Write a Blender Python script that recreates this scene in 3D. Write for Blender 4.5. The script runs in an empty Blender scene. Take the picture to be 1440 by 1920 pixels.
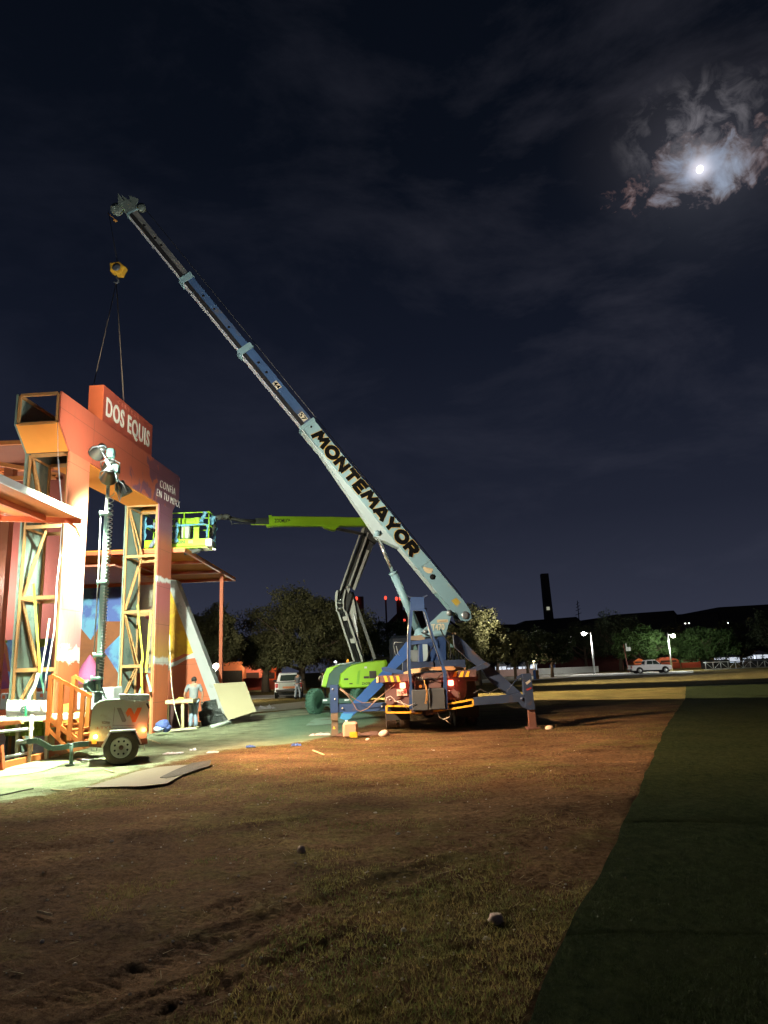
import bpy, math, random
import numpy as np
from mathutils import Vector, Matrix
random.seed(7); rng = np.random.default_rng(7)
SC = bpy.context.scene; COL = SC.collection
rad = math.radians

# ---------------------------------------------------------------- camera
FPX = 1350.0; EYE = np.array([0.0, 0.0, 1.65])
PITCH = math.atan(296/1350.0); ROLL = rad(2.1)
FW = np.array([0, math.cos(PITCH), math.sin(PITCH)])
_u0 = np.array([0, -math.sin(PITCH), math.cos(PITCH)]); _r0 = np.array([1.0, 0, 0])
RT = _r0*math.cos(ROLL) - _u0*math.sin(ROLL); UP = _u0*math.cos(ROLL) + _r0*math.sin(ROLL)
cd = bpy.data.cameras.new('camera'); cam = bpy.data.objects.new('camera', cd); COL.objects.link(cam)
cd.sensor_fit = 'HORIZONTAL'; cd.sensor_width = 36; cd.lens = FPX/1440*36; cd.clip_start = 0.1; cd.clip_end = 9000
cam.matrix_world = Matrix(((RT[0], UP[0], -FW[0], 0), (RT[1], UP[1], -FW[1], 0), (RT[2], UP[2], -FW[2], 1.65), (0, 0, 0, 1)))
SC.camera = cam

def ray(px, py): return FW + RT*((px-720)/FPX) - UP*((py-960)/FPX)
class Pl:                                # an upright plane square to the horizontal direction n, at distance d along it
    def __init__(s, n, d): s.n = Vector(n).normalized(); s.d = d
    def __add__(s, k): return Pl(s.n, s.d+k)
    def __sub__(s, k): return Pl(s.n, s.d-k)
def at(px, py, Y):                       # site survey: the point at distance Y seen in this direction
    d = ray(px, py)
    if isinstance(Y, Pl): return Vector(EYE + d*(Y.d/Vector(d).dot(Y.n)))
    return Vector(EYE + d*(Y/d[1]))
def G(px, py, z=0.0):
    d = ray(px, py); return Vector(EYE + d*((z-EYE[2])/d[2]))

# ---------------------------------------------------------------- world: clear night, thin cloud round the moon
SC.view_settings.view_transform = 'Standard'; SC.view_settings.look = 'None'
SC.view_settings.exposure = 0.0; SC.view_settings.gamma = 1.0; SC.view_settings.use_curve_mapping = False
MOON = Vector(ray(1312, 317)).normalized()
W = bpy.data.worlds.new('World'); SC.world = W; W.use_nodes = True
nt = W.node_tree; nt.nodes.clear()
def N(tree, typ, **kw):
    n = tree.nodes.new(typ)
    for k, v in kw.items(): setattr(n, k, v)
    return n
def M(tree, op, a, b=None, c=None, clamp=False):
    n = tree.nodes.new('ShaderNodeMath'); n.operation = op; n.use_clamp = clamp
    for i, v in enumerate((a, b, c)):
        if v is None: continue
        if isinstance(v, (int, float)): n.inputs[i].default_value = v
        else: tree.links.new(v, n.inputs[i])
    return n.outputs[0]
def mixc(tree, f, a, b, blend='MIX'):
    n = tree.nodes.new('ShaderNodeMix'); n.data_type = 'RGBA'; n.blend_type = blend
    for s, v in ((n.inputs[0], f), (n.inputs[6], a), (n.inputs[7], b)):
        if isinstance(v, (int, float)): s.default_value = v
        elif isinstance(v, (tuple, list)): s.default_value = (*v[:3], 1)
        else: tree.links.new(v, s)
    return n.outputs[2]
def ramp(tree, f, stops, interp='LINEAR'):
    n = tree.nodes.new('ShaderNodeValToRGB'); r = n.color_ramp; r.interpolation = interp
    while len(r.elements) > 1: r.elements.remove(r.elements[-1])
    r.elements[0].position = stops[0][0]; r.elements[0].color = (*stops[0][1], 1)
    for p, c in stops[1:]:
        e = r.elements.new(p); e.color = (*c, 1)
    tree.links.new(f, n.inputs[0]); return n.outputs[0]
def noise(tree, vec, scale, detail=4, rough=0.55, dist=0.0):
    n = tree.nodes.new('ShaderNodeTexNoise'); n.inputs['Scale'].default_value = scale
    n.inputs['Detail'].default_value = detail; n.inputs['Roughness'].default_value = rough
    n.inputs['Distortion'].default_value = dist
    if vec is not None: tree.links.new(vec, n.inputs['Vector'])
    return n.outputs[0]
def mapping(tree, vec, scale=(1, 1, 1), rot=(0, 0, 0), loc=(0, 0, 0)):
    n = tree.nodes.new('ShaderNodeMapping'); n.inputs['Scale'].default_value = scale
    n.inputs['Rotation'].default_value = rot; n.inputs['Location'].default_value = loc
    tree.links.new(vec, n.inputs['Vector']); return n.outputs[0]
def dot(tree, vec, v):
    n = tree.nodes.new('ShaderNodeVectorMath'); n.operation = 'DOT_PRODUCT'
    tree.links.new(vec, n.inputs[0]); n.inputs[1].default_value = tuple(v); return n.outputs['Value']
tc = N(nt, 'ShaderNodeTexCoord'); D = tc.outputs['Generated']
sep = N(nt, 'ShaderNodeSeparateXYZ'); nt.links.new(D, sep.inputs[0])
sky = ramp(nt, sep.outputs['Z'], [(0.0, (.040, .045, .072)), (.05, (.031, .035, .058)), (.2, (.0145, .0175, .032)),
                                  (.42, (.0062, .0085, .0175)), (.62, (.0030, .0046, .0095)), (.85, (.0018, .003, .006))])
nis = N(nt, 'ShaderNodeTexSky'); nis.sky_type = 'NISHITA'; nis.sun_disc = False
nis.sun_elevation = math.asin(MOON.z); nis.sun_rotation = math.atan2(MOON.x, MOON.y)
# thin high cloud bands over the whole sky
cl = noise(nt, mapping(nt, D, (1.0, 1.0, 2.6), (0, rad(14), 0), (.3, .1, .6)), 3.2, 8, .62, .35)
clm = ramp(nt, cl, [(.46, (0, 0, 0)), (.75, (1, 1, 1))])
md = dot(nt, D, MOON)
prox = M(nt, 'POWER', M(nt, 'MAXIMUM', md, 0.0), 9.0)
cloudcol = mixc(nt, prox, (.0035, .0038, .006), (.020, .019, .024))
base = mixc(nt, 1.0, sky, mixc(nt, 1.0, clm, cloudcol, 'MULTIPLY'), 'ADD')
# moonlit cloud bank: ragged ellipse
Udir = (Vector(ray(1440, 283)) - Vector(ray(1200, 350))).normalized(); Udir = (Udir - MOON*Udir.dot(MOON)).normalized()
Vdir = MOON.cross(Udir).normalized()
cen = Vector(ray(1318, 318)).normalized()
rel = N(nt, 'ShaderNodeVectorMath', operation='SUBTRACT'); nt.links.new(D, rel.inputs[0]); rel.inputs[1].default_value = tuple(cen)
u = dot(nt, rel.outputs[0], Udir); v = dot(nt, rel.outputs[0], Vdir)
fb = noise(nt, D, 34, 12, .62, .6); fb2 = noise(nt, mapping(nt, D, (1, 1, 1), (0, 0, 0), (3.3, 1.2, 4.1)), 12, 9, .60, .9)
wob = M(nt, 'ADD', M(nt, 'MULTIPLY', M(nt, 'SUBTRACT', fb, .5), 1.9), M(nt, 'MULTIPLY', M(nt, 'SUBTRACT', fb2, .5), 1.9))
r2 = M(nt, 'SQRT', M(nt, 'ADD', M(nt, 'POWER', M(nt, 'DIVIDE', u, .104), 2.0), M(nt, 'POWER', M(nt, 'DIVIDE', v, .037), 2.0)))
core = M(nt, 'ADD', r2, wob)
rag = ramp(nt, core, [(.30, (.27, .32, .41)), (.52, (.21, .24, .30)), (.74, (.14, .135, .15)), (.85, (.075, .058, .055)), (.93, (.034, .026, .026)), (1.0, (0, 0, 0))])
rag = mixc(nt, 1.0, rag, mixc(nt, M(nt, 'MULTIPLY', M(nt, 'SUBTRACT', M(nt, 'ABSOLUTE', u), .035), 22.0, clamp=True), (1, 1, 1), (1.02, .74, .64)), 'MULTIPLY')
rag = mixc(nt, M(nt, 'MULTIPLY', M(nt, 'SUBTRACT', fb2, .35, clamp=True), 1.6, clamp=True), rag, mixc(nt, 1.0, rag, (.62, .60, .66), 'MULTIPLY'))
r3 = M(nt, 'SQRT', M(nt, 'ADD', M(nt, 'POWER', M(nt, 'DIVIDE', M(nt, 'SUBTRACT', u, .0), .10), 2.0), M(nt, 'POWER', M(nt, 'DIVIDE', M(nt, 'ADD', v, .045), .065), 2.0)))
wisps = M(nt, 'MULTIPLY', M(nt, 'SUBTRACT', 1.0, r3, clamp=True), ramp(nt, fb, [(.47, (0, 0, 0)), (.70, (1, 1, 1))]), clamp=True)
wc = mixc(nt, wisps, (0, 0, 0), (.16, .15, .16))
haze_ = M(nt, 'MULTIPLY', M(nt, 'SUBTRACT', 1.0, M(nt, 'MULTIPLY', r3, .62), clamp=True), .5, clamp=True)
wc = mixc(nt, 1.0, wc, mixc(nt, haze_, (0, 0, 0), (.026, .022, .024)), 'ADD')
halo = M(nt, 'POWER', M(nt, 'MAXIMUM', md, 0.0), 16000.0)
halo2 = M(nt, 'POWER', M(nt, 'MAXIMUM', md, 0.0), 300.0)
s1 = mixc(nt, 1.0, base, rag, 'ADD'); s2 = mixc(nt, 1.0, s1, wc, 'ADD')
s3 = mixc(nt, 1.0, s2, mixc(nt, halo, (0, 0, 0), (.6, .55, .58)), 'ADD')
s4 = mixc(nt, 1.0, s3, mixc(nt, halo2, (0, 0, 0), (.022, .023, .028)), 'ADD')
s5 = mixc(nt, .00002, s4, nis.outputs[0])
bg = N(nt, 'ShaderNodeBackground'); nt.links.new(s5, bg.inputs[0]); bg.inputs[1].default_value = 1.0
ow = N(nt, 'ShaderNodeOutputWorld'); nt.links.new(bg.outputs[0], ow.inputs[0])

# ---------------------------------------------------------------- lights
def lamp(kind, name, loc, energy, color=(1, 1, 1), aim=None, **kw):
    l = bpy.data.lights.new(name, kind); l.energy = energy; l.color = color
    o = bpy.data.objects.new(name, l); COL.objects.link(o); o.location = loc
    for k, v in kw.items(): setattr(l, k, v)
    if aim is not None: o.rotation_euler = (Vector(aim)-Vector(loc)).to_track_quat('-Z', 'Y').to_euler()
    return o
moonlight = lamp('SUN', 'moonlight', MOON*50, .03, (.8, .88, 1), aim=(0, 0, 0), angle=rad(.5))
MAST = at(206, 880, 15.75)            # head of the light tower
LC = (.84, 1.0, .82)
lamp('SPOT', 'flood_beam', MAST+Vector((-.35, .25, -.05)), 5600, LC, aim=(-7.7, 17.6, 4.6), spot_size=rad(58), spot_blend=.9, shadow_soft_size=.12)
lamp('SPOT', 'flood_beam', MAST+Vector((-.2, .35, -.1)), 12500, LC, aim=(-8.2, 26, 2.2), spot_size=rad(78), spot_blend=.8, shadow_soft_size=.12)
lamp('SPOT', 'flood_beam', MAST+Vector((-.3, -.25, -.1)), 15000, (.84, 1.0, .72), aim=(-9.0, 14.2, 0), spot_size=rad(100), spot_blend=.8, shadow_soft_size=.12)
lamp('SPOT', 'flood_beam', MAST+Vector((.75, .1, -.35)), 13500, (1.0, .56, .25), aim=(1.2, 16.6, 0), spot_size=rad(84), spot_blend=.9, shadow_soft_size=.15)
lamp('SPOT', 'flood_beam', MAST+Vector((.2, .4, -.3)), 5200, (.86, 1.0, .74), aim=(-4.6, 23.5, 0), spot_size=rad(52), spot_blend=.9, shadow_soft_size=.12)
lamp('SPOT', 'flood_spill', MAST+Vector((.8, -.1, -.15)), 5600, (1.0, .90, .74), aim=(3, 15.5, 4.5), spot_size=rad(176), spot_blend=.5, shadow_soft_size=.15)
lamp('SPOT', 'flood_upward', MAST+Vector((.5, .1, .55)), 1100, (1.0, .90, .74), aim=(-7.4, 20.6, 8.6), spot_size=rad(120), spot_blend=.9, shadow_soft_size=.15)
lamp('SPOT', 'flood_upward', MAST+Vector((.5, .1, .55)), 1900, (1.0, .94, .86), aim=(-5.6, 21.6, 13.5), spot_size=rad(75), spot_blend=.9, shadow_soft_size=.15)
lamp('POINT', 'flood_glow', MAST+Vector((.12, -.55, .1)), 130, (.9, 1, .95), shadow_soft_size=.1)
lamp('POINT', 'stage_fill', (-9.7, 15.0, 4.3), 620, (.95, 1, .86), shadow_soft_size=.3)  # unseen lamp added to brighten the bench and the stage
lamp('POINT', 'stage_fill', (-12.2, 21.5, 4.6), 700, (1, .93, .86), shadow_soft_size=.3)  # second unseen lamp added inside the stage
# unseen lamps added behind the mural wall to brighten the field and trees
lamp('SPOT', 'field_fill', (-14, 49.4, 7.0), 240000, (1.0, .82, .50), aim=(12, 39.5, 0), spot_size=rad(25.6), spot_blend=.03, shadow_soft_size=.03)
lamp('SPOT', 'park_fill', (-13, 46.0, 6.2), 12000, (1.0, .88, .66), aim=(-1, 75, 5.5), spot_size=rad(60), spot_blend=.8, shadow_soft_size=.3)
lamp('SPOT', 'park_fill', (-12, 46.0, 6.2), 3500, (1.0, .82, .55), aim=(10, 68, 5), spot_size=rad(30), spot_blend=.8, shadow_soft_size=.3)
lamp('SPOT', 'field_fill', (-14, 49.4, 11.0), 380000, (1.0, .88, .66), aim=(44, 73, .5), spot_size=rad(27), spot_blend=.5, shadow_soft_size=.1)

lamp('SPOT', 'park_fill', (66, 70, 9), 42000, (1, .95, .88), aim=(34, 97, 1), spot_size=rad(18), spot_blend=.7, shadow_soft_size=.3)  # unseen lamp added off to the right to brighten the pickup

# ---------------------------------------------------------------- materials
MATS = {}
def mat(name, col, rough=.6, metal=0.0, var=.18, vs=3.0, bump=.02, bs=40.0, emit=None, es=0, col2=None, c2s=1.3, c2t=.62, spec=None, trans=0, coat=0):
    if name in MATS: return MATS[name]
    m = bpy.data.materials.new(name); m.use_nodes = True; t = m.node_tree; t.nodes.clear()
    out = N(t, 'ShaderNodeOutputMaterial'); p = N(t, 'ShaderNodeBsdfPrincipled'); t.links.new(p.outputs[0], out.inputs[0])
    tcn = N(t, 'ShaderNodeTexCoord'); v = tcn.outputs['Object']
    n1 = noise(t, v, vs, 6, .6)
    c = mixc(t, n1, tuple(x*(1-var) for x in col), tuple(min(1, x*(1+var)) for x in col))
    if col2 is not None:
        n2 = noise(t, v, c2s, 8, .65, .3)
        f = ramp(t, n2, [(c2t-.05, (0, 0, 0)), (c2t+.05, (1, 1, 1))])
        c = mixc(t, f, c, col2)
    t.links.new(c, p.inputs['Base Color'])
    p.inputs['Metallic'].default_value = metal
    rr = M(t, 'ADD', M(t, 'MULTIPLY', n1, .25), rough-.12, clamp=True); t.links.new(rr, p.inputs['Roughness'])
    if spec is not None: p.inputs['Specular IOR Level'].default_value = spec
    if coat: p.inputs['Coat Weight'].default_value = coat
    if trans: p.inputs['Transmission Weight'].default_value = trans
    if bump:
        b = N(t, 'ShaderNodeBump'); b.inputs['Strength'].default_value = 1.0; b.inputs['Distance'].default_value = bump
        t.links.new(noise(t, v, bs, 4, .6), b.inputs['Height']); t.links.new(b.outputs[0], p.inputs['Normal'])
    if emit is not None:
        p.inputs['Emission Color'].default_value = (*emit, 1); p.inputs['Emission Strength'].default_value = es
    MATS[name] = m; return m
def tree_of(name):
    m = bpy.data.materials.new(name); m.use_nodes = True; t = m.node_tree; t.nodes.clear()
    out = N(t, 'ShaderNodeOutputMaterial'); p = N(t, 'ShaderNodeBsdfPrincipled'); t.links.new(p.outputs[0], out.inputs[0])
    tcn = N(t, 'ShaderNodeTexCoord'); MATS[name] = m
    return m, t, p, tcn.outputs['Object']

# ---------------------------------------------------------------- mesh helpers
SPLIT = {'boom_sheave', 'rear_panel', 'cross_rail', 'diagonal_brace', 'hazard_stripe', 'mudguard', 'pin_hole', 'boom_weld', 'tool_box', 'rear_beam', 'rim_hole', 'mast_bracket', 'mast_sticker', 'roof_joist', 'cab_window', 'boom_butt', 'roof_beam', 'roof_post', 'canopy_rib', 'tent_pole', 'wall_strut', 'deck_grating', 'knuckle_pin', 'knuckle', 'arm_clamp', 'upper_arm', 'lower_arm', 'chord', 'deck_box', 'rear_bar', 'hose', 'grab_hoops', 'bumper_arm', 'boom_bracket', 'bracket_pin', 'lift_pin', 'arm_ram', 'decal', 'edge_glint', 'left_ledge', 'boom_rest_tips', 'upper_arm_core', 'hook_cable', 'window', 'lintel_frame', 'boom_underplate', 'outrigger_jack', 'door_seam', 'control_box', 'reflector', 'emblem', 'pillar_panel'}
class MB:
    def __init__(s): s.v = []; s.f = []; s.sm = []
    def add(s, vs, fs, smooth=False):
        o = len(s.v); s.v += [tuple(x) for x in vs]; s.f += [tuple(i+o for i in f) for f in fs]; s.sm += [smooth]*len(fs); return s
    def hexa(s, p):            # 8 points: bottom 0-3, top 4-7
        return s.add(p, [(3, 2, 1, 0), (4, 5, 6, 7), (0, 1, 5, 4), (1, 2, 6, 5), (2, 3, 7, 6), (3, 0, 4, 7)])
    def box(s, a, b, bev=0.0):
        x0, y0, z0 = (min(a[i], b[i]) for i in range(3)); x1, y1, z1 = (max(a[i], b[i]) for i in range(3))
        if bev <= 0:
            return s.hexa([(x0, y0, z0), (x1, y0, z0), (x1, y1, z0), (x0, y1, z0), (x0, y0, z1), (x1, y0, z1), (x1, y1, z1), (x0, y1, z1)])
        c = Vector(((x0+x1)/2, (y0+y1)/2, (z0+z1)/2)); h = Vector(((x1-x0)/2, (y1-y0)/2, (z1-z0)/2)); b_ = min(bev, h.x*.95, h.y*.95, h.z*.95)
        prof = lambda w, d: [(w, d-b_), (w-b_, d), (-w+b_, d), (-w, d-b_), (-w, -d+b_), (-w+b_, -d), (w-b_, -d), (w, -d+b_)]
        rings = []
        for zz, k in ((-h.z, b_), (-h.z+b_, 0), (h.z-b_, 0), (h.z, b_)):
            rings.append([(c.x+x*(1-(k/h.x if k else 0)), c.y+y*(1-(k/h.y if k else 0)), c.z+zz) for x, y in prof(h.x, h.y)])
        return s.rings(rings, caps=True)
    def rings(s, rs, caps=True, smooth=False, closed=True):
        n = len(rs[0]); vs = [p for r in rs for p in r]; fs = []
        for i in range(len(rs)-1):
            for j in range(n if closed else n-1):
                k = (j+1) % n; fs.append((i*n+j, i*n+k, (i+1)*n+k, (i+1)*n+j))
        if caps: fs.append(tuple(range(n-1, -1, -1))); fs.append(tuple((len(rs)-1)*n+j for j in range(n)))
        return s.add(vs, fs, smooth)
    def beam(s, p, q, w, h, up=(0, 0, 1), w2=None, h2=None, n=None):
        p, q = Vector(p), Vector(q); d = (q-p).normalized(); upv = Vector(up)
        if abs(d.dot(upv)) > .99: upv = Vector((0, 1, 0))
        sd = d.cross(upv).normalized(); u_ = sd.cross(d).normalized(); w2 = w2 or w; h2 = h2 or h
        f = lambda c, W_, H_: [c-sd*W_/2-u_*H_/2, c+sd*W_/2-u_*H_/2, c+sd*W_/2+u_*H_/2, c-sd*W_/2+u_*H_/2]
        return s.rings([f(p, w, h), f(q, w2, h2)])
    def tube(s, p, q, r, r2=None, n=10, smooth=True):
        return s.path([p, q], [r, r if r2 is None else r2], n, smooth)
    def path(s, pts, r, n=8, smooth=True):
        pts = [Vector(p) for p in pts]
        if not isinstance(r, (list, tuple)): r = [r]*len(pts)
        rs = []; prev = None
        for i, p in enumerate(pts):
            d = (pts[min(i+1, len(pts)-1)]-pts[max(i-1, 0)]).normalized()
            if prev is None:
                a = Vector((0, 0, 1)) if abs(d.z) < .9 else Vector((1, 0, 0)); sd = d.cross(a).normalized()
            else: sd = (prev - d*prev.dot(d)).normalized()
            prev = sd; u_ = d.cross(sd)
            rs.append([p+(sd*math.cos(t)+u_*math.sin(t))*r[i] for t in (2*math.pi*k/n for k in range(n))])
        return s.rings(rs, True, smooth)
    def lathe(s, prof, c, axis=(0, 0, 1), n=20, smooth=True, caps=True):   # prof: (radius, along)
        c = Vector(c); ax = Vector(axis).normalized(); a = Vector((0, 0, 1)) if abs(ax.z) < .9 else Vector((1, 0, 0))
        sd = ax.cross(a).normalized(); u_ = ax.cross(sd)
        return s.rings([[c+ax*z+(sd*math.cos(t)+u_*math.sin(t))*r for t in (2*math.pi*k/n for k in range(n))] for r, z in prof], caps, smooth)
    def prism(s, poly, off):   # planar 3D polygon swept by a vector
        poly = [Vector(p) for p in poly]; n = len(poly); off = Vector(off)
        vs = poly+[p+off for p in poly]
        return s.add(vs, [tuple(range(n)), tuple(range(2*n-1, n-1, -1))]+[(i, i+n, (i+1) % n+n, (i+1) % n) for i in range(n)])
    def pp(s, pts, Y, depth):  # outline standing at distance Y, with real thickness
        return s.prism([at(x, y, Y) for x, y in pts], Y.n*depth if isinstance(Y, Pl) else (0, depth, 0))
    def pb(s, x0, y0, x1, y1, Y, depth, bev=0.0):
        if isinstance(Y, Pl): return s.pp([(x0, y0), (x1, y0), (x1, y1), (x0, y1)], Y, depth)
        c = at((x0+x1)/2, (y0+y1)/2, Y); k = (at((x0+x1)/2+10, (y0+y1)/2, Y)-c).length/10
        return s.box((c.x-abs(x1-x0)/2*k, Y, c.z-abs(y1-y0)/2*k), (c.x+abs(x1-x0)/2*k, Y+depth, c.z+abs(y1-y0)/2*k), bev)
    def quad(s, *p): return s.add(p, [tuple(range(len(p)))])
    def rock(s, c, r, seed=0, flat=.7, n=10):
        R_ = random.Random(seed); rs = []
        for i in range(1, n//2+2):
            th = math.pi*i/(n//2+2)
            rs.append([(c[0]+r*math.sin(th)*math.cos(2*math.pi*k/n)*R_.uniform(.8, 1.15), c[1]+r*math.sin(th)*math.sin(2*math.pi*k/n)*R_.uniform(.8, 1.15), c[2]+r*flat*math.cos(th)*R_.uniform(.85, 1.1)) for k in range(n)])
        return s.rings(rs, True, True)
    def build(s, name, material, parent=None, label=None):
        if name in SPLIT and parent is not None: return s.build_split(name, material, parent, label)
        return s.build1(name, material, parent, label)
    def build_split(s, name, material, parent, label):      # every separate piece becomes a part of its own
        par = list(range(len(s.v)))
        def fd(i):
            while par[i] != i: par[i] = par[par[i]]; i = par[i]
            return i
        for f in s.f:
            for i in f[1:]: par[fd(i)] = fd(f[0])
        grp = {}
        for f, sm in zip(s.f, s.sm): grp.setdefault(fd(f[0]), []).append((f, sm))
        o = None
        for fs in grp.values():
            q = MB(); ids = sorted({i for f, _ in fs for i in f}); mp = {i: k for k, i in enumerate(ids)}
            q.v = [s.v[i] for i in ids]; q.f = [tuple(mp[i] for i in f) for f, _ in fs]; q.sm = [sm for _, sm in fs]; o = q.build1(name, material, parent, label)
        return o
    def build1(s, name, material, parent=None, label=None):
        me = bpy.data.meshes.new(name); vs = s.v
        if parent is not None:
            inv = wmat(parent).inverted(); vs = [tuple(inv @ Vector(v)) for v in vs]
        me.from_pydata(vs, [], s.f); me.materials.append(material)
        if any(s.sm): me.polygons.foreach_set('use_smooth', s.sm)
        me.update(); o = bpy.data.objects.new(name, me); COL.objects.link(o); o.parent = parent
        if label: o['label'] = label
        return o
def wmat(o):
    m = Matrix.Translation(o.location) @ o.rotation_euler.to_matrix().to_4x4()
    return (wmat(o.parent) @ m) if o.parent else m
def tag(o, label=None, cat=None, group=None, kind=None):
    for k, v in (('label', label), ('category', cat), ('group', group), ('kind', kind)):
        if v: o[k] = v
    return o
def thing(name, label, cat, loc=(0, 0, 0), rz=0.0, group=None):
    o = bpy.data.objects.new(name, None); COL.objects.link(o); o.location = loc; o.rotation_euler = (0, 0, rz); o.empty_display_size = .2
    return tag(o, label, cat, group)
def struct(name, mb, m, label=None): return tag(mb.build(name, m), label or name.replace('_', ' '), None, None, 'structure')
def copy_tree(o, parent=None):
    c = o.copy(); COL.objects.link(c); c.parent = parent
    for ch in list(KIDS.get(o.name, [])) or [x for x in COL.objects if x.parent == o]: copy_tree(ch, c)
    return c
KIDS = {}
def text(body, name, material, parent, origin, xdir, ydir, size, sx=1.0, bold=0.0, depth=.006, spacing=1.0, shear=0.0, align='LEFT'):
    cu = bpy.data.curves.new(name, 'FONT'); cu.body = body; cu.size = size; cu.offset = bold; cu.extrude = depth; cu.space_character = spacing; cu.shear = shear
    cu.align_x = align; cu.resolution_u = 3
    tmp = bpy.data.objects.new('tmp', cu); COL.objects.link(tmp); bpy.context.view_layer.update()
    me = bpy.data.meshes.new_from_object(tmp.evaluated_get(bpy.context.evaluated_depsgraph_get())); bpy.data.objects.remove(tmp)
    xd = Vector(xdir).normalized(); yd = Vector(ydir); yd = (yd-xd*yd.dot(xd)).normalized(); zd = xd.cross(yd)
    m4 = Matrix(((xd.x*sx, yd.x, zd.x, origin[0]), (xd.y*sx, yd.y, zd.y, origin[1]), (xd.z*sx, yd.z, zd.z, origin[2]), (0, 0, 0, 1)))
    if parent is not None: m4 = wmat(parent).inverted() @ m4
    me.transform(m4); me.materials.clear(); me.materials.append(material); me.name = name
    if parent is not None and name in ('slogan', 'sign_lettering'):
        b = MB(); b.v = [tuple(v.co) for v in me.vertices]; b.f = [tuple(p.vertices) for p in me.polygons]; b.sm = [False]*len(b.f); n0 = set(COL.objects); inv = wmat(parent); b.v = [tuple(inv @ Vector(v)) for v in b.v]; return b.build_split(name, material, parent, None)
    o = bpy.data.objects.new(name, me); COL.objects.link(o); o.parent = parent; return o
def fbm(x, y, s, oct=4, seed=0):
    r = np.random.default_rng(seed); T = r.random((256, 256)); out = 0; a = 1; tot = 0
    for i in range(oct):
        fx, fy = x*s+i*17.3, y*s+i*9.1; ix, iy = np.floor(fx).astype(int), np.floor(fy).astype(int); tx, ty = fx-ix, fy-iy
        tx = tx*tx*(3-2*tx); ty = ty*ty*(3-2*ty); g = lambda p, q: T[p & 255, q & 255]
        out = out + a*((g(ix, iy)*(1-tx)+g(ix+1, iy)*tx)*(1-ty)+(g(ix, iy+1)*(1-tx)+g(ix+1, iy+1)*tx)*ty); tot += a; a *= .5; s *= 2.1
    return out/tot-.5
def npmesh(name, verts, faces, material, smooth=False):
    me = bpy.data.meshes.new(name); nf, k = faces.shape
    me.vertices.add(len(verts)); me.vertices.foreach_set('co', verts.astype(np.float32).ravel())
    me.loops.add(nf*k); me.loops.foreach_set('vertex_index', faces.astype(np.int32).ravel())
    me.polygons.add(nf); me.polygons.foreach_set('loop_start', np.arange(0, nf*k, k, dtype=np.int32))
    me.polygons.foreach_set('loop_total', np.full(nf, k, np.int32))
    if smooth: me.polygons.foreach_set('use_smooth', np.ones(nf, bool))
    me.materials.append(material); me.update(calc_edges=True); me.validate(); return me
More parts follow.
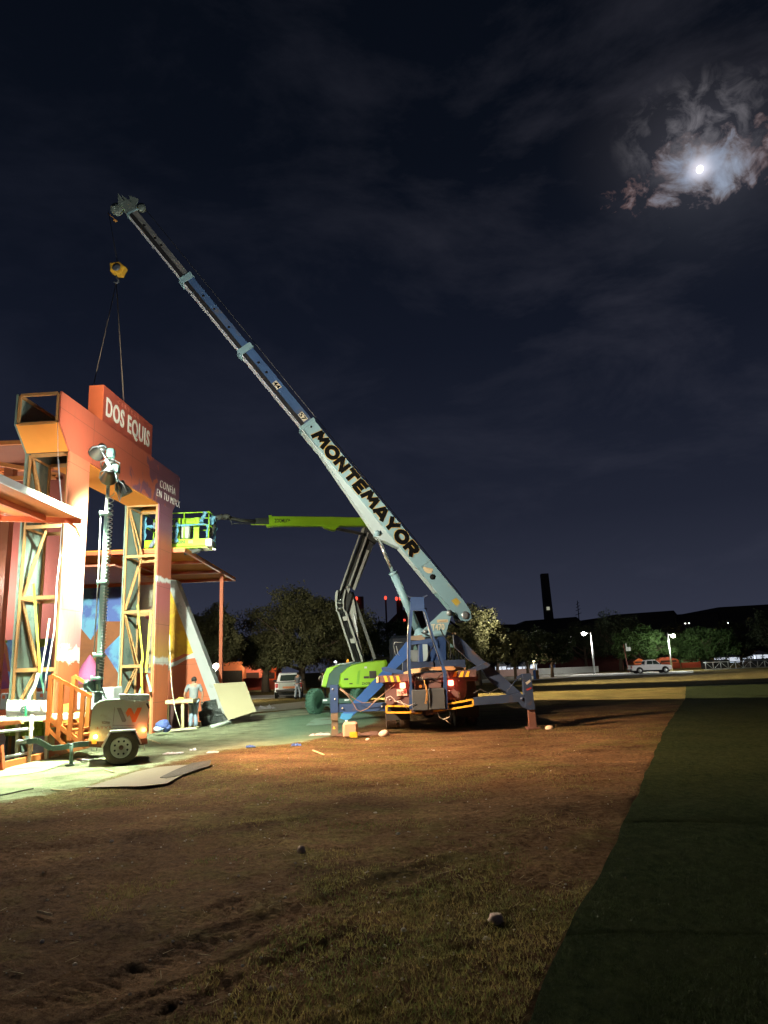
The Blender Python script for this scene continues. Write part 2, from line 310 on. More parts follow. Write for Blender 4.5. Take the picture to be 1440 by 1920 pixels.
# ---------------------------------------------------------------- ground
TURF = [G(x, y) for x, y in [(985, 1925), (1050, 1780), (1100, 1690), (1135, 1620), (1172, 1545), (1200, 1480), (1225, 1420), (1248, 1365), (1285, 1311), (1287, 1281)]]
TURF = [Vector((-.55, 1.6, 0))] + TURF
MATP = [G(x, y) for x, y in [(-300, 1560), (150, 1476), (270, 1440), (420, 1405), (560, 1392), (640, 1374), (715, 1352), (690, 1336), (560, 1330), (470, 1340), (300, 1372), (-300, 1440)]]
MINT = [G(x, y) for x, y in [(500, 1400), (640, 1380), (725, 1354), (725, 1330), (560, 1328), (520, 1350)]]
def ground_material():
    m, t, p, v = tree_of('trodden_earth')
    n1 = noise(t, v, .22, 6, .6, .4); n2 = noise(t, v, 1.7, 8, .68, .3); n3 = noise(t, v, 14, 6, .7); n4 = noise(t, v, 90, 3, .6)
    dirt = mixc(t, ramp(t, n2, [(.3, (0, 0, 0)), (.7, (1, 1, 1))]), (.075, .042, .024), (.24, .138, .075)); dirt = mixc(t, ramp(t, n3, [(.35, (0, 0, 0)), (.7, (1, 1, 1))]), dirt, (.155, .10, .060))
    dry = mixc(t, n3, (.125, .098, .036), (.26, .205, .085)); grn = mixc(t, n3, (.045, .062, .018), (.115, .13, .045))
    sp = N(t, 'ShaderNodeSeparateXYZ'); t.links.new(v, sp.inputs[0])
    far = M(t, 'MULTIPLY', M(t, 'SUBTRACT', sp.outputs['Y'], 27.0), .08, clamp=True)
    gmask = ramp(t, M(t, 'ADD', M(t, 'MULTIPLY', n2, .5), M(t, 'MULTIPLY', n1, .62)), [(.54, (0, 0, 0)), (.66, (1, 1, 1))])
    dmask = ramp(t, M(t, 'ADD', M(t, 'ADD', M(t, 'MULTIPLY', n2, .4), M(t, 'MULTIPLY', n1, .5)), M(t, 'MULTIPLY', far, .35)), [(.46, (0, 0, 0)), (.62, (1, 1, 1))])
    c = mixc(t, dmask, dirt, dry); c = mixc(t, M(t, 'MULTIPLY', gmask, .5), c, grn)
    at_ = N(t, 'ShaderNodeAttribute', attribute_name='lit_dust'); nb = noise(t, v, 3.2, 7, .7)
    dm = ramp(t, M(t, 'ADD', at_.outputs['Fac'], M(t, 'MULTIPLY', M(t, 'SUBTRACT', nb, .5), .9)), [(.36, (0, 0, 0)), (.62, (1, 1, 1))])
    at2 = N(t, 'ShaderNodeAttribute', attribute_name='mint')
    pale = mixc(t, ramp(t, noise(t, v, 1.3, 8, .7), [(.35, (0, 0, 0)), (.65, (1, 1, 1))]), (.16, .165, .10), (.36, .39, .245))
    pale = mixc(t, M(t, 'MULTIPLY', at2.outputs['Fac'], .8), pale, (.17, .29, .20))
    # cracks in the dried mud
    vo = N(t, 'ShaderNodeTexVoronoi', feature='DISTANCE_TO_EDGE'); vo.inputs['Scale'].default_value = 1.6
    wv = N(t, 'ShaderNodeVectorMath', operation='ADD'); nz = N(t, 'ShaderNodeTexNoise'); nz.inputs['Scale'].default_value = 2.2; nz.inputs['Detail'].default_value = 6; t.links.new(v, nz.inputs['Vector'])
    t.links.new(v, wv.inputs[0]); t.links.new(nz.outputs[1], wv.inputs[1]); t.links.new(wv.outputs[0], vo.inputs['Vector'])
    c = mixc(t, 1.0, c, mixc(t, ramp(t, M(t, 'ADD', M(t, 'MULTIPLY', n3, .6), M(t, 'MULTIPLY', noise(t, v, 42, 5, .7), .4)), [(.36, (0, 0, 0)), (.62, (1, 1, 1))]), (.42, .40, .38), (1.45, 1.42, 1.36)), 'MULTIPLY')
    cr = M(t, 'MULTIPLY', ramp(t, vo.outputs[0], [(.0, (1, 1, 1)), (.012, (0, 0, 0))]), ramp(t, n1, [(.45, (0, 0, 0)), (.6, (.7, .7, .7))]))
    c = mixc(t, cr, c, (.05, .032, .022))
    big = noise(t, mapping(t, v, (1, 1.6, 1)), .55, 5, .6)
    c = mixc(t, 1.0, c, mixc(t, ramp(t, big, [(.34, (0, 0, 0)), (.66, (1, 1, 1))]), (.66, .62, .58), (1.35, 1.32, 1.22)), 'MULTIPLY')
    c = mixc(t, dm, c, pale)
    t.links.new(c, p.inputs['Base Color']); p.inputs['Roughness'].default_value = .95; p.inputs['Specular IOR Level'].default_value = .03
    hgt = M(t, 'ADD', M(t, 'ADD', M(t, 'MULTIPLY', n3, .9), M(t, 'MULTIPLY', n4, .25)), M(t, 'MULTIPLY', n2, 1.2))
    hgt = M(t, 'SUBTRACT', hgt, M(t, 'MULTIPLY', cr, .8))
    b = N(t, 'ShaderNodeBump'); b.inputs['Distance'].default_value = .11; t.links.new(hgt, b.inputs['Height']); t.links.new(b.outputs[0], p.inputs['Normal'])
    return m
def turf_x(y):      # world x of the edge of the green carpet at distance y
    ys = [p.y for p in TURF]; xs = [p.x for p in TURF]; return np.interp(y, ys, xs)
def ground_h(x, y):
    r = np.hypot(x, y); h = fbm(x, y, .35, 4, 3)*.10 + fbm(x, y, 2.2, 5, 4)*.04 + fbm(x, y, 9, 4, 5)*.040*(.5+1.3*np.clip(fbm(x, y, .7, 3, 31)+.4, 0, 1))
    # wheel ruts with tread pattern running away to the right
    for (ax, ay, bx, by, wd, dp, bend) in [(-3.2, 3.6, 1.6, 8.2, .17, .05, .5), (-2.6, 3.4, 2.6, 8.6, .16, .045, .5), (-2.9, 3.5, 2.1, 8.4, .03, .03, .5), (-2.2, 3.4, 2.9, 8.2, .035, .03, .6), (-1.9, 3.4, 2.9, 7.8, .03, .03, .6), (-3.6, 4.0, 1.2, 8.6, .03, .025, .4), (-4.5, 6.2, 4.5, 11.5, .16, .03, -.8), (-5.2, 7.0, 3.8, 12.4, .16, .03, -.8), (-1.6, 4.6, -3.0, 10.0, .15, .025, .4), (.4, 4.4, 1.9, 10.4, .14, .02, .3), (-1.2, 4.0, 1.4, 7.4, .15, .035, -.3), (-4.6, 8.6, 2.6, 10.2, .12, .03, .5)]:
        dx, dy = bx-ax, by-ay; L = math.hypot(dx, dy); t = ((x-ax)*dx+(y-ay)*dy)/L/L; d = ((x-ax)*dy-(y-ay)*dx)/L + bend*(t*(1-t)) + fbm(x, y, .8, 2, 9)*.16
        m = np.clip(t*5, 0, 1)*np.clip((1-t)*5, 0, 1)*np.clip(.6+fbm(x, y, .9, 3, 8)*3.2, 0, 1)
        prof = -np.exp(-(d/wd)**4)+.6*np.exp(-((np.abs(d)-wd*1.35)/(wd*.4))**2)
        tread = np.exp(-(d/wd)**4)*np.clip(np.sin(t*L*2*math.pi/.11+np.abs(d)*22+fbm(x, y, 1.7, 2, 14)*9)*3, -1, 1)*.5*(wd > .1)
        h = h + m*dp*.38*(prof+tread)
    fade = np.clip((26-r)/16, 0, 1); near = np.clip(1.0, 0, 1)
    return h*fade*near
def inpoly(x, y, P):
    ins = np.zeros_like(x, bool); n = len(P)
    for i in range(n):
        a, b = P[i], P[(i+1) % n]; c = ((a.y > y) != (b.y > y)) & (x < (b.x-a.x)*(y-a.y)/((b.y-a.y) or 1e-9)+a.x); ins ^= c
    return ins
def make_ground():
    radii = [0.4]
    while radii[-1] < 5000:
        r = radii[-1]; radii.append(r*(1.0052 if 3 < r < 9 else 1.013 if r < 22 else 1.09) if r > 1.5 else r+.3)
    R_ = np.array(radii); a1 = np.radians(np.arange(50, 130, .22)); a2 = np.radians(np.arange(130, 410, 4.0)); A = np.concatenate([a1, a2]); nA = len(A)
    rr, aa = np.meshgrid(R_, A, indexing='ij'); x = rr*np.cos(aa); y = rr*np.sin(aa); z = ground_h(x, y)
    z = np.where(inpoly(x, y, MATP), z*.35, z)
    z = np.where((x > turf_x(y)) & (y > 0), np.minimum(z, 0)*.25-.02, z)
    i, j = np.meshgrid(np.arange(len(R_)-1), np.arange(nA), indexing='ij'); k = (j+1) % nA
    f = np.stack([i*nA+j, (i+1)*nA+j, (i+1)*nA+k, i*nA+k], -1).reshape(-1, 4)
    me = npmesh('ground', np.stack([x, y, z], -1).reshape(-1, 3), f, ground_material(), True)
    def edge_d(P):
        d = np.full(x.shape, 1e9)
        for i in range(len(P)):
            a, b = P[i], P[(i+1) % len(P)]; dx, dy = b.x-a.x, b.y-a.y; t = np.clip(((x-a.x)*dx+(y-a.y)*dy)/(dx*dx+dy*dy+1e-9), 0, 1); d = np.minimum(d, np.hypot(x-a.x-t*dx, y-a.y-t*dy))
        return np.where(inpoly(x, y, P), d, -d)
    for nm, P, w in (('lit_dust', MATP, .9), ('mint', MINT, 1.2)):  # pale dust colour with a little of the floodlight pool painted in
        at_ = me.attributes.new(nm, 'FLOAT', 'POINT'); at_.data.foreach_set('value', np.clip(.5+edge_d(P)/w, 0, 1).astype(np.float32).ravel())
    o = bpy.data.objects.new('ground', me); COL.objects.link(o); tag(o, 'bare brown earth with trodden dry grass and wheel ruts', None, None, 'structure')
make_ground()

# green carpet rolled out in lapped lengths
def turf_mat():
    m, t, p, v = tree_of('green_carpet')
    n1 = noise(t, v, .8, 6, .6); n3 = ramp(t, noise(t, mapping(t, v, (1, .6, 1)), 13, 6, .75), [(.35, (0, 0, 0)), (.68, (1, 1, 1))]); n4 = noise(t, v, 160, 2, .6)
    c = mixc(t, n3, (.010, .017, .006), (.046, .060, .024)); c = mixc(t, ramp(t, n1, [(.4, (0, 0, 0)), (.75, (.5, .5, .5))]), c, (.050, .054, .024))
    t.links.new(c, p.inputs['Base Color']); p.inputs['Roughness'].default_value = .9; p.inputs['Specular IOR Level'].default_value = .02
    b = N(t, 'ShaderNodeBump'); b.inputs['Distance'].default_value = .03; t.links.new(M(t, 'ADD', n4, M(t, 'MULTIPLY', n3, 1.3)), b.inputs['Height']); t.links.new(b.outputs[0], p.inputs['Normal'])
    return m
TM = turf_mat()
def turf_strip(name, y0, y1, z, slope0, slope1, label, xr=60, dens=.12):
    ys = np.arange(0, 1.0001, .5*dens/(y1-y0) if y1 < 30 else .01); nx = 60
    V = []
    for t in ys:
        for i in range(nx):
            s = (i/(nx-1))**2.2
            yl0, yl1 = y0+slope0*s*xr*.1, y1+slope1*s*xr*.1
            y = yl0+(yl1-yl0)*t+(.03*math.sin(s*xr*2.3)+.02*math.sin(s*xr*5.1))*(1-t)**4; xl = turf_x(y)+.015*math.sin(y*2.1)+.01*math.sin(y*5.3+1); x = xl+s*xr
            h = z+float(.003*math.exp(-((t-0)*(y1-y0)/.10)**2))*(.5+.5*math.sin(x*3)) if z > .006 else z
            V.append((x, y, h))
    V = np.array(V); V[:, 2] += fbm(V[:, 0], V[:, 1], 1.3, 3, 12)*.018+.006
    ny = len(ys); i, j = np.meshgrid(np.arange(ny-1), np.arange(nx-1), indexing='ij')
    top = np.stack([i*nx+j, i*nx+j+1, (i+1)*nx+j+1, (i+1)*nx+j], -1).reshape(-1, 4)
    # folded edges give it thickness
    base = len(V); el = np.array([[V[k*nx, 0]-.004, V[k*nx, 1], -.03] for k in range(ny)]); V2 = np.concatenate([V, el])
    fl = np.array([[k*nx, (k+1)*nx, base+k+1, base+k] for k in range(ny-1)])
    b2 = len(V2); ef = np.array([[V[k, 0], V[k, 1]-.003, V[k, 2]-.006] for k in range(nx)]); V2 = np.concatenate([V2, ef])
    ff = np.array([[k+1, k, b2+k, b2+k+1] for k in range(nx-1)])
    me = npmesh(name, V2, np.concatenate([top, fl, ff]), TM, True); o = bpy.data.objects.new(name, me); COL.objects.link(o); tag(o, label, None, None, 'structure')
turf_strip('turf', 1.6, 4.97, .010, -.25, -.9, 'dark green carpet nearest the camera', 40)
turf_strip('turf', 4.9, 8.1, .013, -.9, -1.9, 'dark green carpet past the first seam', 60)
turf_strip('turf', 8.0, 31.6, .016, -1.9, -1.0, 'dark green carpet running out to the field', 60, .4)
turf_strip('turf', 31.5, 47.5, .012, 0, 0, 'green carpet square lit up in the field', 60, .8)

# blades
def leafy(name, c1, c2, sc, tr=.5):
    m, t, p, v = tree_of(name); n = noise(t, v, sc, 5, .6); n2 = noise(t, v, sc*14, 2, .6)
    c = mixc(t, ramp(t, M(t, 'ADD', M(t, 'MULTIPLY', n, .6), M(t, 'MULTIPLY', n2, .4)), [(.42, (0, 0, 0)), (.6, (1, 1, 1))]), c1, c2)
    t.links.new(c, p.inputs['Base Color']); p.inputs['Roughness'].default_value = .6; p.inputs['Specular IOR Level'].default_value = .3
    tl = N(t, 'ShaderNodeBsdfTranslucent'); t.links.new(c, tl.inputs[0]); mx = N(t, 'ShaderNodeMixShader'); mx.inputs[0].default_value = tr
    out = [x for x in t.nodes if x.type == 'OUTPUT_MATERIAL'][0]; t.links.new(p.outputs[0], mx.inputs[1]); t.links.new(tl.outputs[0], mx.inputs[2]); t.links.new(mx.outputs[0], out.inputs[0]); return m
def blades(name, n, pos, hgt, wid, material, label, kind='stuff', lean=.5):
    x, y, z0 = pos; n = len(x); a = rng.uniform(0, 2*math.pi, n); h = hgt*rng.uniform(.4, 1.2, n); w = wid*rng.uniform(.6, 1.3, n)
    lx, ly = rng.normal(0, lean, n)*h, rng.normal(0, lean, n)*h
    V = np.zeros((n, 3, 3)); V[:, 0] = np.stack([x-np.cos(a)*w, y-np.sin(a)*w, z0], -1); V[:, 1] = np.stack([x+np.cos(a)*w, y+np.sin(a)*w, z0], -1); V[:, 2] = np.stack([x+lx, y+ly, z0+h], -1)
    me = npmesh(name, V.reshape(-1, 3), np.arange(n*3).reshape(-1, 3), material); o = bpy.data.objects.new(name, me); COL.objects.link(o); tag(o, label, None, None, kind)
def fan_points(n, r0, r1, a0, a1):
    r = np.sqrt(rng.uniform(0, 1, n))*(r1-r0)+r0 if False else r0*np.exp(rng.uniform(0, 1, n)*math.log(r1/r0)); a = np.radians(rng.uniform(a0, a1, n)); return r*np.sin(a), r*np.cos(a)
gx, gy = fan_points(260000, 3.4, 30, -33, 34)
patch = fbm(gx, gy, .45, 4, 21)+fbm(gx, gy, 1.8, 3, 22)*.7
warm = np.exp(-((gx-.5)/1.5)**2-((gy-5.2)/2.2)**2)*.33+np.exp(-((gy-13.5)/2.6)**2)*.16*(gx < 1)
keep = (patch+warm+rng.normal(0, .06, len(gx)) > .12+.10*np.exp(-((gy-12)/3.5)**2)*(gx > -2)+.12*(gx < -.9)*(gy < 8)) & (gx < turf_x(gy)-.03) & ~inpoly(gx, gy, MATP)
gx, gy = gx[keep], gy[keep]
blades('grass', 0, (gx, gy, ground_h(gx, gy)-.004), .036, .0034, leafy('grass_blade', (.30, .23, .08), (.12, .15, .04), .8), 'short worn grass growing in patches on the earth')
tx_, ty_ = fan_points(150000, 3.4, 14, -5, 40)
k = (tx_ > turf_x(ty_)+.02); tx_, ty_ = tx_[k], ty_[k]
blades('turf_pile', 0, (tx_, ty_, np.where(ty_ < 4.95, .014, np.where(ty_ < 8.05, .017, .020))), .020, .0022, leafy('pile_blade', (.028, .042, .014), (.05, .068, .026), 1.5), 'short plastic pile of the green carpet')

# pale mats laid in the work area, in separate sheets
def flat_sheet(name, pts, z, m, label, kind=None, cat=None, th=.004, parent=None):
    b = MB(); b.prism([(p[0], p[1], z) for p in pts], (0, 0, th)); o = b.build(name, m); tag(o, label, cat, None, kind); return o
MM = mat('pale_mat', (.30, .33, .20), .9, var=.3, vs=2.2, bump=.02, bs=9, col2=(.18, .19, .12), c2s=1.1, c2t=.52)
MM2 = mat('green_mat', (.17, .27, .20), .9, var=.28, vs=2.4, bump=.015, bs=9, col2=(.12, .15, .10), c2s=1.1, c2t=.56)
def irregular(pts, n=7, amp=.05, seed=1):
    R_ = random.Random(seed); out = []
    for i in range(len(pts)):
        a, b = Vector(pts[i]), Vector(pts[(i+1) % len(pts)])
        for k in range(n):
            p = a.lerp(b, k/n); out.append(Vector((p.x+R_.uniform(-amp, amp), p.y+R_.uniform(-amp, amp), 0)))
    return out
for i, (pts_, lb_) in enumerate((([(-120, 1470), (60, 1452), (150, 1425), (60, 1428), (-120, 1445)], 'thin pale sheet lying below the trailer hitch at far left'), ([(470, 1352), (585, 1340), (640, 1334), (560, 1331), (470, 1340)], 'thin sandy sheet with a torn edge right of the plywood'), ([(575, 1362), (640, 1358), (700, 1345), (690, 1340), (590, 1348)], 'thin green sheet on the ground left of the crane wheels'))):
    o = flat_sheet('floor_sheet', irregular([G(x, y) for x, y in pts_], 6, .06, 11+i), .012, MM2 if i == 2 else MM, lb_, None, 'sheet')
flat_sheet('path', irregular([G(470, 1336), G(560, 1329), G(610, 1322), G(600, 1312), G(470, 1326)], 6, .2, 4), .004, mat('sand_strip', (.42, .36, .26), .9, bump=.03, bs=6), 'strip of loose sand beyond the mats', 'structure')
flat_sheet('path', [G(x, y) for x, y in [(880, 1282), (1010, 1275), (1075, 1270), (1300, 1262), (1300, 1257.5), (1060, 1264), (985, 1268), (880, 1272)]], .005, mat('pale_path', (.42, .42, .40), .9, bump=.01), 'pale paved path across the field', 'structure')
flat_sheet('path', [G(x, y) for x, y in [(455, 1312), (600, 1306), (602, 1300), (455, 1305)]], .005, mat('pale_path', (.42, .42, .40)), 'pale strip of paving behind the white pickup', 'structure')
# ---------------------------------------------------------------- shared materials
WOOD = mat('raw_timber', (.36, .185, .065), .7, var=.25, vs=6, bump=.004)
OWOOD = mat('orange_timber', (.62, .20, .055), .6, var=.2, vs=6, bump=.004)
OFF = mat('unpainted_board', (.15, .20, .165), .8, var=.25, vs=2.0, bump=.003, col2=(.085, .125, .105), c2s=1.5, c2t=.6)
SOFF = mat('orange_panel', (.74, .28, .06), .9, var=.12, vs=2, bump=.003, spec=.02)
ORED = mat('orange_red_paint', (.60, .13, .045), .55, var=.15, vs=2, bump=.004)
BROWN = mat('brown_panel', (.24, .085, .045), .7, var=.2)
WHITE = mat('white_paint', (.78, .78, .76), .5, var=.08, bump=.003)
def painted(name, stops, axis='Z', lo=0, hi=9, wob=.12, ws=2.2, purple=None):
    m, t, p, v = tree_of(name); sp = N(t, 'ShaderNodeSeparateXYZ'); t.links.new(v, sp.inputs[0])
    n = noise(t, v, ws, 6, .6, .2); n2 = noise(t, v, 5, 5, .6)
    f = M(t, 'DIVIDE', M(t, 'SUBTRACT', M(t, 'ADD', sp.outputs[axis], M(t, 'MULTIPLY', M(t, 'SUBTRACT', n, .5), wob*2)), lo), hi-lo)
    c = ramp(t, f, [((s[0]-lo)/(hi-lo), s[1]) for s in stops], 'LINEAR')
    if purple:
        n3 = noise(t, v, 1.6, 3, .5, .6)
        g = M(t, 'ADD', M(t, 'MULTIPLY', M(t, 'SUBTRACT', sp.outputs['Y'], purple[0]), purple[1]), M(t, 'MULTIPLY', M(t, 'SUBTRACT', n3, .5), 3.2))
        c = mixc(t, ramp(t, g, [(.45, (0, 0, 0)), (.62, (1, 1, 1))]), c, (.20, .065, .12))
    c = mixc(t, M(t, 'MULTIPLY', n2, .3), c, tuple(x*.55 for x in (.5, .25, .15)))
    drip = noise(t, mapping(t, v, (7, 7, .5)), 1.4, 6, .7); c = mixc(t, ramp(t, drip, [(.56, (0, 0, 0)), (.74, (.45, .45, .45))]), c, (.24, .09, .06))
    jn = None     # sheet joints
    for ax_, per, off in (('Z', 1.22, .31), ('Y', 2.44, .7)):
        fr = M(t, 'PINGPONG', M(t, 'ADD', sp.outputs[ax_], off), per/2); q_ = M(t, 'LESS_THAN', fr, .007); jn = q_ if jn is None else M(t, 'MAXIMUM', jn, q_)
    c = mixc(t, M(t, 'MULTIPLY', jn, .6), c, (.10, .04, .03))
    t.links.new(c, p.inputs['Base Color']); p.inputs['Roughness'].default_value = .6
    b = N(t, 'ShaderNodeBump'); b.inputs['Distance'].default_value = .004; t.links.new(noise(t, v, 30, 3), b.inputs['Height']); t.links.new(b.outputs[0], p.inputs['Normal'])
    return m

# ---------------------------------------------------------------- gateway arch: plane frame  (s along the face, t back, z up)
A0 = Vector((-7.6+.07*(16.65-20), 16.65, 0)); SD = Vector((.07, 1, 0)).normalized(); TD = Vector((-1, .07, 0)).normalized()
def g3(s, t, z): return A0+SD*s+TD*t+Vector((0, 0, z))
GL = 8.2; HT = 8.65; HB = 7.28; TH = 1.12
arch = thing('gateway_arch', 'tall orange and purple timber gateway arch with open framed ends', 'gateway', tuple(g3(0, 0, 0)))
PILA = painted('salmon_mural', [(0, (.60, .12, .04)), (2.1, (.62, .14, .05)), (2.14, (.85, .83, .80)), (2.42, (.85, .83, .80)), (2.46, (.68, .25, .26)), (4.2, (.72, .38, .30)), (6.0, (.66, .24, .12)), (8.6, (.52, .12, .06))], lo=-.0, hi=8.65, wob=.34, ws=3)
PILB = painted('sunset_mural', [(0, (.60, .13, .045)), (2.05, (.62, .15, .05)), (2.10, (.75, .72, .66)), (2.30, (.75, .72, .66)), (2.34, (.66, .34, .07)), (3.2, (.60, .20, .10)), (4.0, (.52, .13, .14)), (4.72, (.50, .12, .12)), (4.75, (.82, .80, .78)), (4.86, (.82, .80, .78)), (4.90, (.46, .10, .05)), (6.0, (.42, .09, .05)), (6.5, (.20, .06, .12)), (8.6, (.22, .07, .13))], lo=0, hi=8.65, wob=.16, ws=3)
LINT = painted('lintel_mural', [(0, (.55, .13, .06)), (9, (.50, .11, .06))], lo=0, hi=9, purple=(4.1, .38))
T_ = .04
def skin(poly, t0, name, m, label=None):
    b = MB(); b.prism([g3(s, t0, z) for s, z in poly], TD*T_); return b.build(name, m, arch, label)
skin([(.62, 0), (1.62, 0), (1.62, HB), (.55, HB), (.55, 7.2)], 0, 'pillar_panel', PILA, 'salmon front panel of the near pillar with white jagged stripe')
skin([(6.42, 0), (7.62, 0), (7.62, HB), (6.42, HB)], 0, 'pillar_panel', PILB, 'purple to red front panel of the far pillar')
skin([(0, 7.85), (.55, HB), (7.62, HB), (8.2, 7.85), (8.2, HT), (0, HT)], -.003, 'lintel_panel', LINT)
skin([(0, 7.85), (.55, HB), (7.62, HB), (8.2, 7.85), (8.2, HT), (0, HT)], TH, 'lintel_panel', OFF, 'bare back panel of the lintel')
skin([(.62, 0), (1.62, 0), (1.62, HB), (.55, HB)], TH, 'pillar_panel', OFF, 'bare green board at the back of the near pillar')
skin([(6.42, 0), (7.62, 0), (7.62, HB), (6.42, HB)], TH, 'pillar_panel', OFF, 'bare green board at the back of the far pillar')
b = MB(); b.prism([g3(1.62, .045, HB-.03), g3(6.42, .045, HB-.03), g3(6.42, TH-.005, HB-.03), g3(1.62, TH-.005, HB-.03)], (0, 0, .025)); b.build('soffit', SOFF, arch)
for s0, s1 in ((0, .55), (8.2, 7.62)):
    b = MB(); b.prism([g3(s0, .045, 7.85), g3(s1, .045, HB), g3(s1, TH-.005, HB), g3(s0, TH-.005, 7.85)], SD*(.02 if s0 == 0 else -.02)); b.build('haunch_panel', SOFF, arch)
def bar(b, p, q, w=.09, h=.05, up=(0, 0, 1)): b.beam(g3(*p), g3(*q), w, h, up)
for (sa, sb, zs) in ((.62, 1.62, (.9, 1.95, 3.65, 5.4, 7.24)), (6.42, 7.62, (.9, 2.05, 3.75, 5.55, 7.24))):
    for s in (sa+.035, sb-.035):
        for t in (.08, TH-.04):
            b = MB(); bar(b, (s, t, 0), (s, t, HB-.03), .055, .05, SD); b.build('frame_post', WOOD, arch)
    b = MB()
    for i, z in enumerate(zs):
        for s in (sa+.035, sb-.035): bar(b, (s, .11, z), (s, TH-.07, z), .05, .09)
        for t in (.08, TH-.04): bar(b, (sa+.07, t, z-.02), (sb-.07, t, z-.02), .04, .05)
    b.build('cross_rail', WOOD, arch)
    b = MB(); zz = (0,)+zs
    for i in range(len(zz)-1):
        for s in (sa+.04,):
            a_, c_ = (.12, TH-.09) if i % 2 else (TH-.09, .12)
            if i in (1, 2, 3, 4): bar(b, (s+.06, TH-.09 if i % 2 else TH-.55, zz[i]+.08), (s+.06, TH-.55 if i % 2 else TH-.09, zz[i+1]-.08), .035, .05, SD)
        bar(b, (sa+.12 if i % 2 else sb-.12, TH-.045, zz[i]+.08), (sb-.12 if i % 2 else sa+.12, TH-.045, zz[i+1]-.08), .07, .04, TD)
    b.build('diagonal_brace', WOOD, arch)
b = MB()
for t in (.08, TH-.04):
    for z in (HT-.04, 7.88): bar(b, (.04, t, z), (8.16, t, z), .06, .06)
for s in (.035, 2.0, 4.0, 6.0, 8.165):
    for z in (HT-.035, 7.86): bar(b, (s, .11, z), (s, TH-.07, z), .06, .07)
    for t in (.09, TH-.05): bar(b, (s, t, 7.9), (s, t, HT-.07), .06, .06, SD)
for s in (.1, 2.1, 4.1, 6.1): bar(b, (s, TH-.06, 7.9), (s+1.8, TH-.06, HT-.1), .06, .04, TD)
b.build('lintel_frame', WOOD, arch)
# hand-painted slogan on the lintel
CH = mat('chalk_white', (.70, .62, .60), .7, bump=0)
def onface(px, py, off=-.02):
    d = ray(px, py); X0, k = -7.6, .07; t = (X0-20*k)/(d[0]-k*d[1]); return Vector(EYE+d*t)-TD*.022*1
for s_, (x0, y0), (x1, y1), sz in (('CONFÍA', (298, 913), (327, 920), .38), ('EN TU MIXX', (292, 929), (336, 931), .36)):
    o0, o1 = onface(x0, y0), onface(x1, y1); o1.z = o0.z+.05; L = (o1-o0).length
    t_ = text(s_, 'tmp_slogan', CH, None, (0, 0, 0), (1, 0, 0), (0, 1, 0), sz, 1.0, -.006, .004, 1.12, .12)
    w = max(v.co.x for v in t_.data.vertices)-min(v.co.x for v in t_.data.vertices)
    bpy.data.objects.remove(t_)
    text(s_, 'slogan', CH, arch, tuple(o0), (o1-o0), (0, 0, 1), sz, L/w, -.006, .004, 1.12, .12)

# sign hoisted on top
SA, SB, SZ0, SZ1 = 2.36, 5.88, HT+.02, HT+1.14
sign = thing('rooftop_sign', 'red-orange box sign lowered by crane onto the arch', 'sign', tuple(g3(SA, .1, SZ0)))
b = MB(); b.prism([g3(SA, .10, SZ0), g3(SB, .10, SZ0), g3(SB, .10, SZ1), g3(SA, .10, SZ1)], TD*.42); b.build('sign_box', ORED, sign)
b = MB(); b.prism([g3(SA+.02, .098, SZ0+.02), g3(SB-.02, .098, SZ0+.02), g3(SB-.02, .098, SZ1-.02), g3(SA+.02, .098, SZ1-.02)], -TD*.006); b.build('sign_face', mat('sign_face_red', (.40, .075, .04), .6, var=.2), sign)
def fit_text(body, name, m, parent, s0, s1, z0, hgt, tt, bold=.0, **kw):
    o = text(body, name, m, None, (0, 0, 0), (1, 0, 0), (0, 1, 0), 1.0, 1.0, bold, .0, kw.get('spacing', 1.0)); xs = [v.co.x for v in o.data.vertices]; ys = [v.co.y for v in o.data.vertices]
    w, h_ = max(xs)-min(xs), max(ys)-min(ys); bpy.data.objects.remove(o); sz = hgt/h_; sx = (s1-s0)/(w*sz)
    p = g3(s0-min(xs)*sz*sx, tt, z0-min(ys)*sz); return text(body, name, m, parent, tuple(p), SD, (0, 0, 1), sz, sx, bold*sz, .006, kw.get('spacing', 1.0))
fit_text('DOS EQUIS', 'sign_lettering', mat('letter_white', (.80, .84, .74), .5, bump=0), sign, SA+.19, SB-.24, SZ0+.17, .66, .085, .022, spacing=1.12)
fit_text('CERVEZA', 'sign_lettering', mat('letter_dark_red', (.55, .16, .10), .5, bump=0), sign, SA+.9, SB-1.1, SZ0+.92, .11, .085, .004, spacing=2.0)
# ---------------------------------------------------------------- light tower trailer
TY = Pl((-.345, .94, 0), 16.0)
STEEL = mat('galvanised_steel', (.42, .46, .45), .4, .7, var=.2, bump=.002)
DKST = mat('dark_green_steel', (.075, .115, .10), .5, .4, var=.25, bump=.002)
BLK = mat('black_rubber', (.02, .02, .02), .85, var=.3, bump=.004, bs=60)
DUST = mat('dusty_rubber', (.075, .055, .038), .9, var=.35, bump=.006, bs=50, col2=(.035, .03, .026), c2s=3)
BODY = mat('trailer_white', (.46, .54, .48), .45, var=.1, bump=.002, col2=(.33, .33, .26), c2s=2.2, c2t=.62)
tr = thing('light_tower_trailer', 'white towable light tower with raised mast and grey and orange W emblem', 'light tower', tuple(at(227, 1434, TY)*1).__getitem__(slice(0, 2))+(0,))
b = MB(); b.pp([(166, 1390), (168, 1372), (171, 1345), (174, 1327), (181, 1319), (188, 1314.5), (197, 1312.5), (223, 1311.5), (279, 1315), (279.5, 1328), (277, 1352), (276, 1366), (274.8, 1384), (262, 1386), (254, 1370), (208, 1372), (196, 1390)], TY, 1.25); b.build('body_shell', BODY, tr)
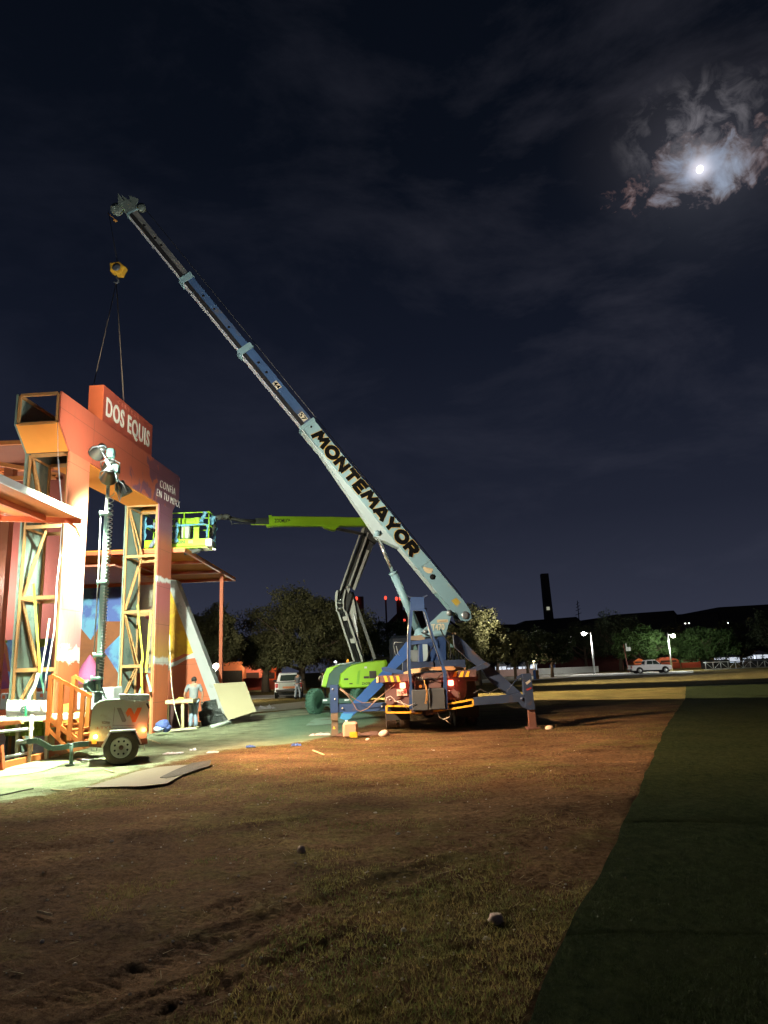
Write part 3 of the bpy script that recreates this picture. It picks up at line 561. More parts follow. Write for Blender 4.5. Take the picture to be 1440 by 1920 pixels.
b = MB(); b.pb(224, 1302.5, 280, 1312, TY+.06, 1.12, .02); b.pb(228, 1304, 237, 1308, TY+.045, .02); b.build('top_tray', mat('tray_grey', (.62, .66, .62), .5), tr)
b = MB(); b.pp([(166, 1391), (276, 1385), (277, 1394), (262, 1397), (196, 1402), (166, 1400)], TY+.02, 1.2); b.build('chassis', mat('rusty_black', (.09, .05, .035), .7, var=.4), tr)
b = MB(); b.pp([(190, 1401), (206, 1370.5), (254, 1367.5), (266, 1394), (264, 1396), (252.5, 1371), (207.5, 1374), (193, 1402)], TY-.24, .26); b.build('fender', WHITE, tr)
for yy, nm in ((TY-.20, 0), (TY+1.25, 1)):
    c = at(227, 1404.5, yy); r = .335; c.z = r
    b = MB(); b.lathe([(r*.62, 0), (r*.9, -.01), (r, .03), (r, .17), (r*.9, .21), (r*.62, .2)], c, TY.n, 40, caps=False); w = b.build('wheel', DUST, tr)
    b = MB(); b.lathe([(r*.05, .045), (r*.20, .045), (r*.21, .03), (r*.46, .03), (r*.5, .015), (r*.58, .005), (r*.6, .03), (r*.6, .18)], c, TY.n, 40); b.build('rim', mat('rim_white', (.66, .66, .60), .5, bump=0), w)
    b = MB(); b.lathe([(.04, .0), (.045, .02), (.045, .04)], c, TY.n, 16); b.build('hub', mat('rusty_hub', (.16, .09, .06), .6), w)
    b = MB()
    for k in range(8):
        a = k*math.pi/4+.39; hx = Vector((0, 0, 1)).cross(TY.n).normalized(); p = c+hx*math.cos(a)*r*.38+TY.n*.026+Vector((0, 0, math.sin(a)*r*.38)); b.lathe([(.021, -.003), (.021, .01)], p, TY.n, 8)
    b.build('rim_hole', BLK, w)
b = MB(); b.pp([(219, 1327.5), (227, 1327.5), (237, 1350.5), (234.5, 1354), (229, 1353.5)], TY-.008, .006); b.build('emblem', mat('emblem_grey', (.16, .155, .13), .5, bump=0), tr)
b = MB(); b.pp([(235.5, 1337), (240.5, 1327.5), (246, 1327.5), (251.8, 1339.5), (257.5, 1327), (266.5, 1326.5), (254, 1354), (248.3, 1354.3), (242.8, 1340), (239.3, 1345)], TY-.009, .006); b.build('emblem', mat('emblem_orange', (.75, .17, .03), .5, bump=0), tr)
p = at(181.5, 1367.5, TY-.006); text('LTV6', 'model_number', mat('emblem_orange_faded', (.42, .20, .12), .5), tr, tuple(p), (.94, .345, .02), (0, 0, 1), .068, 1.55, .001, .003, 1.25)
b = MB(); b.pp([(191, 1352.5), (206, 1353), (206, 1357.5), (191, 1357)], TY-.006, .008); b.build('vent_label', mat('vent_brown', (.22, .20, .15), .6), tr)
b = MB(); b.pp([(214.5, 1326), (215.5, 1326), (212, 1361), (211, 1361)], TY-.004, .006); b.pp([(212, 1359), (252, 1360), (252, 1361), (212, 1360.3)], TY-.004, .006); b.build('door_seam', mat('seam_dark', (.22, .22, .19), .6), tr)
b = MB(); b.pp([(273.5, 1319), (277.5, 1318.5), (281, 1327), (278.5, 1329.5)], TY-.03, .12); b.build('lifting_lug', BLK, tr)
for (px, py, col, nm, e, lc) in ((179, 1381.5, (1, .42, .06), 'marker_light', 18, (1, .5, .1)), (269.5, 1368.5, (1, .16, .03), 'marker_light', 22, (1, .22, .06))):
    c = at(px, py, TY-.02); b = MB(); b.lathe([(.004, -.035), (.03, -.03), (.042, -.012), (.045, .01)], c, TY.n, 14); b.build(nm, mat('lens_%d' % px, col, .3, bump=0, emit=col, es=26), tr)
    lamp('POINT', 'marker_glow', c+Vector((0, -.12, 0)), 1.9 if px < 200 else 2.8, lc, shadow_soft_size=.03)
b = MB(); b.pb(172, 1388, 181, 1395, TY-.012, .01); b.build('reflector', mat('amber_reflector', (.8, .35, .03), .3, emit=(1, .4, .05), es=.4), tr)
# drawbar
b = MB(); pts = [(166, 1394.5), (145, 1396), (118, 1401), (97, 1403.5), (70, 1388.5), (44, 1391)]
P3 = [at(x, y, TY+.5) for x, y in pts]
for i in range(len(P3)-1): b.beam(P3[i], P3[i+1], .09, .10)
b.build('drawbar', DKST, tr)
b = MB(); b.beam(at(50, 1390, TY+.5), at(31, 1393, TY+.5), .12, .06); b.lathe([(.05, -.03), (.07, .0), (.05, .04)], at(36, 1391, TY+.5), (0, 0, 1), 12); b.build('coupling', STEEL, tr)
b = MB(); b.tube(at(133, 1432, TY+.42), at(134, 1394, TY+.42), .035); b.box(*(lambda c: (c-Vector((.07, .07, .01)), c+Vector((.07, .07, .012))))(at(131, 1434, TY+.42))); b.tube(at(134, 1398, TY+.4), at(127, 1393, TY+.25), .012); b.build('jockey_jack', DKST, tr)
for x in (176, 266):
    b = MB(); b.path([at(x-4, 1398, TY+.05), at(x-4, 1408, TY+.05), at(x+5, 1408, TY+.05), at(x+5, 1396, TY+.05)], .009, 6); b.build('step_hoop', STEEL, tr)
# mast
mb0, m1 = at(183, 1316, 15.75), at(191, 1128, 15.75)
b = MB(); b.beam(at(183.5, 1318, 15.75), at(188, 1232, 15.75), .125, .125, (0, 1, 0)); b.build('mast_section', mat('mast_dark', (.14, .19, .165), .5, 0), tr)
MT = mat('mast_teal', (.42, .64, .60), .4, 0, var=.12, bump=.001)
b = MB(); b.beam(at(187.5, 1240, 15.75), at(196.5, 1062, 15.75), .11, .11, (0, 1, 0)); b.build('mast_section', MT, tr)
b = MB(); b.beam(at(193.5, 1098, 15.74), at(200.5, 962, 15.74), .085, .085, (0, 1, 0)); b.build('mast_section', MT, tr)
b = MB(); b.beam(at(199, 975, 15.74), at(204.5, 880, 15.74), .06, .06, (0, 1, 0)); b.build('mast_section', mat('mast_floodlit', (.70, .74, .72), .4, .2), tr)  # top section given a paler colour for the lamp light on it
b = MB()
for (x, y) in ((186, 1229), (182, 1272), (193, 1092), (198, 963)):
    c = at(x+1.5, y, 15.70); b.box(c-Vector((.12, .09, .03)), c+Vector((.09, .1, .03)), .01); b.tube(c+Vector((-.13, 0, -.05)), c+Vector((-.13, 0, .06)), .025)
b.build('mast_bracket', MT, tr)
b = MB(); b.path([at(189, 966, 15.7), at(184, 1090, 15.7), at(176, 1228, 15.7)], .012, 6); b.build('winch_cable', mat('cable_white', (.7, .72, .68), .5), tr)
b = MB()
for k, (x, y) in enumerate(((182, 1288), (183.3, 1263), (184.3, 1250))): b.pp([(x-1.6, y-5), (x+1.6, y-5), (x+1.6, y+5), (x-1.6, y+5)], 15.66, .01)
b.build('mast_sticker', mat('sticker_cream', (.62, .62, .45), .6), tr)
# coiled cable beside the mast
pts = []; turns = 52; A_, B_ = at(209, 924, 15.72), at(190, 1262, 15.72)
for i in range(turns*10+1):
    t = i/(turns*10); a = i/10*2*math.pi; q = t**.8; pc = A_.lerp(B_, q); r_ = .055*(1-.2*t); pts.append(pc+Vector((math.cos(a)*r_, math.sin(a)*r_, 0)))
b = MB(); b.path(pts, .0095, 5); b.build('coiled_cable', mat('coil_white', (.80, .82, .80), .5, bump=0), tr)
b = MB(); b.path([at(190, 1262, 15.72), at(192, 1275, 15.72), at(189, 1283, 15.72), at(197, 1305, 15.7)], .012, 6); b.build('coiled_cable', BLK, tr)
# lamp heads
def bowl(c, aim, r=.26):
    d = Vector(aim).normalized(); hd = MB(); hd.lathe([(.03, -.30), (.10, -.29), (r*.55, -.2), (r*.85, -.09), (r, .02), (r*1.02, .03), (r*.97, .02)], c, d, 24); o = hd.build('lamp_head', mat('lamp_shell', (.13, .13, .11), .38, .6, var=.3, bump=.001), tr)
    g = MB(); g.lathe([(.001, .0), (r*.93, -.005)], Vector(c), d, 24, caps=False); g.build('lens', mat('lit_lens', (1, 1, 1), .3, bump=0, emit=(.9, 1, .92), es=9), o)
    y = MB(); sd = d.cross(Vector((0, 0, 1))).normalized(); y.path([Vector(c)+sd*r*1.06, Vector(c)+sd*r*1.08-d*.2, Vector(c)-d*.34, Vector(c)-sd*r*1.08-d*.2, Vector(c)-sd*r*1.06], .016, 6); y.build('yoke', STEEL, o)
    return o
bowl(at(181, 850, 15.9), (-.75, .62, -.35), .185)
bowl(at(203, 898, 15.55), (-.45, .8, -.55), .175)
bowl(at(236, 925, 15.75), (.42, .25, -.85), .155)
bowl(at(207, 878, 16.2), (-.3, .9, -.5), .19)
BAL = mat('ballast_green', (.16, .30, .25), .45, .2, var=.15)
for (x, y, r_) in ((208, 850, -.3), (217, 880, -.8), (224, 915, 0.2)):
    c = at(x, y, 15.78); b = MB(); b.box(c-Vector((.08, .10, .11)), c+Vector((.08, .10, .11)), .03); b.build('ballast_box', BAL, tr)
b = MB(); b.beam(at(199, 862, 15.75), at(230, 920, 15.75), .07, .06, (0, 1, 0)); b.beam(at(204, 892, 15.5), at(206, 892, 16.1), .05, .05); b.build('head_crossbar', mat('crossbar_white', (.5, .6, .56), .4), tr)
b = MB(); b.path([at(226, 905, 15.6), at(229, 925, 15.6), at(224, 940, 15.6), at(222, 930, 15.6), at(214, 900, 15.6), at(205, 870, 15.6), at(190, 846, 15.6)], .011, 6); b.build('loose_cable', mat('coil_white', (.8, .82, .8)), tr)
# winch handle & reel
b = MB(); c = at(162, 1284, 15.7); b.lathe([(.05, -.05), (.11, -.04), (.11, .04), (.05, .05)], c, (1, .2, 0), 16); b.beam(at(170, 1277, 15.7), at(172, 1297, 15.7), .12, .16); b.path([at(163, 1288, 15.6), at(172, 1297, 15.6), at(190, 1298, 15.6), at(200, 1310, 15.6)], .014, 6); b.build('winch', DKST, tr)

# ---------------------------------------------------------------- booth behind the arch
CZ = 6.0
canopy = thing('booth_canopy', 'wide orange flat canopy on a slim orange post behind the arch', 'canopy', (-9, 28, 0))
b = MB(); b.box((-22, 24.6, CZ), (-6.95, 33, CZ+.05)); b.build('roof_panel', SOFF, canopy)
b = MB()
for y in (24.6, 27.3, 30.1, 32.9): b.box((-22, y-.04, CZ-.12), (-6.93, y+.04, CZ-.003))
for x in (-6.98, -9.6, -12.2, -14.8, -17.4, -20): b.box((x-.04, 24.65, CZ-.10), (x+.04, 32.85, CZ-.004))
b.build('roof_joist', ORED, canopy)
b = MB(); b.box((-7.18, 30.9, 0), (-7.04, 31.04, CZ-.11)); b.build('post', ORED, canopy)
# mural wall with the slanted white edge
WY = 28.0
def on(px, py, Y=WY): return at(px, py, Y)
wall = thing('mural_wall', 'painted mural wall with slanted white right edge under the canopy', 'wall', (on(430, 1347).x-3, WY, 0))
tp, bt = on(333, 1094), on(432, 1349); ztop = 5.35
lx = -20
MUR = painted('mural_lower', [(0, (.60, .13, .04)), (6, (.60, .13, .04))], lo=0, hi=6)
xs_ = lambda z: tp.x+(bt.x-tp.x)*(ztop-z)/(ztop)
b = MB(); b.prism([(lx, WY, 0), (xs_(0)-.35, WY, 0), (xs_(ztop)-.25, WY, ztop), (lx, WY, ztop)], (0, .12, 0)); b.build('wall_panel', MUR, wall)
def wallpaint(name, col, pts, k=0, c2=None, s=1.2):
    b = MB(); b.prism([Vector((*(on(x, y).xz), 0)).xzy if False else on(x, y)+Vector((0, -.004-.004*k, 0)) for x, y in pts], (0, .003, 0)); return b.build('painted_patch', mat(name, col, .7, var=.2, vs=1.2, bump=.002, col2=c2, c2s=s, c2t=.5), wall)
wallpaint('mural_sky', (.18, .42, .62), [(-60, 1112), (-60, 1290), (232, 1290), (236, 1100)], 0, (.11, .16, .45), .9)
wallpaint('mural_taupe', (.33, .27, .24), [(236, 1099), (232, 1262), (318, 1257), (318, 1094)], 0, (.42, .36, .25), .8)
wallpaint('mural_yellow', (.72, .42, .02), [(316, 1095), (332, 1095), (366, 1180), (380, 1228), (345, 1226), (316, 1240)], 1, (.60, .30, .03), 1.5)
wallpaint('mural_greyband', (.50, .50, .46), [(232, 1262), (232, 1255), (300, 1250), (330, 1240), (350, 1230), (371, 1220), (376, 1232), (350, 1236), (330, 1248), (312, 1254), (300, 1262)], 2)
wallpaint('mural_brown', (.30, .10, .04), [(147, 1172), (170, 1200), (190, 1170), (191, 1165), (226, 1165), (226, 1190), (196, 1220), (232, 1262), (232, 1310), (140, 1310), (140, 1180)], 1, (.36, .12, .045))
wallpaint('mural_sky', (.18, .42, .62), [(226, 1192), (232, 1192), (232, 1256), (222, 1262), (196, 1222)], 2, (.11, .16, .45))
wallpaint('mural_purple', (.22, .06, .16), [(-60, 1140), (0, 1150), (14, 1162), (0, 1180), (-60, 1178)], 2, (.3, .05, .2))
wallpaint('mural_acid', (.45, .50, .03), [(-40, 1178), (20, 1176), (14, 1205), (-20, 1210)], 3, (.15, .2, .02))
wallpaint('mural_brown', (.30, .10, .04), [(-60, 1170), (4, 1190), (14, 1212), (20, 1260), (-60, 1230)], 4)
wallpaint('mural_plum', (.16, .035, .11), [(-60, 1215), (10, 1225), (20, 1290), (-60, 1300)], 5, (.25, .05, .06))
wallpaint('mural_acid', (.45, .50, .03), [(78, 1174), (94, 1172), (90, 1210), (70, 1216)], 3, (.15, .2, .02))
wallpaint('mural_violet', (.16, .10, .32), [(80, 1105), (100, 1104), (96, 1172), (76, 1175)], 2, (.2, .06, .2))
b = MB(); b.prism([(xs_(0)-.40, WY-.25, 0), (xs_(0)+.05, WY-.25, 0), (xs_(ztop), WY-.25, ztop), (xs_(ztop)-.5, WY-.25, ztop), (xs_(ztop)-.42, WY-.25, ztop-.12), (xs_(ztop-.15)-.30, WY-.25, ztop-.3)], (0, .60, 0)); b.build('edge_board', mat('edge_grey', (.46, .46, .44), .6, var=.1, col2=(.3, .3, .28)), wall)
b = MB()
for k in range(9):      # rear struts behind the slanted board
    z = .5+k*.5; b.box((xs_(z)-.9, WY+.15, z-.04), (xs_(z)-.1, WY+.35, z+.04))
b.build('wall_strut', WOOD, wall)
b = MB(); c = on(278, 1156); b.lathe([(.11, 0), (.11, .004)], c+Vector((0, -.03, 0)), (0, 1, 0), 20); b.path([c+Vector((.0, -.03, .1)), c+Vector((-.02, -.03, .25)), c+Vector((.12, -.03, .4))], .012, 5); b.build('painted_patch', mat('mural_pink', (.55, .12, .16), .6), wall)
# small painted cone shape
b = MB(); b.lathe([(.42, 0), (.36, .3), (.24, .6), (.08, .85), (.01, .95)], at(166, 1282, 24.5)+Vector((0, 0, -.0)), (0, 0, 1), 18); sg = b.build('tent_cone', mat('cone_pink', (.45, .10, .22), .6), None); tag(sg, 'pink pointed cover behind the light tower mast', 'cover')

# second roof frame, upper left
rf = thing('roof_frame', 'brown panelled roof frame with orange beams at the left edge', 'roof', (-12, 20, 6.6))
b = MB(); b.box((-16, 19.8, 8.35), (-9.15, 24.4, 8.40)); b.build('roof_panel', BROWN, rf)
b = MB(); bb = lambda p, q, w=.09, h=.12: b.beam(p, q, w, h)
bb((-16, 19.75, 8.42), (-9.1, 19.75, 8.42)); bb((-16, 19.75, 7.35), (-9.3, 19.75, 7.35)); bb((-13.5, 19.75, 8.42), (-9.25, 19.75, 7.4)); bb((-16, 22, 8.3), (-9.2, 22, 8.3)); bb((-9.15, 19.8, 8.3), (-9.15, 24.4, 8.3)); bb((-12.2, 19.9, 8.3), (-12.2, 24.4, 8.3)); bb((-10.6, 19.8, 7.3), (-10.3, 19.8, 6.6)); bb((-10.2, 20.5, 7.3), (-9.9, 20.5, 6.7))
b.build('roof_beam', OWOOD, rf)
b = MB(); b.beam((-9.75, 21.6, 0), (-9.75, 21.6, 8.3), .28, .28); b.beam((-11.6, 21.6, 0), (-11.6, 21.6, 8.3), .28, .28); b.build('roof_post', mat('post_brown', (.34, .11, .05), .6), rf)
b = MB(); b.box((-12.5, 23.0, 3.0), (-9.9, 23.1, 8.2)); b.build('side_panel', mat('side_maroon', (.26, .07, .05), .7), rf)
b = MB(); b.box((-13, 23.4, 5.3), (-8.9, 27.8, 5.36)); b.build('inner_ceiling', mat('ceiling_red', (.38, .12, .07), .6, var=.15), rf)

# front canopy with its tip past the near pillar
cp = thing('front_canopy', 'low orange canopy with brightly lit edge jutting past the near pillar', 'canopy', (-8, 14, 5))
tz = at(147, 974, 16.4).z
b = MB(); b.prism([(-7.02, 16.4, tz), (-7.25, 9.5, tz), (-10.6, 9.5, tz+.05), (-9.4, 15.6, tz+.05)], (0, 0, .07)); b.build('canopy_panel', mat('canopy_orange', (.68, .19, .05), .5, var=.1), cp)
b = MB(); b.beam((-7.0, 16.42, tz+.05), (-7.23, 9.5, tz+.05), .05, .15); b.build('edge_trim', mat('trim_lit_pale', (.80, .74, .68), .4), cp)  # pale trim colour stands in for the hot light along this edge
b = MB(); b.beam((-7.05, 16.35, tz-.05), (-9.4, 15.55, tz-.05), .08, .12); b.beam((-7.7, 15.9, tz-.06), (-8.0, 9.6, tz-.06), .08, .12); b.beam((-8.6, 15.7, tz-.06), (-9.1, 9.6, tz-.06), .08, .12); b.path([(-7.35, 16.2, tz-.05), (-7.15, 16.3, tz-.2), (-7.05, 16.35, tz-.42)], .03, 6); b.build('canopy_rib', ORED, cp)

# stairs with orange rails
stair = thing('staircase', 'bright orange timber staircase with open handrails left of the light tower', 'staircase', tuple(at(130, 1395, 16.4).xy)+(0,))
BO = mat('bright_orange_timber', (.60, .155, .03), .55, var=.12, vs=5, bump=.003)
for Y, (ax, ay), (bx, by) in ((15.95, (96, 1266), (172, 1307)), (17.0, (139, 1267), (176, 1290))):
    b = MB(); b.beam(at(ax, ay, Y), at(bx, by, Y), .05, .07); b.build('handrail', BO, stair)
    b = MB(); b.beam(at(ax-6, ay+79, Y), at(bx-12, by+93, Y), .05, .09); b.build('stringer', BO, stair)
    b = MB(); b.beam(at(ax-7, ay+99, Y), at(bx-40, by+100, Y), .05, .07); b.build('lower_rail', BO, stair)
    n = 4 if Y < 16.5 else 2
    for k in range(n):
        t = k/(n-1)*.8; x, y = ax+(bx-ax)*t, ay+(by-ay)*t
        b = MB(); b.beam(at(x, y, Y), at(x-6.5, y+113-24*t, Y), .09, .07, (0, 1, 0)); b.build('rail_post', BO, stair)
for k in range(5):
    t = k/4; p = at(92+62*t, 1352+38*t, 15.98); b = MB(); b.box((p.x-.14, 15.99, p.z-.02), (p.x+.16, 16.96, p.z+.02)); b.build('tread', BO, stair)
for (x, y, w_, h_, Y, sd_) in ((124, 1360, 26, 78, 17.4, 3), (147, 1365, 16, 60, 17.6, 5)):
    o = MB(); o.pp([(x-w_/2, y-h_/2), (x+w_/2-2, y-h_/2-3), (x+w_/2+2, y+h_/2), (x-w_/2+3, y+h_/2)], Y, .03); o.pp([(x-w_/2, y+2), (x+w_/2, y), (x+w_/2, y+5), (x-w_/2, y+7)], Y-.35, .38); ob = o.build('folding_chair', mat('chair_orange', (.85, .42, .10), .5, var=.1)); tag(ob, 'orange chair standing %s behind the stair rail' % ('left' if sd_ == 3 else 'right'), 'chair')

# floor edge board
b = MB(); b.beam(G(-260, 1510)+Vector((0, 0, .07)), G(166, 1402)+Vector((0, 0, .07)), .06, .14); ob = b.build('edge_board', OWOOD); tag(ob, 'long orange board laid along the ground at the stage edge', 'board')
b = MB(); b.box((-16, 13.0, .0), (-8.35, 24.5, .02)); ob = b.build('stage_floor', mat('stage_black', (.03, .026, .022), .9)); tag(ob, 'dark stage floor under the arch', None, None, 'structure')

# work bench with white wrapped load
bench = thing('work_bench', 'white plank bench carrying a wrapped white bundle at the left edge', 'bench', tuple(at(60, 1400, 16.6).xy)+(0,))
b = MB(); b.pp([(-140, 1352), (130, 1340), (131, 1349), (-140, 1362)], 16.3, 1.0); b.build('bench_top', mat('plank_white', (.78, .78, .70), .6, var=.1), bench)
for x in (30, 85, 84):
    b = MB(); b.pp([(x, 1350), (x+6, 1350), (x+3, 1424), (x-3, 1424)], 16.5 if x != 84 else 17.1, .08); b.build('bench_leg', mat('leg_pale', (.42, .40, .26), .6), bench)
bun = thing('wrapped_bundle', 'white plastic wrapped bundle with grey emblem on the plank bench', 'bundle', tuple(at(50, 1345, 16.6)))
rs = []
for i in range(13):
    t = i/12; x = 12+76*t; jag = (i % 2)*1.2; rs.append([at(x, 1347, 16.42), at(x-1, 1330+jag, 16.36), at(x+2-3*t, 1314+jag*.6, 16.44), at(x+2-3*t, 1312+jag, 16.75), at(x, 1318, 17.1), at(x, 1346, 17.1)])
b = MB(); b.rings(rs, True, True); b.build('bundle_wrap', mat('plastic_white', (.80, .82, .76), .35, var=.06, bump=.02, bs=9), bun)
p = at(37, 1337.5, 16.33); text('e', 'emblem', mat('print_grey', (.10, .13, .12), .6), bun, tuple(p), (1, 0, 0), (0, 0, 1), .32, 1, .012, .002)
p = at(31, 1346, 16.33); text('aumovil', 'emblem', mat('print_grey', (.1, .13, .12)), bun, tuple(p), (1, 0, 0), (0, 0, 1), .11, 1, .004, .002)
b = MB(); b.pp([(47, 1322), (50, 1322), (50, 1344), (46, 1344)], 16.32, .01); b.build('tape', mat('tape_green', (.05, .62, .22), .5), bun)
CR = mat('crate_acid_green', (.32, .42, .03), .5, var=.2, vs=4, bump=.004)
k = 0
for row, y0 in enumerate((1353, 1367)):
    for i in range(8):
        x0 = 8+i*10.3; b = MB(); b.pb(x0, y0, x0+9.8, y0+13, 17.3, .4, .015); b.pb(x0+1.4, y0+3, x0+8.4, y0+4, 17.285, .02)
        ob = b.build('crate', CR); tag(ob, 'acid green crate in the %s row under the plank bench, %s from the left' % (('upper', 'lower')[row], ('first', 'second', 'third', 'fourth', 'fifth', 'sixth', 'seventh', 'eighth')[i]), 'crate', 'acid green crates under the bench')
# scaffold / pipes in front
scf = thing('barrier_frame', 'white horizontal pipe barrier with peeling upright in front of the bench', 'barrier', tuple(at(55, 1420, 15.9).xy)+(0,))
for (xa, ya, xb, yb) in ((-60, 1378, 62, 1366), (-60, 1432, 58, 1411)):
    b = MB(); b.tube(at(xa, ya, 15.85), at(xb, yb, 15.85), .035); b.build('rail', mat('pipe_white', (.72, .76, .74), .35, .3), scf)
b = MB(); b.tube(at(60.5, 1340, 15.8), at(54, 1428, 15.8), .038); b.build('upright', mat('pipe_peeling', (.62, .42, .30), .5, col2=(.75, .72, .68), c2s=4, c2t=.5), scf)
b = MB(); b.pp([(-3, 1398), (2, 1397), (5, 1444), (-2, 1446)], 14.6, .1); ob = b.build('short_post', ORED); tag(ob, 'short orange post at the left edge of the picture', 'post')
b = MB(); b.pp([(-10, 1353), (36, 1351), (41, 1357), (-10, 1363)], 15.7, .1); ob = b.build('orange_plank', OWOOD); tag(ob, 'short orange plank lying above the white pipe at far left', 'plank')
b = MB(); b.rock(tuple(at(76, 1424, 17.0)), .35, 3, .35); b.rock(tuple(at(92, 1420, 17.1)), .22, 4, .4); ob = b.build('sand_bag', mat('sack_cream', (.55, .55, .38), .8, bump=.02, bs=9)); tag(ob, 'pale sandbag slumped below the bench', 'sandbag')
b = MB(); b.pp([(84, 1358), (92, 1358), (90, 1426), (82, 1426)], 16.9, .3); ob = b.build('rolled_tarp', mat('tarp_cream', (.45, .48, .30), .8, bump=.02)); tag(ob, 'upright rolled cream tarp beside the staircase', 'tarp')
# grey equipment cases seen through the arch
for (x0, y0, x1, y1, Y, lb) in ((58, 1297, 96, 1313, 20.5, 'grey cabinet behind the wrapped bundle'), (142, 1290, 212, 1330, 20.8, 'long grey counter behind the light tower mast'), (0, 1300, 12, 1330, 20.5, 'grey cabinet at the far left edge')):
    o = thing('equipment_cabinet', lb, 'cabinet', tuple(at((x0+x1)/2, y1, Y)))
    b = MB(); b.pb(x0, y0, x1, y1, Y, .7, .02); b.build('cabinet_body', mat('cabinet_grey', (.36, .38, .36), .5), o)
    b = MB(); b.pb((x0+x1)/2-2, y0+4, (x0+x1)/2+3, y0+10, Y-.02, .03); b.build('cabinet_badge', ORED, o)

# webbing straps
YEL = mat('strap_yellow', (.80, .78, .06), .6, var=.1, bump=0); WEB = mat('strap_white', (.82, .84, .70), .6, bump=0); GRNW = mat('strap_green', (.18, .50, .36), .6, bump=0)
def strap(pts, Y, w, m, label, grp=None, th=.008):
    b = MB(); P = [at(x, y, Y) for x, y in pts]
    for i in range(len(P)-1): b.beam(P[i], P[i+1]+(P[i+1]-P[i]).normalized()*.01, w, th, (0, 1, 0))
    o = b.build('webbing_strap', m); tag(o, label, 'strap', grp)
strap([(63, 1094), (67, 1150), (72, 1215), (75, 1262)], 16.6, .05, YEL, 'yellow strap hanging in the open side of the near pillar')
strap([(93, 1160), (86, 1210), (77, 1262)], 17.0, .04, WEB, 'thin white strap slanting in the near pillar')
strap([(72, 1262), (66, 1285), (55, 1305), (52, 1335)], 16.5, .08, WEB, 'wide white webbing draped over the wrapped bundle')
strap([(76, 1262), (80, 1285), (84, 1300)], 16.55, .05, GRNW, 'green webbing below the yellow strap of the near pillar')
strap([(258, 1134), (262, 1180), (268, 1234)], 22.9, .055, YEL, 'yellow strap hanging left in the far pillar')
strap([(283, 1146), (279, 1195), (274, 1260)], 22.85, .06, YEL, 'yellow strap hanging right in the far pillar')
strap([(268, 1234), (265, 1245), (266, 1300)], 22.8, .07, YEL, 'short thick yellow strap below its hook in the far pillar')
strap([(266, 1286), (258, 1308)], 22.8, .05, GRNW, 'green webbing tail slanting left in the far pillar')
strap([(275, 1265), (283, 1296)], 22.8, .06, GRNW, 'green webbing tail slanting right in the far pillar')
b = MB(); b.path([at(109, 862, 16.4), at(112, 905, 16.4), at(116, 950, 16.4), at(117, 975, 16.35), at(113, 1040, 16.35), at(107, 1090, 16.3), at(102, 1180, 16.3), at(92, 1240, 16.3), at(86, 1270, 16.3), at(83, 1312, 16.3)], .017, 7); b.path([at(108, 792, 16.5), at(109, 862, 16.4)], .006, 5); ob = b.build('power_cable', mat('power_cable_white', (.85, .86, .88), .4, bump=0)); tag(ob, 'white power cable hanging down the near pillar', 'cable')  # plain white cable sheath
b = MB(); b.path([at(318, 1190, 22.6), at(319, 1240, 22.6), at(322, 1290, 22.5), at(328, 1330, 22.4), at(339, 1366, 22.3)], .012, 6); ob = b.build('rope', mat('rope_cream', (.6, .55, .38), .7)); tag(ob, 'thin pale rope hanging beside the far pillar', 'rope')

# work table, sheets, bag
tb = thing('saw_table', 'rough timber work table left of the worker', 'table', tuple(at(335, 1368, 24.0).xy)+(0,))
b = MB(); b.pp([(310, 1313), (362, 1311), (362, 1317), (310, 1320)], 23.7, .9); b.build('table_top', mat('table_timber', (.50, .42, .22), .7), tb)
for x, Y in ((342, 23.75), (356, 24.5), (313, 24.5)):
    b = MB(); b.pp([(x-2.5, 1318), (x+2.5, 1318), (x+2, 1367), (x-2.5, 1368)], Y, .1); b.build('table_leg', mat('table_timber', (.5, .42, .22)), tb)
b = MB(); b.rock(tuple(at(338, 1311.5, 24.0)), .12, 5, .6); b.rock(tuple(at(334, 1313, 23.95)), .08, 6, .6); ob = b.build('power_saw', mat('saw_yellow', (.75, .65, .12), .5)); tag(ob, 'small yellow power tool on the timber work table', 'power tool')
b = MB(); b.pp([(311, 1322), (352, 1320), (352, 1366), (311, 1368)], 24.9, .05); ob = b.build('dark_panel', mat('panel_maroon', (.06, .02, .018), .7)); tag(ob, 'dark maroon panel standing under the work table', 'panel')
b = MB(); b.beam(at(314, 1370, 23.4), at(372, 1364, 23.4), .35, .05); ob = b.build('floor_plank', mat('plank_pale', (.45, .42, .26), .8)); tag(ob, 'pale plank lying at the feet of the worker by the table', 'plank')
ply = thing('plywood_sheet', 'large tan plywood sheet leaning against the slanted white wall edge', 'plywood', tuple(at(440, 1350, 26.2).xy)+(0,))
b = MB(); p0, p1, p2, p3 = at(426, 1351, 25.9), at(480, 1333.5, 26.6), at(459, 1278.5, 27.5), at(400, 1282.5, 27.0); b.prism([p0, p1, p2, p3], (0, .03, .01)); b.build('sheet', mat('plywood_tan', (.40, .34, .21), .7, var=.08, vs=1.0, bump=.002), ply)
blk = thing('black_crates', 'glossy black plastic panels leaning in a stack beside the plywood sheet', 'plastic panels', tuple(at(395, 1358, 25.6).xy)+(0,))
BP = mat('black_plastic', (.012, .016, .014), .45, var=.6, bump=.05, bs=4)
for k_, poly in enumerate([[(376, 1316), (404, 1311), (408, 1330), (378, 1336)], [(372, 1334), (412, 1328), (419, 1344), (374, 1352)], [(374, 1346), (419, 1338), (427, 1350), (380, 1363)]]):
    b = MB(); b.pp(poly, 25.9-k_*.14, .12); b.build('plastic_panel', BP, blk)
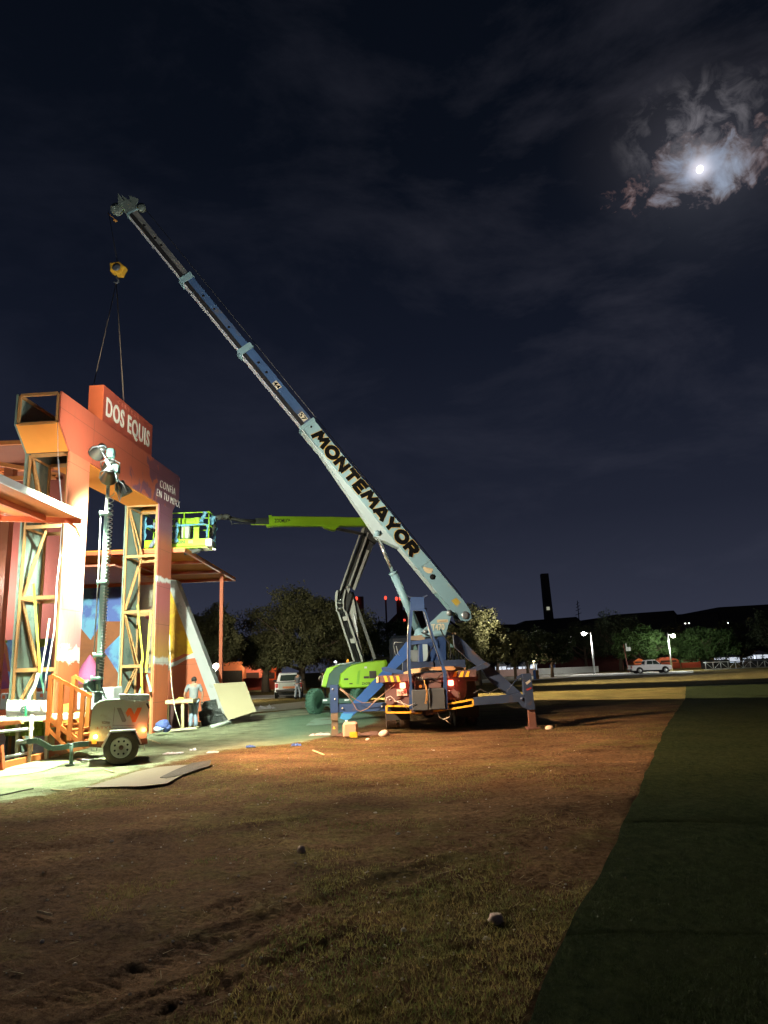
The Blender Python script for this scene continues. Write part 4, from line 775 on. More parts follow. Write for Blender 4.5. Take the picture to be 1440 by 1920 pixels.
b = MB(); b.tube(at(395, 1363, 24.6), at(432, 1354, 25.2), .06); ob = b.build('pipe', mat('pipe_grey', (.38, .42, .36), .6)); tag(ob, 'grey pipe lying on the ground below the black panels', 'pipe')
bag = thing('bag', 'blue and white stuffed bag at the foot of the far pillar', 'bag', tuple(at(303, 1372, 22.0).xy)+(0,))
c = at(303, 1364, 22.0)
b = MB()
for i, (dx, dz, r_) in enumerate(((0.02, .05, .20), (.12, -.02, .15), (-.1, .0, .14), (.05, .12, .13))): b.rock(tuple(c+Vector((dx, .04*i, dz))), r_, 9+i, .8, 18)
bo = b.build1('bag_body', mat('bag_blue', (.06, .09, .26), .8, bump=.04, bs=9, col2=(.03, .05, .14), c2s=6), bag)
b = MB(); b.rock(tuple(c+Vector((-.05, -.13, -.04))), .15, 10, .62, 18); b.build('bag_front', mat('bag_white', (.62, .64, .62), .8, bump=.04, bs=9, col2=(.15, .25, .42), c2s=7, c2t=.55), bag)

# ---------------------------------------------------------------- people
def skinned(name, pts, edges, radii, material, parent, sub=1):
    me = bpy.data.meshes.new(name); me.from_pydata([tuple(p) for p in pts], edges, []); o = bpy.data.objects.new(name, me); COL.objects.link(o)
    sk = o.modifiers.new('s', 'SKIN'); sk.use_smooth_shade = True
    for i, r in enumerate(radii): me.skin_vertices[0].data[i].radius = r if isinstance(r, tuple) else (r, r)
    me.skin_vertices[0].data[0].use_root = True
    if sub: o.modifiers.new('u', 'SUBSURF').levels = sub; o.modifiers[-1].render_levels = sub
    bpy.context.view_layer.update(); m2 = bpy.data.meshes.new_from_object(o.evaluated_get(bpy.context.evaluated_depsgraph_get())); bpy.data.objects.remove(o)
    m2.materials.clear(); m2.materials.append(material); m2.name = name; n = bpy.data.objects.new(name, m2); COL.objects.link(n); n.parent = parent; return n
SKIN = mat('skin', (.32, .17, .11), .6, var=.1, bump=0)
def person(label, loc, rz, shirt, trousers, h=1.70, arms=((-.26, .02, 1.12, -.20, .22, .98), (.26, .02, 1.12, .30, .10, .86)), stance=.13, bend=0.0, grp=None, hair=(.02, .015, .012), cap=False, legs=None):
    """local: facing +y; arms = elbow xyz, hand xyz"""
    r = thing('person', label, 'person', loc, rz, grp); k = h/1.70
    V = lambda *a: Vector(a)*k
    pel = V(0, 0, .92); ch = V(0, bend*.5+.0, 1.26); nk = V(0, bend, 1.46); hd = V(0, bend+.015, 1.56); tp_ = V(0, bend+.01, 1.645)
    L = legs or ((-stance*.75, .02, .50, -stance, 0, .07), (stance*.75, .02, .50, stance, 0, .07))
    P = [pel, V(0, .0, 1.06), ch, V(0, bend*.9, 1.40), nk, hd, tp_]; E = [(0, 1), (1, 2), (2, 3), (3, 4), (4, 5), (5, 6)]
    Rd = [(.145, .105), (.125, .095), (.155, .105), (.13, .085), (.055, .055), (.078, .092), (.065, .075)]
    sh = []; tro = []
    for sgn, a in zip((-1, 1), arms):
        s = V(sgn*.175, bend*.9, 1.385); e = V(*a[:3]); w = V(*a[3:]); i = len(P); P += [s, e, w]; E += [(3, i), (i, i+1), (i+1, i+2)]; Rd += [(.062, .062), (.044, .044), (.028, .028)]; sh.append((s, e, w))
        d = (w-e).normalized(); hnd = w+d*.075*k; P.append(hnd); E.append((i+2, i+3)); Rd.append((.042, .02))
    for sgn, a in zip((-1, 1), L):
        hp = V(sgn*.09, 0, .86); kn = V(*a[:3]); an = V(*a[3:]); i = len(P); P += [hp, kn, an]; E += [(0, i), (i, i+1), (i+1, i+2)]; Rd += [(.095, .095), (.06, .06), (.042, .042)]; tro.append((hp, kn, an))
    Rd = [(x*k, y*k) for x, y in Rd]
    body = skinned('body', P, E, Rd, SKIN, r, 1)
    # fingers, nose and ears join the same body mesh
    b = MB()
    for (s, e, w) in sh:
        d = (w-e).normalized(); side = d.cross(Vector((0, 0, 1))).normalized() if abs(d.z) < .95 else Vector((0, 1, 0)); pn = d.cross(side)
        for q, ln in enumerate((.062, .072, .068, .052)):
            o_ = w+d*.10*k+side*(q-1.5)*.019*k; b.path([o_, o_+d*ln*.55*k, o_+d*ln*k+pn*.018*k], [.0095*k, .0085*k, .007*k], 6)
        o_ = w+d*.05*k+side*.035*k; b.path([o_, o_+side*.022*k+d*.02*k, o_+side*.03*k+d*.05*k], [.011*k, .01*k, .008*k], 6)
    b.path([hd+V(0, .085, .02), hd+V(0, .115, -.01), hd+V(0, .09, -.02)], [.008*k, .014*k, .01*k], 6)
    for sg in (-1, 1): b.path([hd+V(sg*.078, .0, .03), hd+V(sg*.092, -.008, .01), hd+V(sg*.078, 0, -.025)], [.012*k, .014*k, .01*k], 6)
    ex = bpy.data.meshes.new('x'); ex.from_pydata(b.v, [], b.f); import bmesh as bm_
    bm = bm_.new(); bm.from_mesh(body.data); bm.from_mesh(ex); bm.to_mesh(body.data); bm.free(); body.data.polygons.foreach_set('use_smooth', [True]*len(body.data.polygons))
    hm = mat('hair_dark', hair, .8, bump=.01); b = MB()
    b.lathe([(.078*k, -.035*k), (.088*k, .02*k), (.08*k, .07*k), (.05*k, .10*k), (.005*k, .11*k)], hd+V(0, -.018, .012), (0, .05, 1), 14); hb = b.build('cap' if cap else 'hair', hm, None); hb.parent = r
    shirt_m = mat('shirt_%d' % (hash(shirt) % 9999), shirt, .85, var=.2, vs=8, bump=.012, bs=14)
    P = [V(0, 0, .88), V(0, 0, 1.06), ch, V(0, bend*.9, 1.40)]; E = [(0, 1), (1, 2), (2, 3)]; Rd = [(.165, .125), (.15, .112), (.172, .122), (.145, .098)]
    for (s, e, w) in sh: i = len(P); P += [s, s.lerp(e, .85)]; E += [(3, i), (i, i+1)]; Rd += [(.078, .078), (.062, .062)]
    skinned('shirt', P, E, [(x*k, y*k) for x, y in Rd], shirt_m, r)
    tr_m = mat('trousers_%d' % (hash(trousers) % 9999), trousers, .85, var=.2, vs=8, bump=.014, bs=12)
    P = [V(0, 0, .93)]; E = []; Rd = [(.158, .12)]
    for (hp, kn, an) in tro: i = len(P); P += [hp, kn, an]; E += [(0, i), (i, i+1), (i+1, i+2)]; Rd += [(.108, .108), (.078, .08), (.068, .07)]
    skinned('trousers', P, E, [(x*k, y*k) for x, y in Rd], tr_m, r)
    for (hp, kn, an) in tro:
        b = MB(); c = Vector((an.x, an.y+.05*k, an.z-.03*k)); b.rings([[c+Vector((math.cos(t)*wx, yy, -.03*k+(math.sin(t)*hz if math.sin(t) > 0 else 0))) for t in (2*math.pi*q/10 for q in range(10))] for yy, wx, hz in ((-.11*k, .03*k, .06*k), (-.07*k, .042*k, .085*k), (.02*k, .045*k, .065*k), (.10*k, .045*k, .04*k), (.145*k, .025*k, .025*k))], True, True)
        o = b.build('shoe', mat('shoe_dark', (.04, .035, .03), .7), None); o.parent = r
    return r
g_ = G(365, 1366)
wk = person('worker in grey shirt and jeans standing with back turned by the work table', (g_.x, 24.3, 0), rad(20), (.18, .19, .20), (.20, .25, .32), 1.68, arms=((-.30, -.02, 1.13, -.27, .12, .95), (.29, .0, 1.12, .28, .10, .90)), stance=.09)
g_ = G(556, 1311)
person('worker in dark shirt and pale jeans standing at the open pickup tailgate', (g_.x+.05, 48.5, 0), rad(-25), (.10, .11, .13), (.30, .34, .40), 1.72, arms=((-.27, .1, 1.14, -.15, .33, 1.0), (.27, .1, 1.14, .18, .33, 1.0)), stance=.2, bend=.06)
g_ = G(606, 1311)
person('person in pale shirt and black trousers facing the camera behind the green lift', (at(606, 1300, 49).x, 49, 0), rad(175), (.46, .44, .36), (.015, .015, .018), 1.74, arms=((-.26, .05, 1.12, -.12, .25, 1.12), (.26, .05, 1.12, .12, .25, 1.12)), stance=.16)
rg = person('rigger in grey trousers stepping on the canopy edge behind the far pillar', (at(296, 1000, 24.9).x, 24.9, 6.05), rad(-80), (.40, .40, .40), (.22, .24, .28), 1.70, legs=((-.13, -.02, .50, -.14, -.28, .10), (.12, .20, .52, .12, .12, .07)))
# ---------------------------------------------------------------- crane truck
CB = mat('crane_blue', (.018, .052, .155), .5, .1, var=.25, vs=2.5, bump=.004, bs=20, col2=(.10, .07, .06), c2s=2.2, c2t=.66)
CBD = mat('crane_dark_blue', (.024, .042, .09), .5, .1, var=.3, vs=2.5, bump=.004, bs=20, col2=(.07, .05, .045), c2s=2.2, c2t=.62)
PB = mat('boom_pale_blue', (.24, .40, .44), .5, .05, var=.14, vs=1.2, bump=.003, bs=14, col2=(.28, .30, .24), c2s=.9, c2t=.70)
PBC = mat('boom_underside_cream', (.42, .53, .53), .5, .05, var=.12, vs=1.6, bump=.002, col2=(.40, .27, .13), c2s=.8, c2t=.69)
NAVY = mat('boom_navy', (.05, .11, .24), .55, .1, var=.3, vs=1.3, bump=.002, col2=(.12, .11, .10), c2s=.8, c2t=.60)
MARN = mat('dirty_maroon', (.10, .055, .055), .7, var=.35, vs=3, bump=.006, col2=(.05, .03, .03), c2s=2)
HAZY = mat('hazard_yellow', (.68, .38, .03), .6, var=.2, vs=6, bump=.003)
DKG = mat('box_dark_grey', (.045, .055, .065), .55, var=.3, vs=3, bump=.004)
RY = 19.6
tk = thing('crane_truck', 'blue truck crane with pale raised boom lettered MONTEMAYOR seen from behind', 'crane', (at(809, 1370, 20.5).x, 21.5, 0))
cx = tk.location.x
def P(name, m, fn, label=None, parent=tk):
    b = MB(); fn(b); return b.build(name, m, parent, label)
# deck and rear face
zd = at(800, 1266, RY).z
P('deck', MARN, lambda b: (b.box((cx-1.28, RY+.15, zd-.20), (cx+1.28, 29.2, zd-.01), .02)))
P('chassis_frame', mat('frame_black', (.03, .025, .025), .7, var=.3), lambda b: [b.box((cx+s*.42-.06, RY+.3, .62), (cx+s*.42+.06, 31.5, .95)) for s in (-1, 1)]+[b.tube((cx-1.0, 21.5, .52), (cx+1.0, 21.5, .52), .09), b.rock((cx, 21.5, .52), .27, 2, .9, 14), b.tube((cx-1.0, 22.9, .52), (cx+1.0, 22.9, .52), .09), b.box((cx-.7, RY+.5, .85), (cx+.7, RY+.62, zd-.2))])
P('rear_bar', MARN, lambda b: (b.pp([(705.5, 1267.5), (770, 1263), (770, 1277), (705.5, 1280.5)], RY-.02, .16), b.pp([(832, 1258.5), (893, 1255.5), (893, 1268.5), (832, 1272)], RY-.02, .16), b.pp([(766, 1264), (834, 1260), (834, 1274), (766, 1277)], RY, .16)))
def stripes(b):
    for x in (719, 730.5, 742): b.pp([(x, 1267.4), (x+5.5, 1267.2), (x+9, 1278.4), (x+3.5, 1279)], RY-.028, .008)
    for x in (850, 862, 873): b.pp([(x+3, 1259), (x+8, 1258.6), (x+5.5, 1269), (x-1.5, 1269.6)], RY-.028, .008)
P('hazard_stripe', HAZY, stripes)
P('end_light', mat('end_lens', (.55, .42, .22), .4), lambda b: (b.pb(705.5, 1269, 710.5, 1280, RY-.045, .1, .01),))
P('rear_panel', MARN, lambda b: (b.pp([(722, 1281), (768, 1278), (768, 1322), (722, 1324)], RY+.12, .1), b.pp([(838, 1272), (872, 1270), (876, 1290), (874, 1304), (868, 1312), (838, 1314)], RY+.12, .1)))
P('mudguard', mat('guard_brown', (.07, .042, .035), .7, var=.3), lambda b: (b.pp([(868, 1272), (888, 1270), (896, 1300), (898, 1322), (876, 1322), (876, 1290)], RY+.5, .5), b.pp([(722, 1292), (737, 1290), (740, 1320), (722, 1322)], RY+.5, .5)))
for x, y, w_ in ((755, 1285.5, 5.2), (845.5, 1280.5, 5.0)):
    P('tail_light', mat('tail_lens', (1, .12, .08), .3, bump=0, emit=(1, .13, .08), es=14), lambda b: b.pb(x-w_, y-w_, x+w_, y+w_, RY-.02, .06, .015))
    P('tail_light_core', mat('tail_core', (1, .8, .7), .3, bump=0, emit=(1, .62, .5), es=10), lambda b: b.pb(x-2.8, y-2.8, x+2.8, y+2.8, RY-.026, .02, .01))
    lamp('POINT', 'tail_glow', at(x, y, RY-.16), 3.2, (1, .12, .06), shadow_soft_size=.05)
P('number_plate', mat('plate_cream', (.62, .50, .42), .6, var=.1), lambda b: b.pb(744, 1292.5, 763, 1304.5, RY+.09, .02))
p = at(745.5, 1301.6, RY+.085); text('EV-4290', 'plate_number', mat('plate_ink', (.12, .06, .05), .6), tk, tuple(p), (1, 0, .03), (0, 0, 1), .105, .62, .002, .001)
P('tool_box', DKG, lambda b: (b.pb(772.5, 1294, 803, 1332, RY-.24, .38, .02), b.pb(804, 1291, 835, 1330, RY-.24, .38, .02), b.pb(797, 1294, 804, 1330, RY-.2, .3)))
P('rear_beam', MARN, lambda b: (b.pp([(772, 1266), (835, 1262), (835, 1270), (772, 1274)], RY-.05, .2), b.pp([(777, 1279), (795, 1278), (795, 1291), (777, 1292)], RY-.02, .12), b.pp([(804, 1277), (827, 1275), (827, 1289), (804, 1290)], RY-.02, .12), b.pp([(766, 1290), (772, 1290), (772, 1336), (800, 1342), (836, 1335), (836, 1330), (772, 1330)], RY+.1, .1)))
P('marker_lamp', mat('marker_amber', (.8, .25, .03), .4, emit=(1, .3, .05), es=.7), lambda b: b.lathe([(.005, -.03), (.035, -.02), (.04, .0)], at(788.5, 1287, RY-.03), (0, 1, 0), 12))
def frame(b, pts, w, Y, d):
    P_ = [at(x, y, Y) for x, y in pts]
    for i in range(4): b.beam(P_[i], P_[(i+1) % 4], d, w, (0, 0, 1) if i % 2 == 0 else (1, 0, 0))
P('bumper_frame', HAZY, lambda b: (frame(b, [(724.5, 1323.5), (770, 1324.5), (770, 1336), (724.5, 1336)], .045, RY-.12, .06),))
P('bumper_frame', HAZY, lambda b: (frame(b, [(840, 1320), (886, 1311.5), (887, 1322.5), (841, 1330)], .045, RY-.12, .06),))
P('bumper_arm', HAZY, lambda b: (b.beam(at(768, 1338, RY-.08), at(792, 1336, RY-.08), .05, .04), b.beam(at(812, 1334, RY-.08), at(842, 1329, RY-.08), .05, .04)))
# wheels
TYRE = mat('truck_tyre', (.13, .088, .066), .9, var=.4, vs=6, bump=.008, bs=40)
def tyre(x0, x1, y, r=.51, col=TYRE):
    w = x1-x0; xm = (x0+x1)/2; b = MB(); prof = [(r*.55, -w*.46), (r*.86, -w*.5), (r*.97, -w*.44)]
    for k in range(6): a = -w*.40+w*.8*k/5; prof += [(r, a-w*.055), (r, a+w*.045), (r*.975, a+w*.05), (r*.975, a+w*.09)]
    prof += [(r*.97, w*.46), (r*.86, w*.5), (r*.55, w*.46)]
    b.lathe(prof, (xm, y, r), (1, 0, 0), 44); o = b.build('tyre', col, tk)
    h_ = MB(); h_.lathe([(.05, -w*.1), (.18, -w*.1), (r*.56, w*.3), (r*.56, w*.42)] if x0 > cx else [(r*.56, -w*.42), (r*.56, -w*.3), (.18, w*.1), (.05, w*.1)], (xm, y, r), (1, 0, 0), 24); h_.build('rim', STEEL, o)
X = lambda px, Y=20.75: at(px, 1345, Y).x
for yy in (21.45, 22.85):
    for a_, c_ in ((723, 744.5), (749, 768.5), (855, 872.5), (877.5, 898)): tyre(X(a_), X(c_), yy)
for a_, c_ in ((723, 742), (877, 896)): tyre(X(a_), X(c_), 29.6)
# rear boom rest
def aframe(b):
    b.pp([(770, 1119), (795, 1119.5), (796, 1145), (769, 1145)], RY-.2, .10)
P('boom_rest_plate', CB, aframe)
P('boom_rest_tips', CBD, lambda b: (b.beam(at(762.5, 1118, RY-.15), at(772, 1120, RY-.15), .08, .03), b.beam(at(793, 1120, RY-.15), at(801.5, 1116, RY-.15), .08, .03)))
def leg(pts, nm='boom_rest_leg'):
    b = MB(); Q = [at(x, y, RY-.16) for x, y in pts]
    for i in range(len(Q)-1): b.beam(Q[i], Q[i+1], .085, .10, (0, 1, 0))
    b.build(nm, CB, tk)
leg([(771.5, 1144), (767, 1192), (767, 1250), (770, 1290), (770, 1330)]); leg([(795, 1144), (811, 1195), (829, 1245), (834, 1262), (836, 1330)])
P('boom_rest_rail', CB, lambda b: b.beam(at(770, 1206, RY-.16), at(809, 1200.5, RY-.16), .08, .09))
P('edge_glint', STEEL, lambda b: (b.path([at(766.6, 1146, RY-.215), at(764.2, 1192, RY-.215), at(764.2, 1250, RY-.215), at(767.3, 1288, RY-.215)], .008, 5), b.path([at(795, 1147, RY-.22), at(809, 1195, RY-.22), at(826.5, 1246, RY-.22)], .006, 5)))
# deck boxes, column, bracket
P('deck_box', CBD, lambda b: (b.pp([(755, 1242), (812.5, 1240), (813, 1256), (755, 1258)], 22.4, 1.0),))
P('deck_box', CBD, lambda b: (b.pp([(815, 1238), (872, 1236.5), (873, 1254), (815, 1256)], 22.45, 1.0),))
P('slew_column', CB, lambda b: (b.pp([(786, 1208), (837, 1192), (838, 1246), (786, 1248)], 23.0, 1.1), b.pp([(820, 1192), (836, 1191), (836, 1240), (820, 1240)], 22.95, .1)))
P('slew_column_ram', PBC, lambda b: (b.pp([(792.5, 1208), (801.5, 1208), (802.5, 1238), (794, 1240)], 22.9, .12),))
P('slew_ring', PB, lambda b: b.lathe([(.62, 0), (.62, .12)], at(812, 1195, 23.5), (0, 0, 1), 28))
BRK = [(829, 1146.5), (843.5, 1144.5), (846.5, 1153), (835, 1191.5), (793, 1193.5), (790, 1184), (807, 1167)]
for Yb in (22.95, 23.85): P('boom_bracket', PB, lambda b: b.pp(BRK, Yb, .06))
P('bracket_pin', STEEL, lambda b: (b.tube(at(842, 1149, 22.9), at(842, 1149, 22.9)+Vector((0, 1.05, 0)), .09, n=16), b.tube(at(797, 1184, 22.9), at(797, 1184, 22.9)+Vector((0, 1.0, 0)), .07, n=14)))
p = at(809.5, 1182, 22.93); text('T470', 'crane_model', mat('letter_cream', (.75, .68, .48), .6), tk, tuple(p), (1, 0, .03), (0, 0, 1), .27, .72, .006, .004)
P('bracket_sticker', mat('sticker_tan', (.62, .50, .30), .6), lambda b: b.pb(819.5, 1161.5, 840, 1167, 22.935, .01))
P('bracket_sticker', mat('sticker_ink', (.2, .15, .1), .6), lambda b: b.pb(824, 1164, 837, 1165.2, 22.928, .006))
# lattice gratings and cab beyond
P('deck_grating', STEEL, lambda b: [b.beam(at(838+k*5.6, 1236, 23.9), at(837+k*5.6, 1226-(5 if k > 2 else 0), 23.9), .03, .03) for k in range(6)])
def cabf(b): b.box((cx-1.05, 29.8, .9), (cx+1.05, 31.8, 3.0), .12)
P('cab', mat('cab_dark', (.012, .018, .03), .5), cabf)
P('cab_window', mat('cab_glass', (.25, .42, .38), .15, bump=0), lambda b: (b.pp([(776, 1212), (780, 1209), (783, 1218), (775, 1219)], 29.7, .05), b.pp([(843, 1208), (845, 1206), (851, 1212), (850, 1214), (843, 1213.5)], 29.7, .05)))
P('hose_reel', STEEL, lambda b: (b.pp([(768, 1219), (785, 1219), (789, 1240), (772, 1240)], 25.5, .5),))
# outriggers
P('outrigger_post', CB, lambda b: b.pp([(618.5, 1284), (633.5, 1284.5), (634, 1336), (619.5, 1337)], RY, .24))
P('outrigger_beam', CB, lambda b: b.pp([(620, 1320.5), (724, 1318), (724, 1333), (620, 1336)], RY+.03, .22))
P('outrigger_jack', mat('jack_brown', (.17, .13, .09), .6, .3, var=.3), lambda b: (b.pp([(620.5, 1337), (633.5, 1336), (633, 1351), (620.5, 1351)], RY+.01, .22), b.pp([(621.5, 1351), (633, 1351), (634, 1379.5), (621, 1380.5)], RY+.04, .17)))
P('warning_sticker', mat('warn_yellow', (.7, .5, .04), .5), lambda b: b.pp([(624, 1367), (626, 1361), (629, 1367)], RY+.034, .004))
P('outrigger_post', CBD, lambda b: b.pp([(980, 1263.5), (995.5, 1262.5), (1003, 1328), (1004.5, 1330), (990, 1331), (985, 1326)], RY, .24))
P('outrigger_beam', CBD, lambda b: b.pp([(888, 1308), (948, 1303), (976, 1300), (988, 1306), (992, 1330), (980, 1326), (972, 1316), (946, 1318), (888, 1323)], RY+.03, .2))
P('outrigger_strut', CBD, lambda b: b.pp([(850, 1190), (858, 1192), (872, 1204), (900, 1233), (940, 1266), (978, 1300), (968, 1308), (948, 1301), (938, 1292), (924, 1281), (912, 1266), (905, 1256), (880, 1238), (868, 1226), (852, 1212)], RY+.28, .3))
P('outrigger_arm', CBD, lambda b: b.pp([(876, 1256), (912, 1242), (920, 1246), (914, 1252), (880, 1262)], RY+.12, .14))
P('outrigger_jack', mat('jack_rust', (.14, .06, .045), .7, .2, var=.4), lambda b: (b.pp([(991, 1330), (1003, 1329), (1006, 1364), (993, 1365.5)], RY+.04, .17), b.pp([(990.5, 1364.5), (1012, 1363), (1012, 1366), (990.5, 1368)], RY-.05, .4)))
P('outrigger_bracket', CBD, lambda b: (b.beam(at(969, 1271, RY+.1), at(981, 1266, RY+.1), .08, .08), b.path([at(969, 1274, RY+.1), at(949, 1298, RY+.1)], .012, 5), b.tube(at(979, 1310, RY+.02), at(979, 1310, RY+.0), .05)))
P('paint_scrape', mat('scrape_red', (.35, .03, .03), .6), lambda b: b.pp([(987, 1292), (996, 1288), (997, 1291), (988, 1295)], RY-.004, .004))
P('paint_scrape', mat('scrape_grey', (.45, .45, .40), .6), lambda b: b.pp([(985, 1280), (994, 1274), (995, 1278), (988, 1284)], RY-.004, .004))
FY = 25.6
P('outrigger_strut', mat('strut_bright_blue', (.05, .15, .45), .45, .1, var=.2, bump=.003), lambda b: b.pp([(762, 1203), (770, 1208), (770, 1228), (742, 1254), (715, 1289), (686, 1317), (658, 1346), (650, 1350), (637, 1347), (640, 1340), (660, 1318), (700, 1276), (725, 1250)], FY, .35))
P('outrigger_foot', mat('foot_sky_blue', (.08, .32, .60), .45), lambda b: b.pp([(640, 1338), (662, 1338), (658, 1346.5), (649, 1351), (637, 1347)], FY-.05, .45))
P('outrigger_arm', CB, lambda b: b.pp([(715, 1252), (722, 1250), (757, 1258), (757, 1264), (740, 1263), (716, 1257)], RY+.3, .15))
# hoses, ropes on the truck
HOSE = mat('hose_brown', (.20, .13, .09), .6, bump=0)
P('hose', HOSE, lambda b: (b.path([at(x, y, RY-.1) for x, y in ((637, 1292), (650, 1302), (662, 1318), (668, 1330), (676, 1334), (690, 1328), (700, 1318), (712, 1307), (735, 1288))], .012, 6), b.path([at(x, y, RY-.08) for x, y in ((638, 1290), (655, 1303), (668, 1312), (680, 1318), (700, 1316), (740, 1284))], .010, 6)))
P('hose', mat('hose_white', (.55, .50, .48), .6, bump=0), lambda b: (b.path([at(x, y, RY-.27) for x, y in ((723, 1318), (725, 1308), (732, 1305), (739, 1311), (740, 1315), (751, 1314), (757, 1321), (765, 1331))], .010, 6), b.path([at(x, y, RY-.27) for x, y in ((740, 1314), (752, 1318), (768, 1323), (778, 1318))], .008, 6)))
P('hose', mat('hose_cream', (.42, .34, .26), .6, bump=0), lambda b: b.path([at(x, y, RY-.1) for x, y in ((820, 1335), (824, 1345), (832, 1349), (842, 1345), (846, 1334), (842, 1345), (832, 1348), (838, 1352), (845, 1357))], .011, 6))
P('tie_strap', mat('strap_brown', (.30, .15, .04), .7), lambda b: (b.path([at(x, y, RY-.3) for x, y in ((795, 1275), (797, 1285), (800, 1300), (799, 1310), (797, 1319), (799, 1320), (801.5, 1310), (801, 1296), (798, 1283))], .014, 6),))
P('grab_hoops', STEEL, lambda b: [b.path([at(738+k*5, 1211, 22), at(741+k*5, 1226, 22), at(744+k*5, 1229, 22)], .01, 5) for k in (0, 1)]+[b.path([at(757, 1205, 22), at(740, 1204, 22), at(738, 1211, 22)], .012, 5)])
P('left_ledge', mat('ledge_pale', (.36, .27, .17), .6), lambda b: (b.pp([(770, 1193), (795, 1190), (797, 1200), (770, 1200)], 23.0, .5), b.pp([(835, 1187), (855, 1186), (855, 1189), (835, 1190)], 23.2, .8)))
for i, (pts_, lb, c_) in enumerate((([(756, 1262), (775, 1254.5), (800, 1251), (815, 1256), (760, 1265)], 'crumpled pale cardboard on the left of the crane deck', (.46, .34, .20)), ([(800, 1251), (850, 1249), (874, 1252), (872, 1256), (815, 1257)], 'brown plywood offcut on the right of the crane deck', (.36, .20, .09)))):
    b = MB(); b.pp(pts_, RY+.1+i*.03, 1.6); o = b.build('deck_board', mat('deckboard_%d' % i, c_, .8, bump=.01, var=.3)); tag(o, lb, 'board')

# boom: telescopic box sections along one axis
BP0, BP1 = at(866, 1146, 23.4), at(252, 402, 21.9)
BD = (BP1-BP0).normalized(); SDv = BD.cross(Vector((0, 0, 1))).normalized()
if SDv.y > 0: SDv = -SDv
UPv = SDv.cross(BD).normalized()
if UPv.z < 0: UPv = -UPv
BL = (BP1-BP0).length
def bx(l, s, u): return BP0+BD*l+SDv*s+UPv*u
def lpx(px):        # station along the boom for an image column on its axis
    lo, hi = -1, BL+1
    for _ in range(40):
        m_ = (lo+hi)/2; q = BP0+BD*m_-Vector(EYE); x = 720+FPX*q.dot(Vector(RT))/q.dot(Vector(FW))
        if x > px: lo = m_
        else: hi = m_
    return lo
def section(b, l0, l1, w, u0, u1, u00=None): # u00: lower edge at l0
    u00 = u0 if u00 is None else u00
    b.hexa([bx(l0, -w/2, u00), bx(l0, w/2, u00), bx(l1, w/2, u0), bx(l1, -w/2, u0), bx(l0, -w/2, u1), bx(l0, w/2, u1), bx(l1, w/2, u1), bx(l1, -w/2, u1)])
L1, L2, L3, L4 = lpx(580), lpx(466), lpx(356), lpx(248)
HB_ = .29; HT_ = .20
P('boom_section', PB, lambda b: (section(b, .20, L1, .52, -HB_, HT_, -HB_),), 'pale blue lettered base section of the boom')
P('boom_underplate', PBC, lambda b: (section(b, 1.0, L1-.05, .46, -HB_-.02, -HB_-.003), section(b, lpx(610), L1+.02, .58, -HB_-.05, -HB_-.021)))
P('lift_box', PBC, lambda b: (b.hexa([bx(lpx(735), -.2, -HB_-.36), bx(lpx(735), .2, -HB_-.36), bx(lpx(612), .2, -HB_-.06), bx(lpx(612), -.2, -HB_-.06), bx(lpx(760), -.2, -HB_-.021), bx(lpx(760), .2, -HB_-.021), bx(lpx(606), .2, -HB_-.021), bx(lpx(606), -.2, -HB_-.021)]),))
P('boom_collar', PB, lambda b: (section(b, L1-.02, L1+.10, .58, -HB_-.06, HT_+.03),))
def weld(b):
    for x in (775, 795): section(b, lpx(x), lpx(x)+.05, .545, -HB_, HT_+.012)
P('boom_weld', mat('weld_teal', (.22, .36, .38), .5), weld)
P('boom_section', NAVY, lambda b: (section(b, L1-.3, L2, .40, -.25, .17),), 'navy second section of the boom marked 44 and 57')
P('boom_section', NAVY, lambda b: (section(b, L2-.3, L3, .33, -.22, .15),), 'navy third section of the boom')
P('boom_section', mat('boom_grey', (.13, .14, .14), .6, var=.4, vs=1.3, col2=(.22, .22, .20), c2s=.9), lambda b: (section(b, L3-.3, L4, .26, -.19, .12),), 'grey top section of the boom')
for l, w, u in ((L2, .46, .21), (L3, .39, .18)): P('boom_collar', PB, lambda b: section(b, l-.02, l+.20, w, -u-.11, u))
for la, lb_, w, u in ((L1, L2, .36, .25), (L2, L3, .29, .22), (L3, L4, .23, .19)):
    P('boom_underplate', mat('underside_white', (.66, .70, .72), .3, .1, var=.1, bump=.001), lambda b: section(b, la+.1, lb_-.02, w, -u-.022, -u-.003))
    P('boom_wear_strip', mat('wear_black', (.012, .012, .014), .7, bump=0), lambda b: (b.hexa([bx(la+.1, w/2+.019, -u+.0), bx(la+.1, w/2+.03, -u), bx(lb_, w/2+.03, -u), bx(lb_, w/2+.019, -u), bx(la+.1, w/2+.019, -u+.13), bx(la+.1, w/2+.03, -u+.13), bx(lb_, w/2+.03, -u+.13), bx(lb_, w/2+.019, -u+.13)]),))
BH = mat('hole_black', (.004, .004, .004), .9, bump=0)
def holes(b):
    for px, s_, u in ((272, .131, 0), (292, .131, 0), (303, .131, 0), (382, .167, .0), (402, .167, 0), (430, .167, 0), (485, .202, 0), (500, .202, 0)):
        c = bx(lpx(px), s_, u-.0); b.lathe([(.045, 0), (.045, .004)], c, SDv, 12)
    b.lathe([(.09, 0), (.09, .005)], bx(lpx(812), .262, -.09), SDv, 24); b.lathe([(.035, 0), (.035, .005)], bx(lpx(584), .262, -.02), SDv, 12)
P('pin_hole', BH, holes)
P('sheath_sticker', mat('sticker_tan', (.62, .5, .3)), lambda b: b.prism([bx(lpx(800)+math.cos(t)*.2, .262, -.02+math.sin(t)*.15) for t in (2.3, 2.7, 3.1, 3.5, 3.9, 4.3, 4.7, 5.1, 5.5)], SDv*.004))
